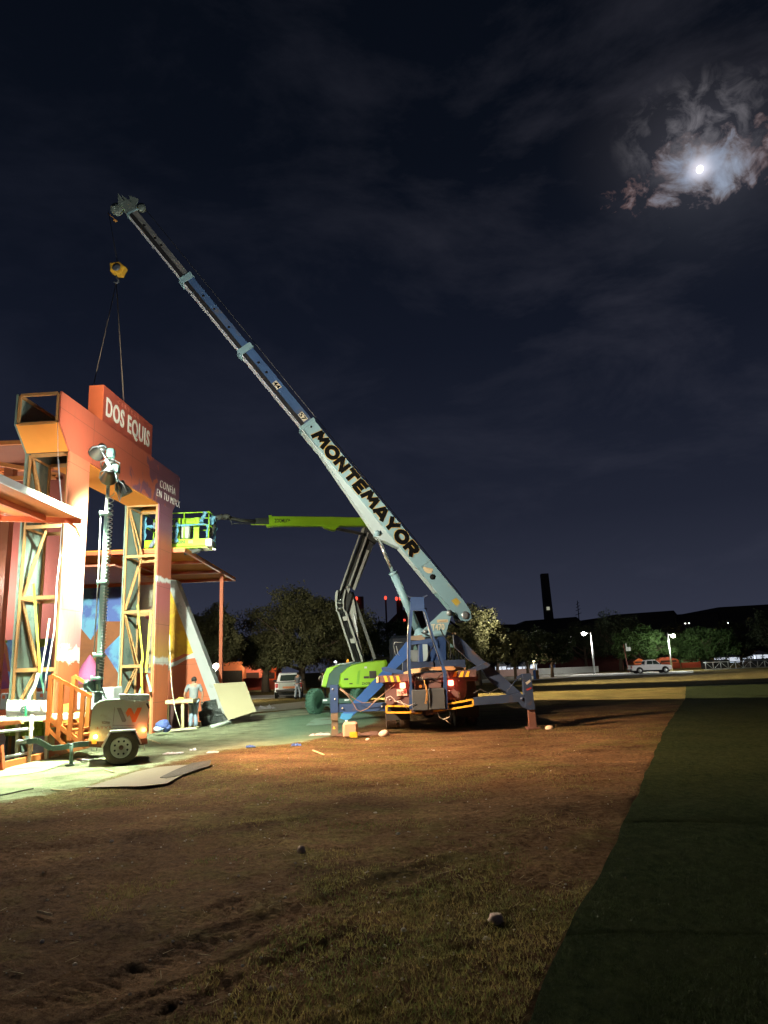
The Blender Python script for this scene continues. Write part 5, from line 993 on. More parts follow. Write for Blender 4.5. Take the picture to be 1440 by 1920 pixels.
P('sheath_sticker', mat('patch_amber', (.62, .42, .05), .6, col2=(.30, .42, .42), c2s=6, c2t=.5), lambda b: (b.prism([bx(lpx(856), .262, .1), bx(lpx(849), .262, .07), bx(lpx(847), .262, -.12), bx(lpx(858), .262, -.1)], SDv*.004),))
# lettering reads down the boom
def boomtext(body, px0, px1, u0, hgt, s_, m, bold, name, sp=1.0, off=0, dz=0):
    l0, l1 = lpx(px0), lpx(px1); o = text(body, name, m, None, (0, 0, 0), (1, 0, 0), (0, 1, 0), 1.0, 1.0, bold, .0, sp); xs = [v.co.x for v in o.data.vertices]; ys = [v.co.y for v in o.data.vertices]; bpy.data.objects.remove(o)
    w, h_ = max(xs)-min(xs), max(ys)-min(ys); sz = hgt/h_; sx = abs(l1-l0)/(w*sz)
    p = bx(l0+min(xs)*sz*sx, s_, u0-min(ys)*sz); return text(body, name, m, tk, tuple(p), -BD, UPv, sz, sx, bold*sz, .003, sp)
GLY = {'M': (1.25, [[(.06, 0), (.26, 1)], [(.26, 1), (.60, .32)], [(.60, .32), (.98, 1)], [(.98, 1), (1.16, 0)]]), 'N': (1.0, [[(.12, 0), (.12, 1)], [(.12, 1), (.86, 0)], [(.86, 0), (.86, 1)]]),
       'T': (.95, [[(0, .88), (.95, .88)], [(.48, .9), (.48, 0)]]), 'E': (.85, [[(.12, 0), (.12, 1)], [(.1, .89), (.82, .89)], [(.1, .5), (.72, .5)], [(.1, .11), (.82, .11)]]),
       'A': (1.05, [[(.08, 0), (.50, 1)], [(.54, 1), (.98, 0)], [(.25, .28), (.8, .28)]]), 'Y': (1.0, [[(.08, 1), (.5, .42)], [(.92, 1), (.5, .42)], [(.5, .5), (.5, 0)]]),
       'R': (.98, [[(.12, 0), (.12, 1)], [(.1, .90), (.55, .90), (.76, .82), (.80, .70), (.74, .56), (.55, .48), (.1, .48)], [(.48, .48), (.88, 0)]]),
       'O': (1.05, [[(.53+.42*math.cos(q*math.pi/9), .5+.40*math.sin(q*math.pi/9)) for q in range(19)]])}
def letters(body, px0, px1, u0, hgt, s0, th, m, name):
    adv = sum(GLY[c][0] for c in body)+.10*(len(body)-1); l0, l1 = lpx(px0), lpx(px1); k = (l0-l1)/adv; x = 0
    for c in body:
        b = MB(); z = 0
        for st in GLY[c][1]:
            for i in range(len(st)-1):
                z += .0004; p, q = st[i], st[i+1]; f = lambda t: bx(l0-(x+t[0])*k, s0+z, u0+t[1]*hgt)
                P_, Q_ = f(p), f(q); d = (Q_-P_).normalized()
                if len(st) > 2: P_ -= d*th*.32; Q_ += d*th*.32
                sd = d.cross(SDv).normalized()*th/2; b.prism([P_-sd, P_+sd, Q_+sd, Q_-sd], -SDv*.004)
        b.build1(name, m, tk); x += GLY[c][0]+.10
letters('MONTEMAYOR'[::1], 593, 779, -HB_+.055, .40, .268, .168, mat('letter_gold', (.55, .36, .08), .6, bump=0), 'letter_outline')
letters('MONTEMAYOR', 593, 779, -HB_+.055, .40, .278, .135, mat('letter_black', (.005, .005, .005), .9, bump=0, spec=.05), 'letter')
for bd, a_, c_, s_ in (('44', 515, 524, .205), ('57', 563, 573, .205)):
    P('section_number_plate', mat('plate_white', (.72, .66, .48), .6), lambda b: b.prism([bx(lpx(a_-.5), s_, -.10), bx(lpx(c_+.5), s_, -.10), bx(lpx(c_+.5), s_, .08), bx(lpx(a_-.5), s_, .08)], SDv*.003))
    boomtext(bd, a_, c_, -.08, .14, s_+.004, MATS['letter_black'], .02, 'section_number')
# butt end, head, ram
P('boom_butt', PB, lambda b: [b.prism([bx(.25, s, HT_), bx(-.15, s, HT_-.04), bx(-.34, s, HT_-.16), bx(-.33, s, -.14), bx(-.18, s, -HB_+.02), bx(.25, s, -HB_)], SDv*.05) for s in (.215, -.265)])
P('boom_butt_disc', STEEL, lambda b: (b.lathe([(.13, 0), (.13, .02), (.06, .03)], bx(-.14, .266, -.06), SDv, 20),))
P('boom_winch', BLK, lambda b: (b.lathe([(.2, -.2), (.2, .2)], bx(-.1, 0, -.15), SDv, 20), b.path([bx(.3, 0, -.4), bx(0, 0, -.52), bx(-.35, 0, -.42)], .04, 6)))
HM = mat('head_grey_green', (.17, .22, .20), .6, .2, var=.3, bump=.004)
P('boom_head', HM, lambda b: ([section(b, L4-.05, L4+.35, .30, -.20, .16)], b.prism([bx(L4-.05, .17, .20), bx(L4+.62, .17, .05), bx(L4+.10, .17, -.1)], -SDv*.34), b.prism([bx(L4+.15, .17, .42), bx(L4+.45, .17, .22), bx(L4-.10, .17, .05)], SDv*.03), b.prism([bx(L4+.35, .17, -.02), bx(L4+.72, .17, -.02), bx(L4+.3, .17, -.30)], SDv*.04)))
P('boom_sheave', HM, lambda b: (b.lathe([(.06, -.1), (.20, -.09), (.22, -.04), (.18, 0), (.22, .04), (.20, .09), (.06, .1)], bx(L4+.36, 0, -.36), SDv, 24), b.lathe([(.04, -.08), (.15, -.07), (.15, .07), (.04, .08)], bx(L4-.05, 0, .34), SDv, 20), b.tube(bx(L4+.42, -.16, -.42), bx(L4+.42, .16, -.42), .05)))
P('limit_weight', mat('weight_orange', (.55, .25, .05), .6), lambda b: (b.rock(tuple(bx(L4+.05, 0, -.66)), .07, 3), b.path([bx(L4+.42, 0, -.70), bx(L4+.2, 0, -.66), bx(L4+.05, 0, -.64)], .012, 5)))
P('boom_head_mount', PB, lambda b: (section(b, L4-.12, L4-.02, .30, -.22, .18),))
ra, rb = at(786, 1187, 23.4), bx(lpx(731), 0, -HB_-.28)
P('lift_cylinder', PB, lambda b: (b.tube(ra, ra.lerp(rb, .605), .125, n=18), b.tube(ra.lerp(rb, .59), ra.lerp(rb, .615), .14, n=18)))
P('lift_rod', mat('chrome', (.75, .76, .74), .2, .9, bump=0, var=.05), lambda b: (b.tube(ra.lerp(rb, .61), rb, .06, n=14),))
P('lift_pin', PB, lambda b: (b.lathe([(.09, -.27), (.09, .27)], rb, SDv, 18), b.lathe([(.15, -.25), (.15, .25)], ra, (0, 1, 0), 18)))
P('hook_cable', mat('wire', (.05, .05, .05), .5, .5, bump=0), lambda b: [b.tube(bx(L4+.45, s, -.64), at(221, 496, 21.3)+Vector((s*.3, 0, .0)), .007, n=5) for s in (-.05, .05)])
# rigging, hoses and fittings on the crane
P('hoist_rope', mat('wire_grey', (.16, .16, .15), .5, .4, bump=0), lambda b: b.tube(bx(.4, 0, HT_+.12), bx(L4+.1, 0, .42), .011, n=5))
P('rope_guide', PB, lambda b: [section(b, l, l+.05, .14, HT_ if l < L1 else .12, .30) for l in (1.6,)])
for l in (lpx(690), lpx(640)): P('rope_guide', PB, lambda b: section(b, l, l+.05, .12, HT_, HT_+.10))
P('hose', BLK, lambda b: b.path([at(x, y, 22.8) for x, y in ((800, 1240), (806, 1222), (816, 1205), (812, 1196), (800, 1190), (790, 1186))], .022, 6))
P('hose', BLK, lambda b: b.path([at(x, y, 22.75) for x, y in ((842, 1244), (846, 1226), (842, 1206), (832, 1192), (826, 1180))], .022, 6))
P('hose', BLK, lambda b: b.path([at(x, y, RY+.1) for x, y in ((888, 1300), (900, 1292), (915, 1300), (935, 1290), (948, 1298))], .016, 6))
P('hose', BLK, lambda b: b.path([at(x, y, RY-.1) for x, y in ((775, 1262), (780, 1272), (790, 1276), (806, 1270), (818, 1274), (828, 1264))], .014, 6))
for k in range(5): P('control_lever', STEEL, lambda b: b.tube(at(779+k*3.2, 1277, RY-.05), at(778.4+k*3.4, 1270, RY-.12), .009, n=6))
for x, y in ((731, 1286), (731, 1312), (768, 1284), (861, 1276), (861, 1300), (843, 1296)): P('bolt', STEEL, lambda b: b.lathe([(.022, -.012), (.022, .0)], at(x, y, RY+.115), (0, 1, 0), 8))
for x, y in ((624, 1292), (628, 1311), (642, 1328), (716, 1325)): P('bolt', STEEL, lambda b: b.lathe([(.025, -.012), (.025, .0)], at(x, y, RY-.002), (0, 1, 0), 8))
P('mudflap', BLK, lambda b: b.box((X(724), RY+.9, .30), (X(768), RY+.93, .85)))
P('mudflap', BLK, lambda b: b.box((X(856), RY+.9, .30), (X(897), RY+.93, .85)))
# hook block and slings
hk = thing('hook_block', 'yellow faceted hook block hanging from the crane above the sign', 'hook', tuple(at(221, 507, 21.3)))
c = at(221, 505, 21.3)
hex_ = lambda y, r: [c+Vector((x*r, y, z*r)) for x, z in ((-.22, .17), (.05, .22), (.27, .02), (.15, -.25), (-.02, -.22), (-.2, -.1))]
b = MB(); b.rings([hex_(-.14, .8), hex_(-.10, 1.05), hex_(.10, 1.05), hex_(.14, .8)], True); b.build('block_cheek', mat('hook_yellow', (.62, .36, .03), .5, .1, var=.35, vs=4, bump=.004), hk)
b = MB(); b.lathe([(.05, -.15), (.14, -.15), (.05, .15)], c, (0, 1, 0), 18); b.build('block_sheave', DKG, hk)
b = MB(); q = c+Vector((-.03, 0, -.22)); b.path([q, q+Vector((0, 0, -.10)), q+Vector((.07, 0, -.15)), q+Vector((.07, 0, -.23)), q+Vector((0, 0, -.28)), q+Vector((-.07, 0, -.24)), q+Vector((-.075, 0, -.2))], [.03, .028, .03, .035, .035, .025, .012], 8); b.build('hook', DKG, hk)
b = MB(); b.tube(q+Vector((.0, 0, -.24)), at(168, 756, 19.6), .012, n=6); b.rock(tuple(at(170, 750, 19.6)), .04, 3, 1.4); ob = b.build('lifting_sling', mat('sling_tan', (.20, .16, .11), .7, bump=0)); tag(ob, 'left lifting sling running down past the orange end of the sign', 'sling')
b = MB(); b.tube(q+Vector((.0, 0, -.24)), g3(4.15, .3, SZ1), .016, n=6); ob = b.build('lifting_sling', mat('sling_tan', (.2, .16, .11))); tag(ob, 'right lifting sling running down to the top of the sign', 'sling')

# ---------------------------------------------------------------- green boom lift
LG = mat('lift_green', (.34, .62, .02), .35, var=.08, vs=2, bump=.001, coat=.3)
DG = mat('lift_dark_green', (.03, .085, .065), .5, var=.2, bump=.002)
GA = mat('lift_grey', (.34, .33, .29), .5, .2, var=.15, bump=.002)
GD = mat('lift_dark_grey', (.035, .033, .03), .6, var=.2)  # dark grey cores, knuckle and head of the lift arms
LY = 30.5
lf = thing('boom_lift', 'acid green articulated boom lift with its basket raised behind the arch', 'boom lift', tuple(at(650, 1330, 31).xy)+(0,))
Q = lambda name, m, fn, label=None: P(name, m, fn, label, lf)
for (px, yy, nm) in ((591, LY-.2, 0), (591, LY+1.9, 1), (672, LY-.2, 2), (672, LY+1.9, 3)):
    c = at(px, 1317, yy); r = .47; c.z = r; ax = Vector((.88, -.47, 0)).normalized()
    b = MB(); b.lathe([(r*.55, -.16), (r*.85, -.18), (r, -.15), (r, .15), (r*.85, .18), (r*.55, .16)], c, ax, 32); sd = ax.cross(Vector((0, 0, 1)))
    for k in range(22):
        a = k*math.pi/11
        for sgn in (-1, 1):
            p_ = c+(sd*math.cos(a+sgn*.08)+Vector((0, 0, 1))*math.sin(a+sgn*.08))*r*1.02; b.beam(p_+ax*sgn*.02, p_+ax*sgn*.17+(sd*-math.sin(a)+Vector((0, 0, 1))*math.cos(a))*.05, .05, .05)
    w = b.build('wheel', mat('tyre_green', (.055, .13, .09), .8, var=.3, bump=.004), lf)
    b = MB(); b.lathe([(.05, .12), (.12, .13), (r*.5, .1), (r*.56, .16)], c, ax, 24); b.build('rim', DG, w)
Q('chassis', DG, lambda b: (b.pp([(592, 1309), (618, 1309), (618, 1324), (592, 1324)], LY+.1, .3), b.pp([(616, 1300), (625, 1299), (634, 1311), (690, 1309), (690, 1326), (616, 1327)], LY+.2, 1.7), b.pp([(604, 1311), (690, 1310), (690, 1318), (604, 1319)], LY-.1, .14)))
Q('decal', WHITE, lambda b: (b.pb(605.5, 1311.5, 613.5, 1314.5, LY-.11, .008), b.pb(646, 1311, 655, 1314, LY-.11, .008)))
Q('turntable_ring', mat('ring_brown', (.08, .06, .045), .6), lambda b: b.pp([(640, 1292), (682, 1290), (676, 1303), (668, 1306), (652, 1306), (645, 1301)], LY+.2, 1.2))
def cover(b, pts, Y, d, sh):
    n = len(pts); P0 = [at(x, y, Y) for x, y in pts]; cc = sum(P0, Vector())/n
    ring = lambda k, yy: [cc.lerp(p, k)+Vector((0, yy, 0)) for p in P0]
    b.rings([ring(.90, 0), ring(.97, .06), ring(1, .16), ring(1, d-.1), ring(.95, d)], True)
Q('engine_cover', LG, lambda b: cover(b, [(634, 1284), (637.5, 1263), (641, 1261), (650, 1252), (660, 1246), (678, 1242), (700, 1239), (724, 1237), (727, 1243), (716, 1290), (688, 1290), (640, 1291.5)], LY-.5, .85, 0), 'large green side cover of the lift')
Q('counterweight', LG, lambda b: cover(b, [(602, 1288.5), (606, 1266), (613, 1252), (627, 1247.5), (640, 1245), (630, 1250), (617, 1264), (611, 1290)], LY+.1, 1.0, 0), 'narrow green end cover of the lift')
Q('engine_bay', DG, lambda b: b.pp([(611, 1289), (616, 1264), (628, 1251), (660, 1242), (680, 1240), (680, 1284), (634, 1289)], LY+.15, 1.2))
Q('top_hood', mat('hood_white', (.75, .78, .74), .5), lambda b: b.path([at(620, 1251, LY+.3), at(636, 1246, LY+.3), at(662, 1241.5, LY+.3)], .035, 6))
Q('control_box', mat('control_dark', (.06, .045, .035), .5), lambda b: (b.pb(692.5, 1258, 705.5, 1271.5, LY-.53, .05), b.pb(682, 1268, 692, 1272, LY-.52, .03)))
Q('decal', mat('lift_shade_green', (.22, .50, .02), .4), lambda b: b.pp([(671, 1259), (676, 1256), (673, 1283), (668, 1283)], LY-.507, .008))
p = at(678.5, 1284, LY-.51); text('ZA20J', 'lift_lettering', mat('ink_black', (.02, .02, .02), .6, bump=0), lf, tuple(p), (1, 0, .03), (0, 0, 1), .13, 1.0, .003, .002)
Q('beacon', mat('beacon_amber', (.85, .40, .04), .3, emit=(1, .4, .03), es=.6), lambda b: b.lathe([(.05, 0), (.05, .12), (.01, .16)], at(652, 1243, LY+.4), (0, 0, 1), 12))
Q('work_light', mat('white_lit', (1, 1, 1), .3, bump=0, emit=(.9, .95, 1), es=5), lambda b: b.rock(tuple(at(629, 1241, LY+.5)), .06, 2))
Q('light_stem', GA, lambda b: b.path([at(629.5, 1242, LY+.5), at(633, 1247, LY+.5)], .02, 6))
def barp(b, a_, c_, Y, w, d, Y2=None): b.beam(at(*a_, Y), at(*c_, Y2 or Y), w, d, (0, 1, 0))
Q('lower_arm', GA, lambda b: (barp(b, (664, 1240), (634, 1148), LY+.1, .07, .10, LY), barp(b, (680, 1241), (647.5, 1146), LY+.1, .08, .12, LY)), 'two slim lower arms of the lift')
Q('lower_arm', GA, lambda b: b.pp([(648, 1146), (646, 1121), (652, 1112), (661, 1112), (668, 1150), (672, 1196), (684, 1238), (678, 1238), (664, 1196)], LY+.35, .12), 'broad plate arm of the lift')
Q('lower_arm', mat('lift_mid_grey', (.17, .165, .15), .6, var=.15), lambda b: barp(b, (703, 1236), (660, 1110), LY+.8, .12, .14, LY+.7), 'rear strut arm of the lift')
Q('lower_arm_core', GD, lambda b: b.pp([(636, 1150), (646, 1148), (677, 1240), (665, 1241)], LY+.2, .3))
Q('arm_ram', mat('chrome', (.75, .76, .74)), lambda b: (barp(b, (663, 1150), (670, 1185), LY+.25, .05, .05), barp(b, (655, 1168), (664, 1192), LY+.22, .05, .05)))
Q('arm_clamp', GA, lambda b: (b.pp([(642, 1157), (649, 1155), (652, 1163), (644, 1164)], LY-.05, .2), b.pp([(656, 1198), (664, 1197), (667, 1205), (658, 1206)], LY-.05, .2)))
Q('knuckle', GA, lambda b: (b.pp([(628, 1126), (629, 1110), (632, 1106), (634, 1108), (631.5, 1128), (632, 1144), (634, 1150), (630, 1146)], LY-.1, .08), b.pp([(642, 1128), (645.5, 1108), (647.5, 1104), (647.5, 1110), (645, 1126), (645, 1142), (649, 1148), (644, 1146)], LY-.1, .08)))
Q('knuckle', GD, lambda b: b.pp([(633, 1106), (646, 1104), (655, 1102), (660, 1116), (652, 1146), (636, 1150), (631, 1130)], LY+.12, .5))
Q('knuckle_pin', mat('chrome', (.75, .76, .74)), lambda b: [b.tube(at(630, y, LY-.02), at(645, y-1, LY-.02), .055, n=12) for y in (1131, 1141)]+[b.tube(at(634, 1126, LY-.03), at(644, 1124, LY-.03), .04, n=12)])
Q('upper_arm', GA, lambda b: (barp(b, (638, 1107), (674.5, 1003), LY, .06, .10), barp(b, (653, 1103), (690, 999), LY, .07, .12), b.pp([(650, 1105), (650, 1100), (655, 1097), (656, 1105), (653, 1112)], LY-.06, .1)))
Q('upper_arm', GA, lambda b: barp(b, (663, 1106), (690, 1032), LY+.3, .11, .12))
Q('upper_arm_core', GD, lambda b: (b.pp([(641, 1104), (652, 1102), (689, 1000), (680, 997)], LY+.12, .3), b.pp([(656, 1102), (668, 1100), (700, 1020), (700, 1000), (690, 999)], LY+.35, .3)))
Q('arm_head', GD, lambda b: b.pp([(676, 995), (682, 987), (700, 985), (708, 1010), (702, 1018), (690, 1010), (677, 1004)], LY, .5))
Q('arm_head_cap', GA, lambda b: b.pp([(676, 1001), (679, 991), (684, 988), (683, 993), (680, 1003)], LY-.05, .1))
Q('hose', BLK, lambda b: b.path([at(x, y, LY-.02) for x, y in ((672, 1238), (660, 1200), (650, 1160), (640, 1140), (636, 1118), (646, 1094), (662, 1050), (676, 1012), (683, 1000))], .028, 6))
Q('hose', BLK, lambda b: b.path([at(x, y, LY+.05) for x, y in ((668, 1238), (655, 1196), (644, 1160), (634, 1136), (640, 1110), (650, 1080), (664, 1040))], .022, 6))
Q('warning_label', mat('label_black', (.03, .03, .03), .6), lambda b: b.pb(645, 1272, 653, 1275, LY-.508, .006))
Q('warning_label', mat('label_white', (.7, .7, .66), .6), lambda b: b.pb(683, 1250, 688, 1253, LY-.508, .006))
Q('cover_handle', BLK, lambda b: b.pb(655, 1281, 661, 1283, LY-.52, .02))
# main boom, coming forward to the basket
JY = 27.5
def persp(pts, Ya, Yb, xa, xb): return [at(x, y, Ya+(Yb-Ya)*(x-xa)/(xb-xa)) for x, y in pts]
def boomprism(b, pts, d=.3, dy=0): b.prism([p+Vector((0, dy, 0)) for p in persp(pts, 27.6, 30.2, 500, 700)], (0, d, 0))
Q('main_boom', LG, lambda b: (boomprism(b, [(507, 968), (577, 968.5), (673, 970), (712, 971), (712, 985), (684, 985.5), (508, 985.5)]), boomprism(b, [(504, 966), (509, 966), (510, 986), (499, 987), (499, 985.5), (505, 984)], .36, -.03), boomprism(b, [(602, 985), (637, 985), (627, 994), (622, 994), (606, 989)], .3, -.02)), 'long green horizontal boom of the lift')
Q('boom_ram', GD, lambda b: boomprism(b, [(630, 989), (637, 989), (680, 998), (682, 1003), (660, 999), (630, 993)], .12, .05))
Q('inner_boom', mat('inner_dark', (.035, .042, .035), .5, var=.3), lambda b: boomprism(b, [(478, 971), (507, 970), (507, 983), (478, 983)], .22, .05))
Q('boom_chain_guide', LG, lambda b: boomprism(b, [(470, 982.3), (506, 983), (506, 984.5), (470, 983.6)], .1, .0))
Q('jib', mat('jib_dark', (.07, .07, .06), .5, var=.3), lambda b: (b.path([at(x, y, Y) for x, y, Y in ((478, 977, 27.4), (452, 976, 27.0), (430, 971, 26.5), (415, 969, 26.2), (404, 972, 25.9))], [.07, .07, .08, .1, .09], 8), b.rock(tuple(at(424, 969, 26.3)), .16, 5), b.path([at(470, 982.5, 27.3), at(441, 981.5, 26.9), at(435, 983, 26.8), at(432, 975, 26.6)], .018, 6), b.path([at(404, 972, 25.9), at(396, 1000, 25.7), at(372, 1032, 25.6), at(345, 1036, 25.5)], [.09, .08, .1, .1], 8)))
for bd, a_, c_, y_, h_ in (('ZOOMLION', 515, 546, 979.5, 7), ('ZA20J', 646, 665, 981, 7.5)):
    p0, p1 = persp([(a_, y_), (c_, y_)], 27.6, 30.2, 500, 700); off = Vector((0, -.006, 0))
    o = text(bd, 'lift_lettering', MATS['ink_black'], None, (0, 0, 0), (1, 0, 0), (0, 1, 0), 1, 1, .02, 0); w = max(v.co.x for v in o.data.vertices); bpy.data.objects.remove(o)
    sz = h_/1350*28.5/.72; text(bd, 'lift_lettering', MATS['ink_black'], lf, tuple(p0+off), p1-p0, (0, 0, 1), sz, (p1-p0).length/(w*sz), .02*sz, .002)
# basket
KY = 25.2
kx = lambda px, Y=KY: at(px, 1000, Y).x
z0, z1, z2, z3 = at(330, 1025, KY).z, at(330, 1011, KY).z, at(330, 986, KY).z, at(330, 962, KY).z
x0, x1 = kx(271), kx(391); KD = 1.0
Q('basket_floor', LG, lambda b: (b.box((x0, KY, z0), (x1, KY+.04, z1), .01), b.box((x0, KY+KD, z0+.02), (x1, KY+KD+.04, z1)), b.box((x1-.01, KY+.05, z0), (x1+.03, KY+KD, z1)), b.box((x0-.01, KY+.05, z0), (x0+.03, KY+KD, z1)), b.box((x0+.03, KY+.05, z0), (x1-.03, KY+KD-.01, z0+.03)), [b.box((x0+.05, KY+.1+k*.22, z0-.05), (x1-.05, KY+.16+k*.22, z0-.001)) for k in range(4)]))
def rails(b):
    r = .022
    for z in (z3, z2):
        for a_, c_ in (((x0, KY+.02), (x1, KY+.02)), ((x0, KY+KD), (x1, KY+KD)), ((x0, KY+.02), (x0, KY+KD)), ((x1, KY+.02), (x1, KY+KD))): b.tube((*a_, z), (*c_, z), r, n=8)
    for x in (x0, x0+.75, x0+1.4, x1): 
        for y in (KY+.02, KY+KD): b.tube((x, y, z1), (x, y, z3), r, n=8)
Q('basket_rail', LG, rails)
Q('control_panel', LG, lambda b: (b.box((x1-1.05, KY+.25, z2+.1), (x1-.55, KY+.6, z2+.3), .03), b.box((x1-.62, KY+.3, z1), (x1-.42, KY+.4, z2+.35)), b.box((x1-1.2, KY+.3, z1), (x1-1.12, KY+.4, z2+.35))))
Q('control_lever', GA, lambda b: (b.box((x1-1.0, KY+.05, z1+.02), (x1-.7, KY+.2, z2+.0), .03),))
Q('corner_bumper', WHITE, lambda b: b.box((x1-.12, KY-.02, z0-.02), (x1+.12, KY+.35, z1-.02), .03))
BW = mat('wrap_blue', (.14, .36, .52), .5, var=.4, vs=6, bump=.02, bs=12)
def wrap(p, q, r0):
    R_ = random.Random(int(r0*1e4+abs(p[0])*977)); n = 9; pts = [Vector(p).lerp(Vector(q), i/n)+Vector((R_.uniform(-.02, .02), R_.uniform(-.02, .02), 0)) for i in range(n+1)]
    b = MB(); b.path(pts, [r0*R_.uniform(.5, 1.5) for _ in pts], 7, False); b.build('protective_wrap', BW, lf)
wrap((x0, KY, z1), (x0, KY, z3-.1), .06); wrap((x0-.15, KY, z2+.02), (x0+.35, KY, z2), .06); wrap((x0, KY, z3-.45), (x0-.1, KY, z3-.15), .09)
wrap((x0+1.15, KY-.02, z1-.1), (x0+1.15, KY-.02, z2+.1), .06); wrap((x0+1.2, KY-.03, z2), (x1-.1, KY-.03, z2+.02), .035); wrap((x1-.05, KY, z1), (x1-.05, KY, z2), .035)
wrap((x1-.28, KY, z2+.1), (x1-.12, KY, z3-.02), .06); wrap((x1+.0, KY+.3, z3-.3), (x1+.0, KY+.7, z3-.08), .10); wrap((x1, KY+.9, z0+.1), (x1, KY+.9, z2+.1), .04); wrap((x1-.1, KY+.9, z2-.1), (x1+.1, KY+.9, z2+.05), .06)
p = at(314.5, 1019.5, KY-.01); text('ZOOMLION', 'lift_lettering', MATS['ink_black'], lf, tuple(Vector((kx(299), KY-.005, p.z-.01))), (1, 0, 0), (0, 0, 1), .17, 1.0, .004, .002)
Q('decal', mat('decal_pink', (.7, .3, .2), .5), lambda b: b.box((x1-.72, KY-.006, z0+.1), (x1-.55, KY-.001, z1-.06)))
# ---------------------------------------------------------------- ground clutter
def rockthing(name, px, py, r, m, label, cat, seed=0, flat=.65, grp=None):
    g = G(px, py); b = MB(); b.rock((g.x, g.y, r*flat*.45), r, seed, flat, 12); o = b.build(name, m); return tag(o, label, cat, grp)
STN = mat('stone', (.62, .46, .36), .85, var=.3, vs=18, bump=.008, bs=30, col2=(.32, .23, .17), c2s=9)
rockthing('stone', 930, 1729, .052, STN, 'largest pale stone lying in the grass in the foreground', 'stone', 2, .75)
rockthing('stone', 565, 1598, .038, STN, 'small upright pale stone on the bare earth left of centre', 'stone', 4, 1.1)
rockthing('stone', 720, 1380, .13, STN, 'round stone on the ground behind the crane wheel', 'stone', 5, .8)
rockthing('stone', 510, 1858, .03, mat('stone_dark', (.16, .12, .09), .9, bump=.01), 'dark flat stone on the earth near the bottom of the picture', 'stone', 7, .5)
rockthing('stone', 1030, 1367, .11, STN, 'small stone right of the right outrigger foot', 'stone', 8, .6)
rockthing('pebble', 690, 1388, .06, STN, 'tiny pebble beside the plastic can', 'stone', 9, .6)
R_ = random.Random(5)
PEB = mat('pebble_pale', (.40, .34, .28), .9, var=.3)
b = MB()
for k in range(420):
    px, py = R_.uniform(10, 1150), 1395+R_.random()**1.3*510
    g = G(px, py)
    if g.x > turf_x(g.y)-.1: continue
    b.rock((g.x, g.y, .002+float(ground_h(np.array([g.x]), np.array([g.y]))[0])), R_.uniform(.004, .013)*(2.2 if R_.random() < .06 else 1), k, .7, 6)
o = b.build('gravel', PEB); tag(o, 'tiny stones and crumbs scattered over the earth', None, None, 'stuff')
jc = thing('plastic_can', 'translucent peach plastic can with yellow liquid beside the left outrigger', 'can', tuple(G(657, 1384).xy)+(0,))
g = G(657, 1384); hh = .36
b = MB(); b.box((g.x-.19, g.y, .0), (g.x+.19, g.y+.28, .39), .05); b.build('can_body', mat('can_peach', (.45, .30, .20), .4, var=.12), jc)
b = MB(); b.box((g.x-.02, g.y-.006, .01), (g.x+.18, g.y+.01, .15), .004); b.build('liquid', mat('can_yellow', (.62, .42, .03), .3), jc)
b = MB(); b.lathe([(.035, 0), (.035, .04)], (g.x-.1, g.y+.14, .39), (0, 0, 1), 12); b.build('can_lid', WHITE, jc)
def rag(px, py, w, m, label, seed, h_=.05, cat='rag'):
    h_ *= .45; g = G(px, py); R_ = random.Random(seed); b = MB(); n = 9
    V = [[(g.x+(i/(n-1)-.5)*w+R_.uniform(-.02, .02), g.y+(j/4-.5)*w*.7+R_.uniform(-.02, .02), .012+abs(R_.gauss(0, h_))*(0 if i in (0, n-1) or j in (0, 4) else 1)) for i in range(n)] for j in range(5)]
    b.rings(V, False, True, closed=False)
    low = [[(x, y, z-.012) for x, y, z in r] for r in V]; b.rings(low[::-1], False, True, closed=False)
    o = b.build('rag', m); tag(o, label, cat)
WR = mat('rag_white', (.68, .64, .62), .8, var=.2, vs=9, col2=(.35, .15, .12), c2s=9, c2t=.6); BR = mat('rag_blue', (.04, .08, .25), .9); RR = mat('rag_brown', (.12, .065, .05), .9, var=.3, vs=8, bump=.02)
rag(600, 1378, .55, WR, 'white and red crumpled rag left of the left outrigger foot', 1); rag(695, 1377, 1.0, RR, 'heap of reddish brown rope and cloth behind the plastic can', 2, .10, 'rope heap'); rag(640, 1380, .3, RR, 'brown coil of rope at the left outrigger foot', 3, .10, 'rope')
rag(470, 1401, .22, BR, 'small blue rag on the earth, the left of two', 4, .05); rag(556, 1398, .22, BR, 'small blue rag on the earth, the right of two', 5, .05)
rag(325, 1413, .42, WR, 'long white paper scrap right of the trailer wheel', 6, .03, 'scrap'); rag(400, 1411, .26, WR, 'flat white paper scrap between the trailer and the crane', 7, .02, 'scrap'); rag(362, 1407, .14, WR, 'smallest white scrap beside the long one', 8, .05, 'scrap')
rag(500, 1329, .9, WR, 'white cloth heap at the right end of the plywood sheet', 9, .14, 'cloth'); rag(158, 1425, .35, WR, 'white and brown rubbish under the trailer hitch', 10, .06, 'rubbish')
def stick(a_, c_, w, m, label, nm='stick'):
    p, q = G(*a_), G(*c_); b = MB(); b.beam(p+Vector((0, 0, .014)), q+Vector((0, 0, .02)), w, .018); o = b.build(nm, m); tag(o, label, 'stick')
SK = mat('stick_pale', (.50, .40, .22), .8)
stick((196, 1445), (214, 1450), .03, SK, 'short pale stick on the ground below the trailer wheel'); stick((586, 1408), (608, 1417), .02, SK, 'thin yellow stick on the brown earth right of the blue rags'); stick((278, 1387), (300, 1396), .03, SK, 'short white stick behind the trailer')
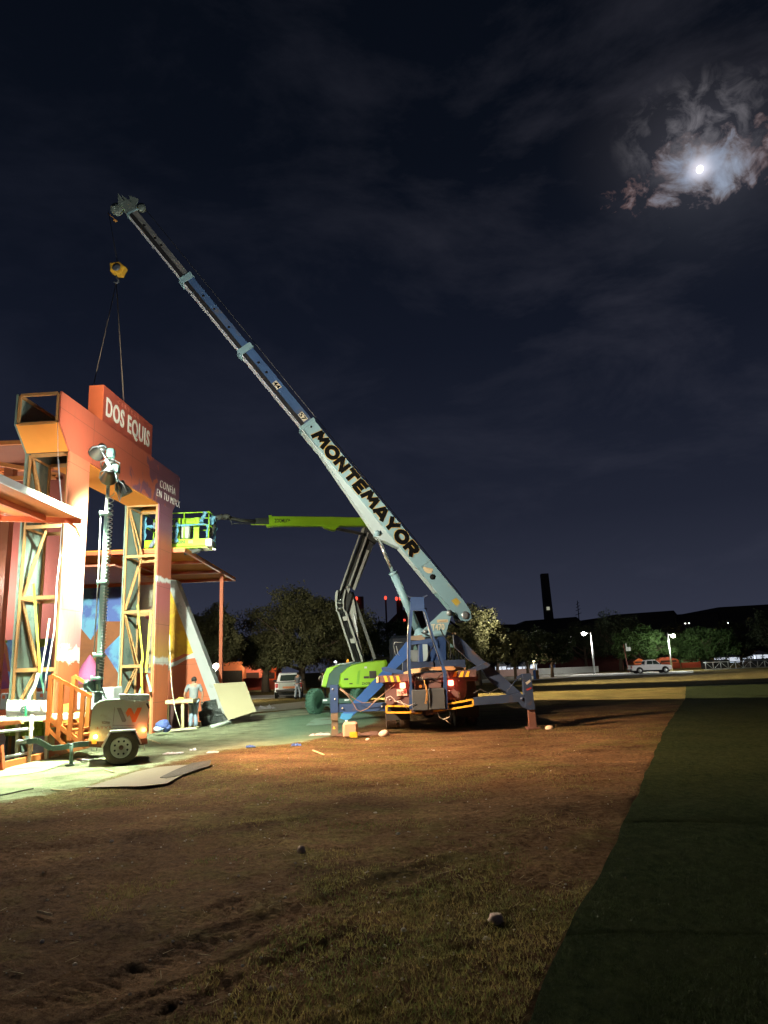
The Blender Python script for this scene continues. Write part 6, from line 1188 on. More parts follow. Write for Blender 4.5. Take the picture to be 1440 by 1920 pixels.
stick((0, 1493), (62, 1481), .02, mat('stick_dark', (.07, .06, .04), .8), 'long dark stick along the edge of the mats at far left'); stick((70, 1713), (97, 1721), .006, SK, 'thin dry straw on the earth at left'); stick((96, 1482), (134, 1486), .02, SK, 'pale lath on the ground left of the torn board')
# straw and splinters
b = MB()
for k in range(110):
    px, py = R_.uniform(-20, 1100), 1390+R_.random()**1.2*500; g = G(px, py)
    if g.x > turf_x(g.y)-.1: continue
    a = R_.uniform(0, 3.14); l_ = R_.uniform(.03, .12); z = float(ground_h(np.array([g.x]), np.array([g.y]))[0])+.004; d = Vector((math.cos(a), math.sin(a), 0))*l_; b.beam(Vector((g.x, g.y, z))-d/2, Vector((g.x, g.y, z+.01))+d/2, .0028, .002)
o = b.build('straw', mat('straw_pale', (.34, .27, .15), .9, bump=0)); tag(o, 'loose straw and splinters strewn over the earth', None, None, 'stuff')
# torn board on the ground
bd = thing('torn_board', 'torn brown fibreboard sheet lying flat in front of the trailer', 'board', tuple(G(270, 1460).xy)+(0,))
pts = [G(x, y) for x, y in ((160, 1479), (215, 1464), (255, 1449), (300, 1441), (338, 1437), (395, 1434), (372, 1446), (345, 1455), (312, 1472), (268, 1478), (228, 1478))]
b = MB(); b.prism([(p.x, p.y, .012+.01*(i % 2)) for i, p in enumerate(pts)], (0, 0, .012)); b.build('board_sheet', mat('fibreboard', (.13, .10, .065), .85, var=.2, vs=3, bump=.004, col2=(.12, .09, .06), c2s=2), bd)
b = MB(); pts = [G(x, y) for x, y in ((300, 1462), (325, 1449), (360, 1440), (396, 1434), (392, 1440), (345, 1456), (312, 1463))]; b.prism([(p.x, p.y, .03+.05*(i in (2, 3))) for i, p in enumerate(pts)], (0, 0, .01)); b.build('board_flap', mat('fibreboard_dark', (.05, .038, .026), .9), bd)

# ---------------------------------------------------------------- pickups
def pickup(label, loc, rz, L=5.2, open_gate=False):
    r = thing('pickup_truck', label, 'pickup', loc, rz); PW = mat('pickup_white', (.72, .73, .74), .3, var=.04, bump=0, coat=.4)
    W_ = .92; side = [(-2.6, .55), (-2.6, 1.05), (-.75, 1.08), (-.75, 1.10), (.55, 1.10), (1.0, 1.08), (2.2, 1.0), (2.5, .85), (2.55, .5), (2.3, .42), (-2.45, .42)]
    def sec(b, poly, w0, inset=0.0):
        rs = []
        for y, k in ((-w0, .96), (-w0+.05, 1), (w0-.05, 1), (w0, .96)):
            cxx = sum(p[0] for p in poly)/len(poly); cz = sum(p[1] for p in poly)/len(poly); rs.append([(cxx+(x-cxx)*k, y, cz+(z-cz)*k) for x, z in poly])
        b.rings(rs, True)
    def PB_(nm, m, f):
        b = MB(); f(b); o = b.build(nm, m, None); o.parent = r; return o
    PB_('body', PW, lambda b: sec(b, side, W_))
    cab = [(-.85, 1.06), (-.72, 1.62), (-.55, 1.70), (.45, 1.70), (.62, 1.64), (1.25, 1.08)]
    PB_('cab', PW, lambda b: b.rings([[(x, s*(W_-.06-(.16 if z > 1.3 else 0)), z) for x, z in cab] for s in (-1, 1)], True))
    gl = mat('pickup_glass', (.03, .045, .04), .1, bump=0)
    PB_('rear_window', gl, lambda b: b.prism([(-.90, -.62, 1.16), (-.90, .62, 1.16), (-.775, .56, 1.56), (-.775, -.56, 1.56)], (.05, 0, 0)))
    PB_('windscreen', gl, lambda b: b.prism([(1.22, -.72, 1.14), (1.22, .72, 1.14), (.70, .62, 1.62), (.70, -.62, 1.62)], (-.02, 0, -.02)))
    for s in (-1, 1):
        PB_('side_window', gl, lambda b: (b.prism([(-.62, s*.868, 1.14), (.10, s*.868, 1.14), (.10, s*.755, 1.60), (-.52, s*.755, 1.60)], (0, s*.012, 0)), b.prism([(.20, s*.868, 1.14), (1.02, s*.868, 1.14), (.58, s*.755, 1.60), (.20, s*.755, 1.60)], (0, s*.012, 0))))
        PB_('tail_light', mat('pickup_tail', (.45, .03, .03), .3), lambda b: b.box((-2.62, s*.70, .72), (-2.5, s*.90, 1.0), .02))
        PB_('headlight', mat('pickup_head', (.7, .7, .7), .2), lambda b: b.box((2.3, s*.55, .72), (2.5, s*.86, .9), .03))
        m_ = PB_('mirror', BLK, lambda b: b.box((1.0, s*.92, 1.08), (1.14, s*1.14, 1.24), .03))
        PB_('wheel_arch', BLK, lambda b: [b.lathe([(.43, 0), (.43, .01)], (x, s*(W_+.001) if s > 0 else s*W_-.011, .42), (0, 1, 0), 24) for x in (-1.6, 1.65)])
        for x in (-1.6, 1.65):
            w = PB_('wheel', BLK, lambda b: b.lathe([(.2, -.1), (.33, -.11), (.36, -.07), (.36, .07), (.33, .11), (.2, .1)], (x, s*.86, .36), (0, 1, 0), 28))
            b = MB(); b.lathe([(.03, -.02), (.2, -.02), (.22, .0), (.22, .03)] if s < 0 else [(.22, -.03), (.22, 0), (.2, .02), (.03, .02)], (x, s*.965, .36), (0, 1, 0), 20); o = b.build('rim', STEEL, None); o.parent = w
        PB_('bed_side_rail', mat('trim_black', (.03, .03, .03), .6), lambda b: b.box((-2.55, s*.80, 1.06), (-.95, s*.90, 1.10)))
    PB_('bed_floor', mat('bed_dark', (.02, .02, .02), .8), lambda b: b.box((-2.5, -.78, 1.062), (-.95, .78, 1.10)))
    PB_('rear_bumper', mat('trim_black', (.03, .03, .03)), lambda b: b.box((-2.74, -.86, .44), (-2.58, .86, .62), .04))
    PB_('tailgate', mat('gate_grey', (.36, .40, .38), .4), lambda b: b.box((-2.625, -.68, .66), (-2.59, .68, 1.06), .01))
    if open_gate: PB_('load', mat('load_orange', (.55, .22, .10), .8, bump=.03), lambda b: b.box((-2.68, -.5, .66), (-2.62, .4, .80), .02))
    PB_('underbody', BLK, lambda b: b.box((-2.4, -.7, .22), (2.3, .7, .45)))
    return r
g = G(540, 1310); pickup('white pickup seen from behind with a worker at its tailgate', (at(541, 1300, 52.5).x, 52.8, 0), rad(97), open_gate=True)
g = G(1220, 1262.3); pk = pickup('white double cab pickup seen from the side under the street lamp', (g.x, g.y, 0), rad(-3))

# ---------------------------------------------------------------- street lamps
POLE = mat('pole_grey', (.50, .52, .52), .5, .3, bump=0)
def street_lamp(px, pyb, pyt, hx, hy, label, e, col=(1, .93, .82), w=.14):
    g = G(px, pyb); Y = g.y; t_ = thing('street_lamp', label, 'street lamp', (g.x, Y, 0), 0, 'street lamps at the edge of the field'); k = Y/FPX
    top = Vector((g.x, Y, at(px, pyt, Y).z)); b = MB(); b.tube((g.x, Y, 0), top, w, w*.6, 12); b.build('pole', POLE, t_)
    h_ = at(hx, hy, Y-.3); h_.y = Y-.3; b = MB(); b.path([top-Vector((0, 0, .3)), Vector((top.x*.5+h_.x*.5, Y, h_.z+.05)), h_], [.05, .04, .04], 8); b.build('arm', POLE, t_)
    b = MB(); b.rock(tuple(h_+Vector((0, 0, .05))), .26, 3, .4, 12); hd = b.build('lamp_head', POLE, t_)
    b = MB(); b.rock(tuple(h_-Vector((0, .15, .10))), .30, 4, .8, 14); b.build('lens', mat('street_lens', (1, 1, 1), .3, bump=0, emit=col, es=40), hd)
    lamp('POINT', 'street_glow', h_-Vector((0, .5, .9)), e, col, shadow_soft_size=.2)
street_lamp(1115, 1264, 1185, 1094, 1187, 'street lamp with its arm to the left standing right of the chimney', 1800)
street_lamp(1260, 1258, 1186, 1261, 1191, 'street lamp behind the side-on white pickup', 3600, (.95, 1, .88))
def wall_light(px, py, Y, r, label, e, col, es=12, cat='lamp'):
    c = at(px, py, Y); t_ = thing('lamp_post', label, cat, (c.x, c.y, 0)); b = MB(); b.tube((c.x, c.y+.1, 0), (c.x, c.y+.1, c.z+.1), .05, n=8); b.build('pole', POLE, t_)
    b = MB(); b.rock(tuple(c), r, 5, .9, 14); b.build('lens', mat('lens_%d' % px, (1, 1, 1), .3, bump=0, emit=col, es=es), t_)
    if e: lamp('POINT', 'lamp_glow', c-Vector((0, r+.35, 0)), e, col, shadow_soft_size=.2)
wall_light(405, 1249, 48, .20, 'bright round work lamp just right of the slanted white wall edge', 1600, (1, .88, .66), 16, 'work lamp')
wall_light(1000, 1239, 92, .22, 'small warm lamp beside the pair of bins', 160, (1, .75, .45), 10)

# ---------------------------------------------------------------- trees
def bark(): return mat('bark', (.10, .072, .05), .9, var=.3, vs=4, bump=.02, bs=12)
def leafm(nm, c): return leafy(nm, tuple(x*.75 for x in c), tuple(x*1.35 for x in c), .5, .35)
LEAFS = [leafm('leaf_olive', (.11, .115, .055)), leafm('leaf_green', (.065, .12, .035)), leafm('leaf_dark', (.045, .06, .03))]
def crown_mesh(seed, W_, H_, n, lsz, m, squash=1.0, clumps=70):
    r = np.random.default_rng(seed); C = []
    while len(C) < clumps:
        p = r.uniform(-1, 1, 3); q = np.linalg.norm(p)
        if q < 1 and q > .30 and not (p[2] < -.55 and q > .8): C.append(p*(1+.10*r.standard_normal()))
    C = np.array(C); rad_ = r.uniform(.13, .30, clumps); k = r.integers(0, clumps, n)
    d = r.standard_normal((n, 3)); d /= np.linalg.norm(d, axis=1)[:, None]; d *= (r.uniform(.35, 1.0, n)**.6)[:, None]
    P_ = C[k]+d*rad_[k][:, None]*np.array([1, 1, .75]); far_ = r.random(n) < .05; P_[far_] *= r.uniform(1.02, 1.16, (far_.sum(), 1))
    P_ = P_*np.array([W_/2, W_/2, H_/2]); P_[:, 2] -= .08*np.maximum(0, np.hypot(P_[:, 0], P_[:, 1]))**1.3*(r.random(n))
    a = r.standard_normal((n, 3)); a /= np.linalg.norm(a, axis=1)[:, None]; b_ = np.cross(a, r.standard_normal((n, 3))); b_ /= np.linalg.norm(b_, axis=1)[:, None]
    s = lsz*r.uniform(.5, 1.3, n)[:, None]; V = np.stack([P_-a*s*1.3, P_+b_*s*.5, P_+a*s*1.3, P_-b_*s*.5], 1).reshape(-1, 3)
    return npmesh('crown', V, np.arange(4*n).reshape(-1, 4), m)
def trunk_mb(b, H0, r0, W_, H_, seed):
    R_ = random.Random(seed); top = Vector((R_.uniform(-.2, .2), R_.uniform(-.2, .2), H0+H_*.35)); b.path([(0, 0, -.05), (R_.uniform(-.1, .1), 0, H0*.5), (R_.uniform(-.15, .15), 0, H0), top], [r0*1.25, r0, r0*.85, r0*.4], 10)
    for k in range(9):
        a = k*2.4+R_.random(); z = H0*.85+R_.random()*H_*.25; e = Vector((math.cos(a)*W_*.36, math.sin(a)*W_*.36, z+H_*R_.uniform(.2, .45))); s = Vector((0, 0, z)); b.path([s, s.lerp(e, .5)+Vector((0, 0, -.1*W_*.2)), e], [r0*.5, r0*.3, r0*.08], 7)
        for q in range(2):
            e2 = e+Vector((R_.uniform(-1, 1), R_.uniform(-1, 1), R_.uniform(.1, 1)))*W_*.12; b.path([s.lerp(e, .7), e2], [r0*.2, r0*.05], 5)
PROTO = {}
def tree(px, Y, base, ctop, cbot, wpx, seed, m, n, label, r0=.22, grp='trees along the edge of the field'):
    k = Y/FPX; g = at(px, 1200, Y); W_ = wpx*k; zt = at(px, ctop, Y).z; zb = max(.8, at(px, cbot, Y).z); H_ = zt-zb
    t_ = thing('tree', label, 'tree', (g.x, Y, 0), random.Random(seed).uniform(0, 6), grp)
    b = MB(); trunk_mb(b, zb+H_*.12, r0, W_, H_, seed); o = b.build('trunk', bark()); o.parent = t_
    me = crown_mesh(seed, W_, H_, n, .15 if Y > 74 else .105, m, 1, 70 if n < 9000 else 150); c = bpy.data.objects.new('crown', me); COL.objects.link(c); c.parent = t_; c.location = (0, 0, zb+H_/2)
    return t_
tree(566, 72, 1295, 1116, 1268, 232, 11, LEAFS[0], 60000, 'big broad olive tree standing behind the white pickup', .36)
tree(498, 70, 1290, 1185, 1262, 90, 12, LEAFS[0], 15000, 'leaning olive tree by the orange mural left of the white pickup', .34)
tree(398, 62, 1290, 1138, 1262, 105, 13, LEAFS[0], 20000, 'bushy tree just left of the slim canopy post', .25)
tree(440, 85, 1290, 1182, 1262, 60, 14, LEAFS[2], 4000, 'dark tree between the canopy post and the big broad tree', .2)
tree(655, 85, 1290, 1150, 1262, 150, 15, LEAFS[2], 9000, 'dark tree behind the arms of the boom lift', .3)
tree(735, 95, 1290, 1168, 1262, 130, 16, LEAFS[2], 8000, 'dark tree behind the lift cylinder of the crane', .3)
tree(800, 90, 1290, 1172, 1262, 120, 17, LEAFS[2], 7000, 'dark tree directly behind the crane column', .3)
tree(893, 66, 1280, 1143, 1262, 108, 18, LEAFS[0], 26000, 'tall leafy tree directly right of the crane boom foot', .26)
tree(962, 80, 1268, 1188, 1250, 58, 19, LEAFS[0], 9000, 'slender olive tree in front of the white tent', .16)
tree(1030, 92, 1265, 1186, 1250, 92, 20, LEAFS[2], 8000, 'round dark tree left of the first street lamp', .2)
tree(985, 100, 1265, 1180, 1250, 80, 21, LEAFS[2], 5000, 'dark tree behind the small warm lamp', .2)
tree(1160, 125, 1262, 1150, 1245, 110, 22, LEAFS[2], 9000, 'tall dark tree between the two street lamps', .3)
tree(1205, 117, 1262, 1176, 1246, 100, 23, LEAFS[1], 20000, 'green lamplit tree behind the roof of the side-on pickup', .3)
tree(1318, 121, 1262, 1176, 1246, 110, 24, LEAFS[1], 20000, 'green lamplit tree right of the second street lamp', .28)
tree(1262, 150, 1262, 1164, 1246, 90, 25, LEAFS[2], 6000, 'dark tree far behind the second street lamp', .3)
tree(1385, 128, 1262, 1166, 1244, 110, 26, LEAFS[2], 8000, 'dark tree behind the truss barrier', .28)
tree(1452, 120, 1262, 1145, 1240, 100, 27, LEAFS[2], 8000, 'dark tree at the right edge of the picture', .28)
tree(1095, 135, 1262, 1170, 1246, 90, 28, LEAFS[2], 6000, 'dark tree right behind the first street lamp', .28)
tree(930, 110, 1262, 1172, 1250, 80, 29, LEAFS[2], 5000, 'dark tree in the row left of the chimney', .25)
b = MB()

# ---------------------------------------------------------------- far buildings
FB = mat('far_building', (.045, .042, .04), .9, var=.2, vs=.1, bump=0)
def block(pts, Y, d, label, nm='warehouse', m=FB, cat='building'):
    t_ = thing(nm, label, cat, tuple(at(sum(p[0] for p in pts)/len(pts), pts[0][1], Y).xy)+(0,))
    top = [at(x, y, Y) for x, y in pts]; poly = [Vector((p.x, Y, p.z)) for p in top]+[Vector((top[-1].x, Y, -.5)), Vector((top[0].x, Y, -.5))]
    b = MB(); b.prism(poly, (0, d, 0)); b.build('wall', m, t_); b = MB()
    for i in range(len(poly)-3): b.beam(poly[i]+Vector((0, d/2, .12)), poly[i+1]+Vector((0, d/2, .12)), d+1.0, .22)
    b.build('roof', mat('far_roof', (.035, .035, .035), .9, bump=0), t_)
    b = MB(); x = poly[0].x+2
    while x < poly[-3].x-4: b.box((x, Y-.12, 1), (x+2.4, Y-.002, 4.2)); x += 7
    b.build('window', mat('far_window', (.02, .022, .025), .2, bump=0), t_); return t_
block([(976, 1172), (984, 1165.5), (1080, 1158), (1087, 1164.5)], 240, 40, 'long dark warehouse at the foot of the tall chimney')
block([(1087, 1165), (1170, 1153)], 246, 40, 'dark low warehouse between the chimney and the street lamps')
block([(1150, 1154), (1262, 1146), (1268, 1153)], 252, 40, 'dark warehouse behind the tree row left of the second street lamp')
block([(1268, 1153.5), (1346, 1149)], 258, 40, 'dark flat roofed warehouse right of the second street lamp')
block([(1346, 1140), (1500, 1131)], 262, 40, 'tallest dark warehouse at the right edge')
block([(840, 1172), (976, 1172)], 250, 30, 'low dark shed left of the warehouse with the chimney')
ch = thing('chimney', 'tall square industrial chimney rising behind the warehouse', 'chimney', (at(1023, 1160, 275).x, 275, 0))
c0, c1 = at(1027.5, 1165, 275), at(1020.3, 1076, 275); b = MB(); b.beam((c0.x+.8, 275, -1), c1, 3.4, 3.4, (0, 1, 0), 2.7, 2.7); b.build('stack', FB, ch)
b = MB(); b.box((c0.x-.5, 273.1, at(1027, 1142, 275).z-.5), (c0.x+.6, 273.2, at(1027, 1142, 275).z+.7)); b.build('lit_window', mat('dim_window', (.5, .5, .45), .5, emit=(.8, .8, .6), es=.4), ch)
b = MB(); b.box((c0.x-8, 274, c0.z-4), (c0.x+8, 276, c0.z-1)); b.build('stack_base', FB, ch)
an = thing('antenna_mast', 'thin lattice antenna right of the chimney', 'antenna', (at(1084, 1160, 270).x, 270, 0)); a0, a1 = at(1085.5, 1165, 270), at(1082.5, 1126, 270)
b = MB(); b.beam((a0.x, 270, 0), a1, .5, .5, (0, 1, 0), .2, .2); [b.beam(a0.lerp(a1, t)-Vector((1.3*(1-t)+.2, 0, 0)), a0.lerp(a1, t)+Vector((1.3*(1-t)+.2, 0, .8)), .2, .2) for t in (.3, .5, .65, .8)]; b.build('lattice', FB, an)
RL = mat('red_beacon', (1, .1, .05), .3, bump=0, emit=(1, .09, .05), es=1.6)
RST = mat('far_stack', (.09, .035, .04), .8, var=.2, bump=0)
def stack(px, pt, w, label, lights, m=RST):
    Y = 300; c = at(px, pt, Y); t_ = thing('smokestack', label, 'smokestack', (c.x, Y, 0), 0, 'industrial stacks on the horizon'); b = MB(); b.lathe([(w*1.15, -c.z-1), (w, 0)], c, (0, 0, 1), 14); b.build('stack', m, t_)
    for lx_, ly_ in lights: q = at(lx_, ly_, Y-w-.8); b = MB(); b.rock(tuple(q), .55, 2, 1.6, 8); b.build('warning_light', RL, t_)
    return t_
stack(675, 1119, 1.5, 'wide red-lit stack seen between the arms of the lift', [(668.5, 1122)]); stack(723, 1119, .35, 'thin mast stack with one red light', [(723, 1121)], FB)
stack(744.5, 1122, .4, 'left of the twin stacks with red lights beside the lift cylinder', [(743.5, 1122.5)], FB); stack(750, 1121, 1.0, 'right of the twin stacks with red lights beside the lift cylinder', [(750.5, 1122)], FB)
cv = thing('conveyor', 'dark sloping conveyor building with a red light below the twin stacks', 'conveyor', (at(755, 1160, 305).x, 305, 0))
b = MB(); b.pp([(722, 1172), (744, 1150), (760, 1142), (778, 1140), (800, 1140), (800, 1180), (722, 1180)], 305, 10); b.build('housing', mat('far_brown', (.06, .045, .045), .9, bump=0), cv); b = MB(); b.rock(tuple(at(758, 1163, 303)), .6, 2, 1, 8); b.build('warning_light', RL, cv)
b = MB(); b.pb(745, 1158, 749, 1167, 303, 1); b.build('lit_window', mat('dim_mauve', (.2, .15, .2), .5, emit=(.5, .35, .45), es=.12), cv)

for i, (px, py, Y, r_, lb) in enumerate(((705, 1182, 130, .16, 'tiny white distant light in the dark trees left of the lift cylinder'), (710, 1186, 132, .08, 'faint distant light just below the tiny white one'), (1285, 1169, 200, .14, 'faint distant light above the truss, left of its row'), (1292, 1168.5, 200, .14, 'faint distant light above the truss, second of its row'), (1365, 1168, 200, .13, 'faint distant light high above the middle of the truss'), (1070, 1195, 180, .12, 'faint distant light just left of the first street lamp head'), (1023, 1192, 180, .10, 'faint distant light below the chimney'))):
    c = at(px, py, Y); t_ = thing('distant_lamp', lb, 'lamp', (c.x, c.y, 0)); b = MB(); b.tube((c.x, c.y+.3, 0), (c.x, c.y+.3, c.z), .06, n=6); b.build('pole', FB, t_); b = MB(); b.rock(tuple(c), r_*1.4, 3, .8, 8); b.build('lens', mat('distant_lens', (1, 1, 1), .3, bump=0, emit=(.95, .95, .9), es=4), t_)
# low walls, booths, tents
MURO = mat('booth_orange', (.42, .15, .06), .7, var=.25, vs=.8, col2=(.60, .32, .12), c2s=.5)
def booth(x0, x1, yt, yb, Y, m, label, arched=True, e=0, col=(1, .6, .35), emit=None):
    t_ = thing('festival_booth', label, 'booth', tuple(at((x0+x1)/2, yb, Y).xy)+(0,)); P0, P1, T_p = at(x0, yb, Y), at(x1, yb, Y), at((x0+x1)/2, yt, Y)
    zb = 0; n = 9; zt = T_p.z; zs = zt-.28*(zt) if arched else zt
    top = [(P0.x+(P1.x-P0.x)*i/n, Y, zs+(zt-zs)*math.sin(math.pi*i/n)) for i in range(n+1)]
    b = MB(); b.prism(top+[(P1.x, Y, 0), (P0.x, Y, 0)], (0, 4, 0)); b.build('booth_wall', m, t_)
    b = MB(); b.box((P0.x-.1, Y-.15, 0), (P1.x+.1, Y-.003, 1.0)); b.build('counter', mat('counter_dark_red', (.22, .05, .03), .7), t_)
    b = MB(); w = (P1.x-P0.x); b.box((P0.x+w*.12, Y-.05, 1.15), (P1.x-w*.12, Y-.003, 1.15+zs*.25)); b.build('hatch', mat('hatch_dark', (.05, .03, .03), .7) if not emit else emit, t_)
    if e: lamp('POINT', 'booth_fill', (T_p.x, Y-2.2, 2.6), e, col, shadow_soft_size=.3)  # lamp added in front of the booth to brighten it, no fixture
    return t_
booth(418, 455, 1241, 1288, 78, MURO, 'orange painted booth behind the canopy post', False, 160)
booth(452, 490, 1243, 1287, 80, mat('booth_pink', (.66, .22, .16), .7, col2=(.45, .16, .35), c2s=.9), 'orange and pink painted booth left of the leaning olive tree', False, 160)
booth(489, 518, 1246, 1286, 82, mat('booth_vermilion', (.70, .13, .03), .7), 'vermilion booth behind the leaning olive tree', False, 120)
booth(1190, 1212, 1234.5, 1258, 140, MURO, 'orange arched booth left of the side-on pickup roof', True, 170)
booth(1212, 1236, 1235, 1258, 140, mat('booth_cream', (.6, .45, .35), .7), 'cream arched booth above the side-on pickup', True, 170)
booth(1236, 1275, 1232, 1256, 138, mat('booth_brick', (.40, .13, .08), .7, col2=(.55, .25, .15), c2s=.7), 'brick red booth behind the second street lamp', True, 170)
booth(1279, 1311, 1230, 1253, 140, mat('booth_green', (.12, .36, .22), .7), 'green arched booth right of the second street lamp', True, 200)
booth(1311, 1340, 1231, 1252, 142, MURO, 'orange booth at the left end of the truss barrier', True, 160)
SIL = mat('lit_canvas', (.75, .78, .85), .7, bump=0, emit=(.8, .88, 1), es=.75)
def tent(x0, x1, yt, yb, Y, label):
    t_ = thing('lit_tent', label, 'tent', tuple(at((x0+x1)/2, yb, Y).xy)+(0,), 0, None); a_, c_ = at(x0, yb, Y), at(x1, yt, Y); b = MB(); b.box((a_.x, Y, .6), (c_.x, Y+3, c_.z-.3)); b.build('canvas_wall', SIL, t_)
    b = MB(); xm = (a_.x+c_.x)/2; b.add([(a_.x-.2, Y-.2, c_.z-.3), (c_.x+.2, Y-.2, c_.z-.3), (c_.x+.2, Y+3.2, c_.z-.3), (a_.x-.2, Y+3.2, c_.z-.3), (xm, Y+1.5, c_.z+.6)], [(0, 1, 4), (1, 2, 4), (2, 3, 4), (3, 0, 4), (3, 2, 1, 0)]); b.build('canvas_roof', mat('canvas_dim', (.25, .25, .27), .8), t_)
    b = MB(); [b.box((x, Y-.06, 0), (x+.12, Y-.003, c_.z-.32)) for x in (a_.x, a_.x*.6+c_.x*.4, c_.x-.12)]; b.build('tent_pole', FB, t_)
tent(934, 950, 1246, 1258, 118, 'leftmost white lit tent behind the trees right of the crane'); tent(957, 969, 1248, 1258, 119, 'middle white lit tent behind the slender olive tree'); tent(979, 992, 1246, 1257, 118, 'white lit tent just left of the small warm lamp')
tent(1001, 1007, 1242, 1256, 117, 'narrow white lit tent right beside the small warm lamp'); tent(1352, 1388, 1229, 1238, 150, 'white lit tent behind the middle of the truss barrier'); tent(1395, 1412, 1227, 1240, 150, 'small white lit tent at the right end of the truss barrier'); tent(1417, 1446, 1224, 1232, 150, 'white lit tent at the right edge of the picture')
def low_wall(x0, y0, x1, y1, h_, m, label):
    p, q = G(x0, y0), G(x1, y1); b = MB(); b.beam(p+Vector((0, 0, h_/2)), q+Vector((0, 0, h_/2)), .25, h_); b.beam(p+Vector((0, 0, h_+.03)), q+Vector((0, 0, h_+.03)), .34, .05); o = b.build('low_wall', m); tag(o, label, 'wall')
low_wall(918, 1270, 1010, 1265.5, 1.0, mat('wall_pinkgrey', (.26, .17, .15), .9, bump=.01), 'low pinkish wall behind the right outrigger')
low_wall(1010, 1265.5, 1122, 1260.5, .95, mat('wall_white', (.46, .46, .45), .9, bump=.01, col2=(.28, .26, .24), c2s=.6), 'low whitewashed wall ending at the first street lamp')
b = MB(); p, q = G(1012, 1262), G(1180, 1257); b.beam(p+Vector((0, 3, 1.4)), q+Vector((0, 3, 1.4)), .3, 2.8); o = b.build('hoarding', mat('hoarding_red', (.12, .035, .03), .9, col2=(.18, .12, .10), c2s=.3)); tag(o, 'dark red hoarding behind the whitewashed wall', 'hoarding')
b = MB(); p, q = G(700, 1290), G(930, 1275); b.beam(p+Vector((0, 6, 1.5)), q+Vector((0, 6, 1.5)), .3, 3); o = b.build('hoarding', mat('hoarding_dark', (.03, .03, .028), .9)); tag(o, 'dark hoarding behind the crane wheels', 'hoarding')
def bench_low(x0, y0, x1, y1, Y, m, label, nm, cat):
    b = MB(); b.pp([(x0, y0), (x1, y0-1), (x1, y1-1), (x0, y1)], Y, .3); o = b.build(nm, m); tag(o, label, cat)
bench_low(456, 1272, 492, 1290, 74, mat('lattice_red', (.35, .035, .02), .7, var=.6, vs=9, col2=(.10, .02, .01), c2s=7), 'red patterned screen in front of the pink booth', 'patterned_screen', 'screen')
bench_low(411, 1258, 453, 1280, 60, mat('pallet_brown', (.06, .045, .03), .8, var=.3, col2=(.5, .4, .2), c2s=5, c2t=.68), 'dark stack of pallets behind the canopy post', 'pallet_stack', 'pallets')
bench_low(399, 1258, 412, 1285, 46, mat('bin_grey', (.36, .40, .44), .6), 'pale grey cabinet under the bright work lamp', 'site_cabinet', 'cabinet')
b = MB(); p, q = G(462, 1298), G(512, 1296); b.beam(p+Vector((0, 0, .08)), q+Vector((0, 0, .08)), .25, .16); o = b.build('kerb', mat('kerb_yellow', (.60, .50, .25), .8)); tag(o, 'yellow kerb behind the plywood sheet', 'kerb')
# bins
for (px, py, col, lb, Y_) in ((1003.5, 1273.5, (.03, .10, .35), 'blue litter bin, left of the pair by the pale path', 0), (1008.3, 1273.5, (.42, .20, .05), 'orange litter bin, right of the pair by the pale path', 0), (898, 1273, (.03, .10, .35), 'blue bin with clear sides beside the crane', 1)):
    g = G(px, py); t_ = thing('litter_bin', lb, 'bin', (g.x, g.y, 0)); w = .17 if Y_ == 0 else .32
    b = MB(); b.lathe([(w*.85, 0), (w, .05), (w, .85), (w*.9, .88)], (g.x, g.y, 0), (0, 0, 1), 14); b.build('bin_body', mat('bin_%d' % int(px), col, .5), t_)
    b = MB(); b.lathe([(w*1.08, .88), (w*1.08, .93), (w*.5, 1.02), (.01, 1.03)], (g.x, g.y, 0), (0, 0, 1), 14); b.build('bin_lid', mat('lid_%d' % int(px), (.45, .06, .04) if Y_ else col, .5), t_)
b = MB(); g = G(1037, 1263); b.box((g.x-.5, g.y, 0), (g.x+.5, g.y+.4, 1.5), .05); o = b.build('portable_box', mat('bin_1003', (.03, .1, .35))); tag(o, 'dark blue box standing by the whitewashed wall', 'box')
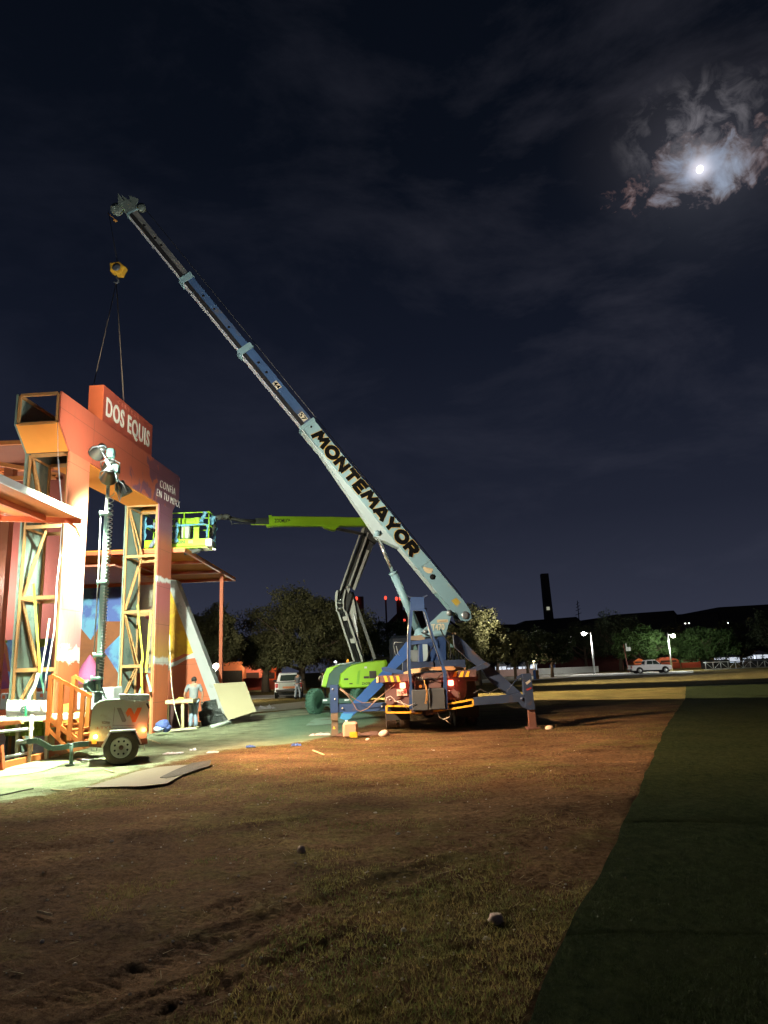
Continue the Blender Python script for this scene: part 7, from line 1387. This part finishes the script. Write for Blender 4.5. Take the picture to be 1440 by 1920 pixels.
# truss barrier
tb = thing('truss', 'long silver lattice truss lying along the field at right', 'truss', tuple(G(1380, 1255).xy)+(0,))
p, q = G(1324, 1256.5), G(1475, 1250); hT = 1.05; b = MB(); Zt = Vector((0, 0, hT)); ST = mat('truss_silver', (.55, .56, .56), .4, .4, bump=0)
for yo in (0, .6):
    o_ = Vector((0, yo, 0)); b.tube(p+o_+Vector((0, 0, .06)), q+o_+Vector((0, 0, .06)), .05); b.tube(p+o_+Zt, q+o_+Zt, .06)
b.build('chord', ST, tb); n = 11
for i in range(n+1):
    b = MB(); u_ = p.lerp(q, i/n); b.tube(u_, u_+Zt, .05)
    if i < n: v_ = p.lerp(q, (i+1)/n); b.tube(u_+Vector((0, 0, .05)) if i % 2 else u_+Zt, v_+Zt if i % 2 else v_+Vector((0, 0, .05)), .035)
    b.build('lattice_bay', ST, tb)
for (x0, y0, x1, y1, lb) in ((1325, 1238, 1340, 1252, 'dark box behind the left end of the truss'), (1346, 1237, 1368, 1250, 'dark container behind the truss'), (1408, 1235, 1450, 1247, 'dark container behind the right end of the truss')):
    b = MB(); b.pb(x0, y0, x1, y1+4, 118, 2.2, .05); o = b.build('storage_box', mat('box_black', (.02, .02, .02), .7)); tag(o, lb, 'box')
sg = thing('sign_post', 'thin post with a small white box left of the side-on pickup', 'sign post', tuple(G(1179, 1261).xy)+(0,)); g = G(1179, 1261)
b = MB(); b.tube((g.x, g.y, 0), (g.x-.35, g.y, at(1176, 1207, g.y).z), .06, n=8); b.build('pole', mat('pole_red', (.2, .06, .05), .7), sg); b = MB(); h_ = at(1178, 1217, g.y-.1); b.box(h_-Vector((.3, 0, .28)), h_+Vector((.35, .2, .3)), .03); b.box(h_+Vector((-.32, 0, .3)), h_+Vector((-.2, .1, .85))); b.build('sign_box', mat('box_pale', (.5, .52, .5), .6), sg)
b = MB(); g = G(1182, 1262.5); b.lathe([(.28, 0), (.3, .35), (.05, .5)], (g.x, g.y-1, 0), (0, 0, 1), 12); o = b.build('cooler', WHITE); tag(o, 'small white cooler at the foot of the thin post', 'cooler')
# moon
b = MB(); mc = MOON*4000; b.lathe([(15.5*math.sin(math.pi*i/12)+.01, -19*math.cos(math.pi*i/12)) for i in range(13)], mc, tuple(RT*.25+UP*.97), 24); mo = b.build('moon', mat('moon_disc', (1, 1, 1), .5, bump=0, emit=(1, .97, .93), es=3)); tag(mo, 'bright waxing moon behind thin cloud at upper right', 'moon')
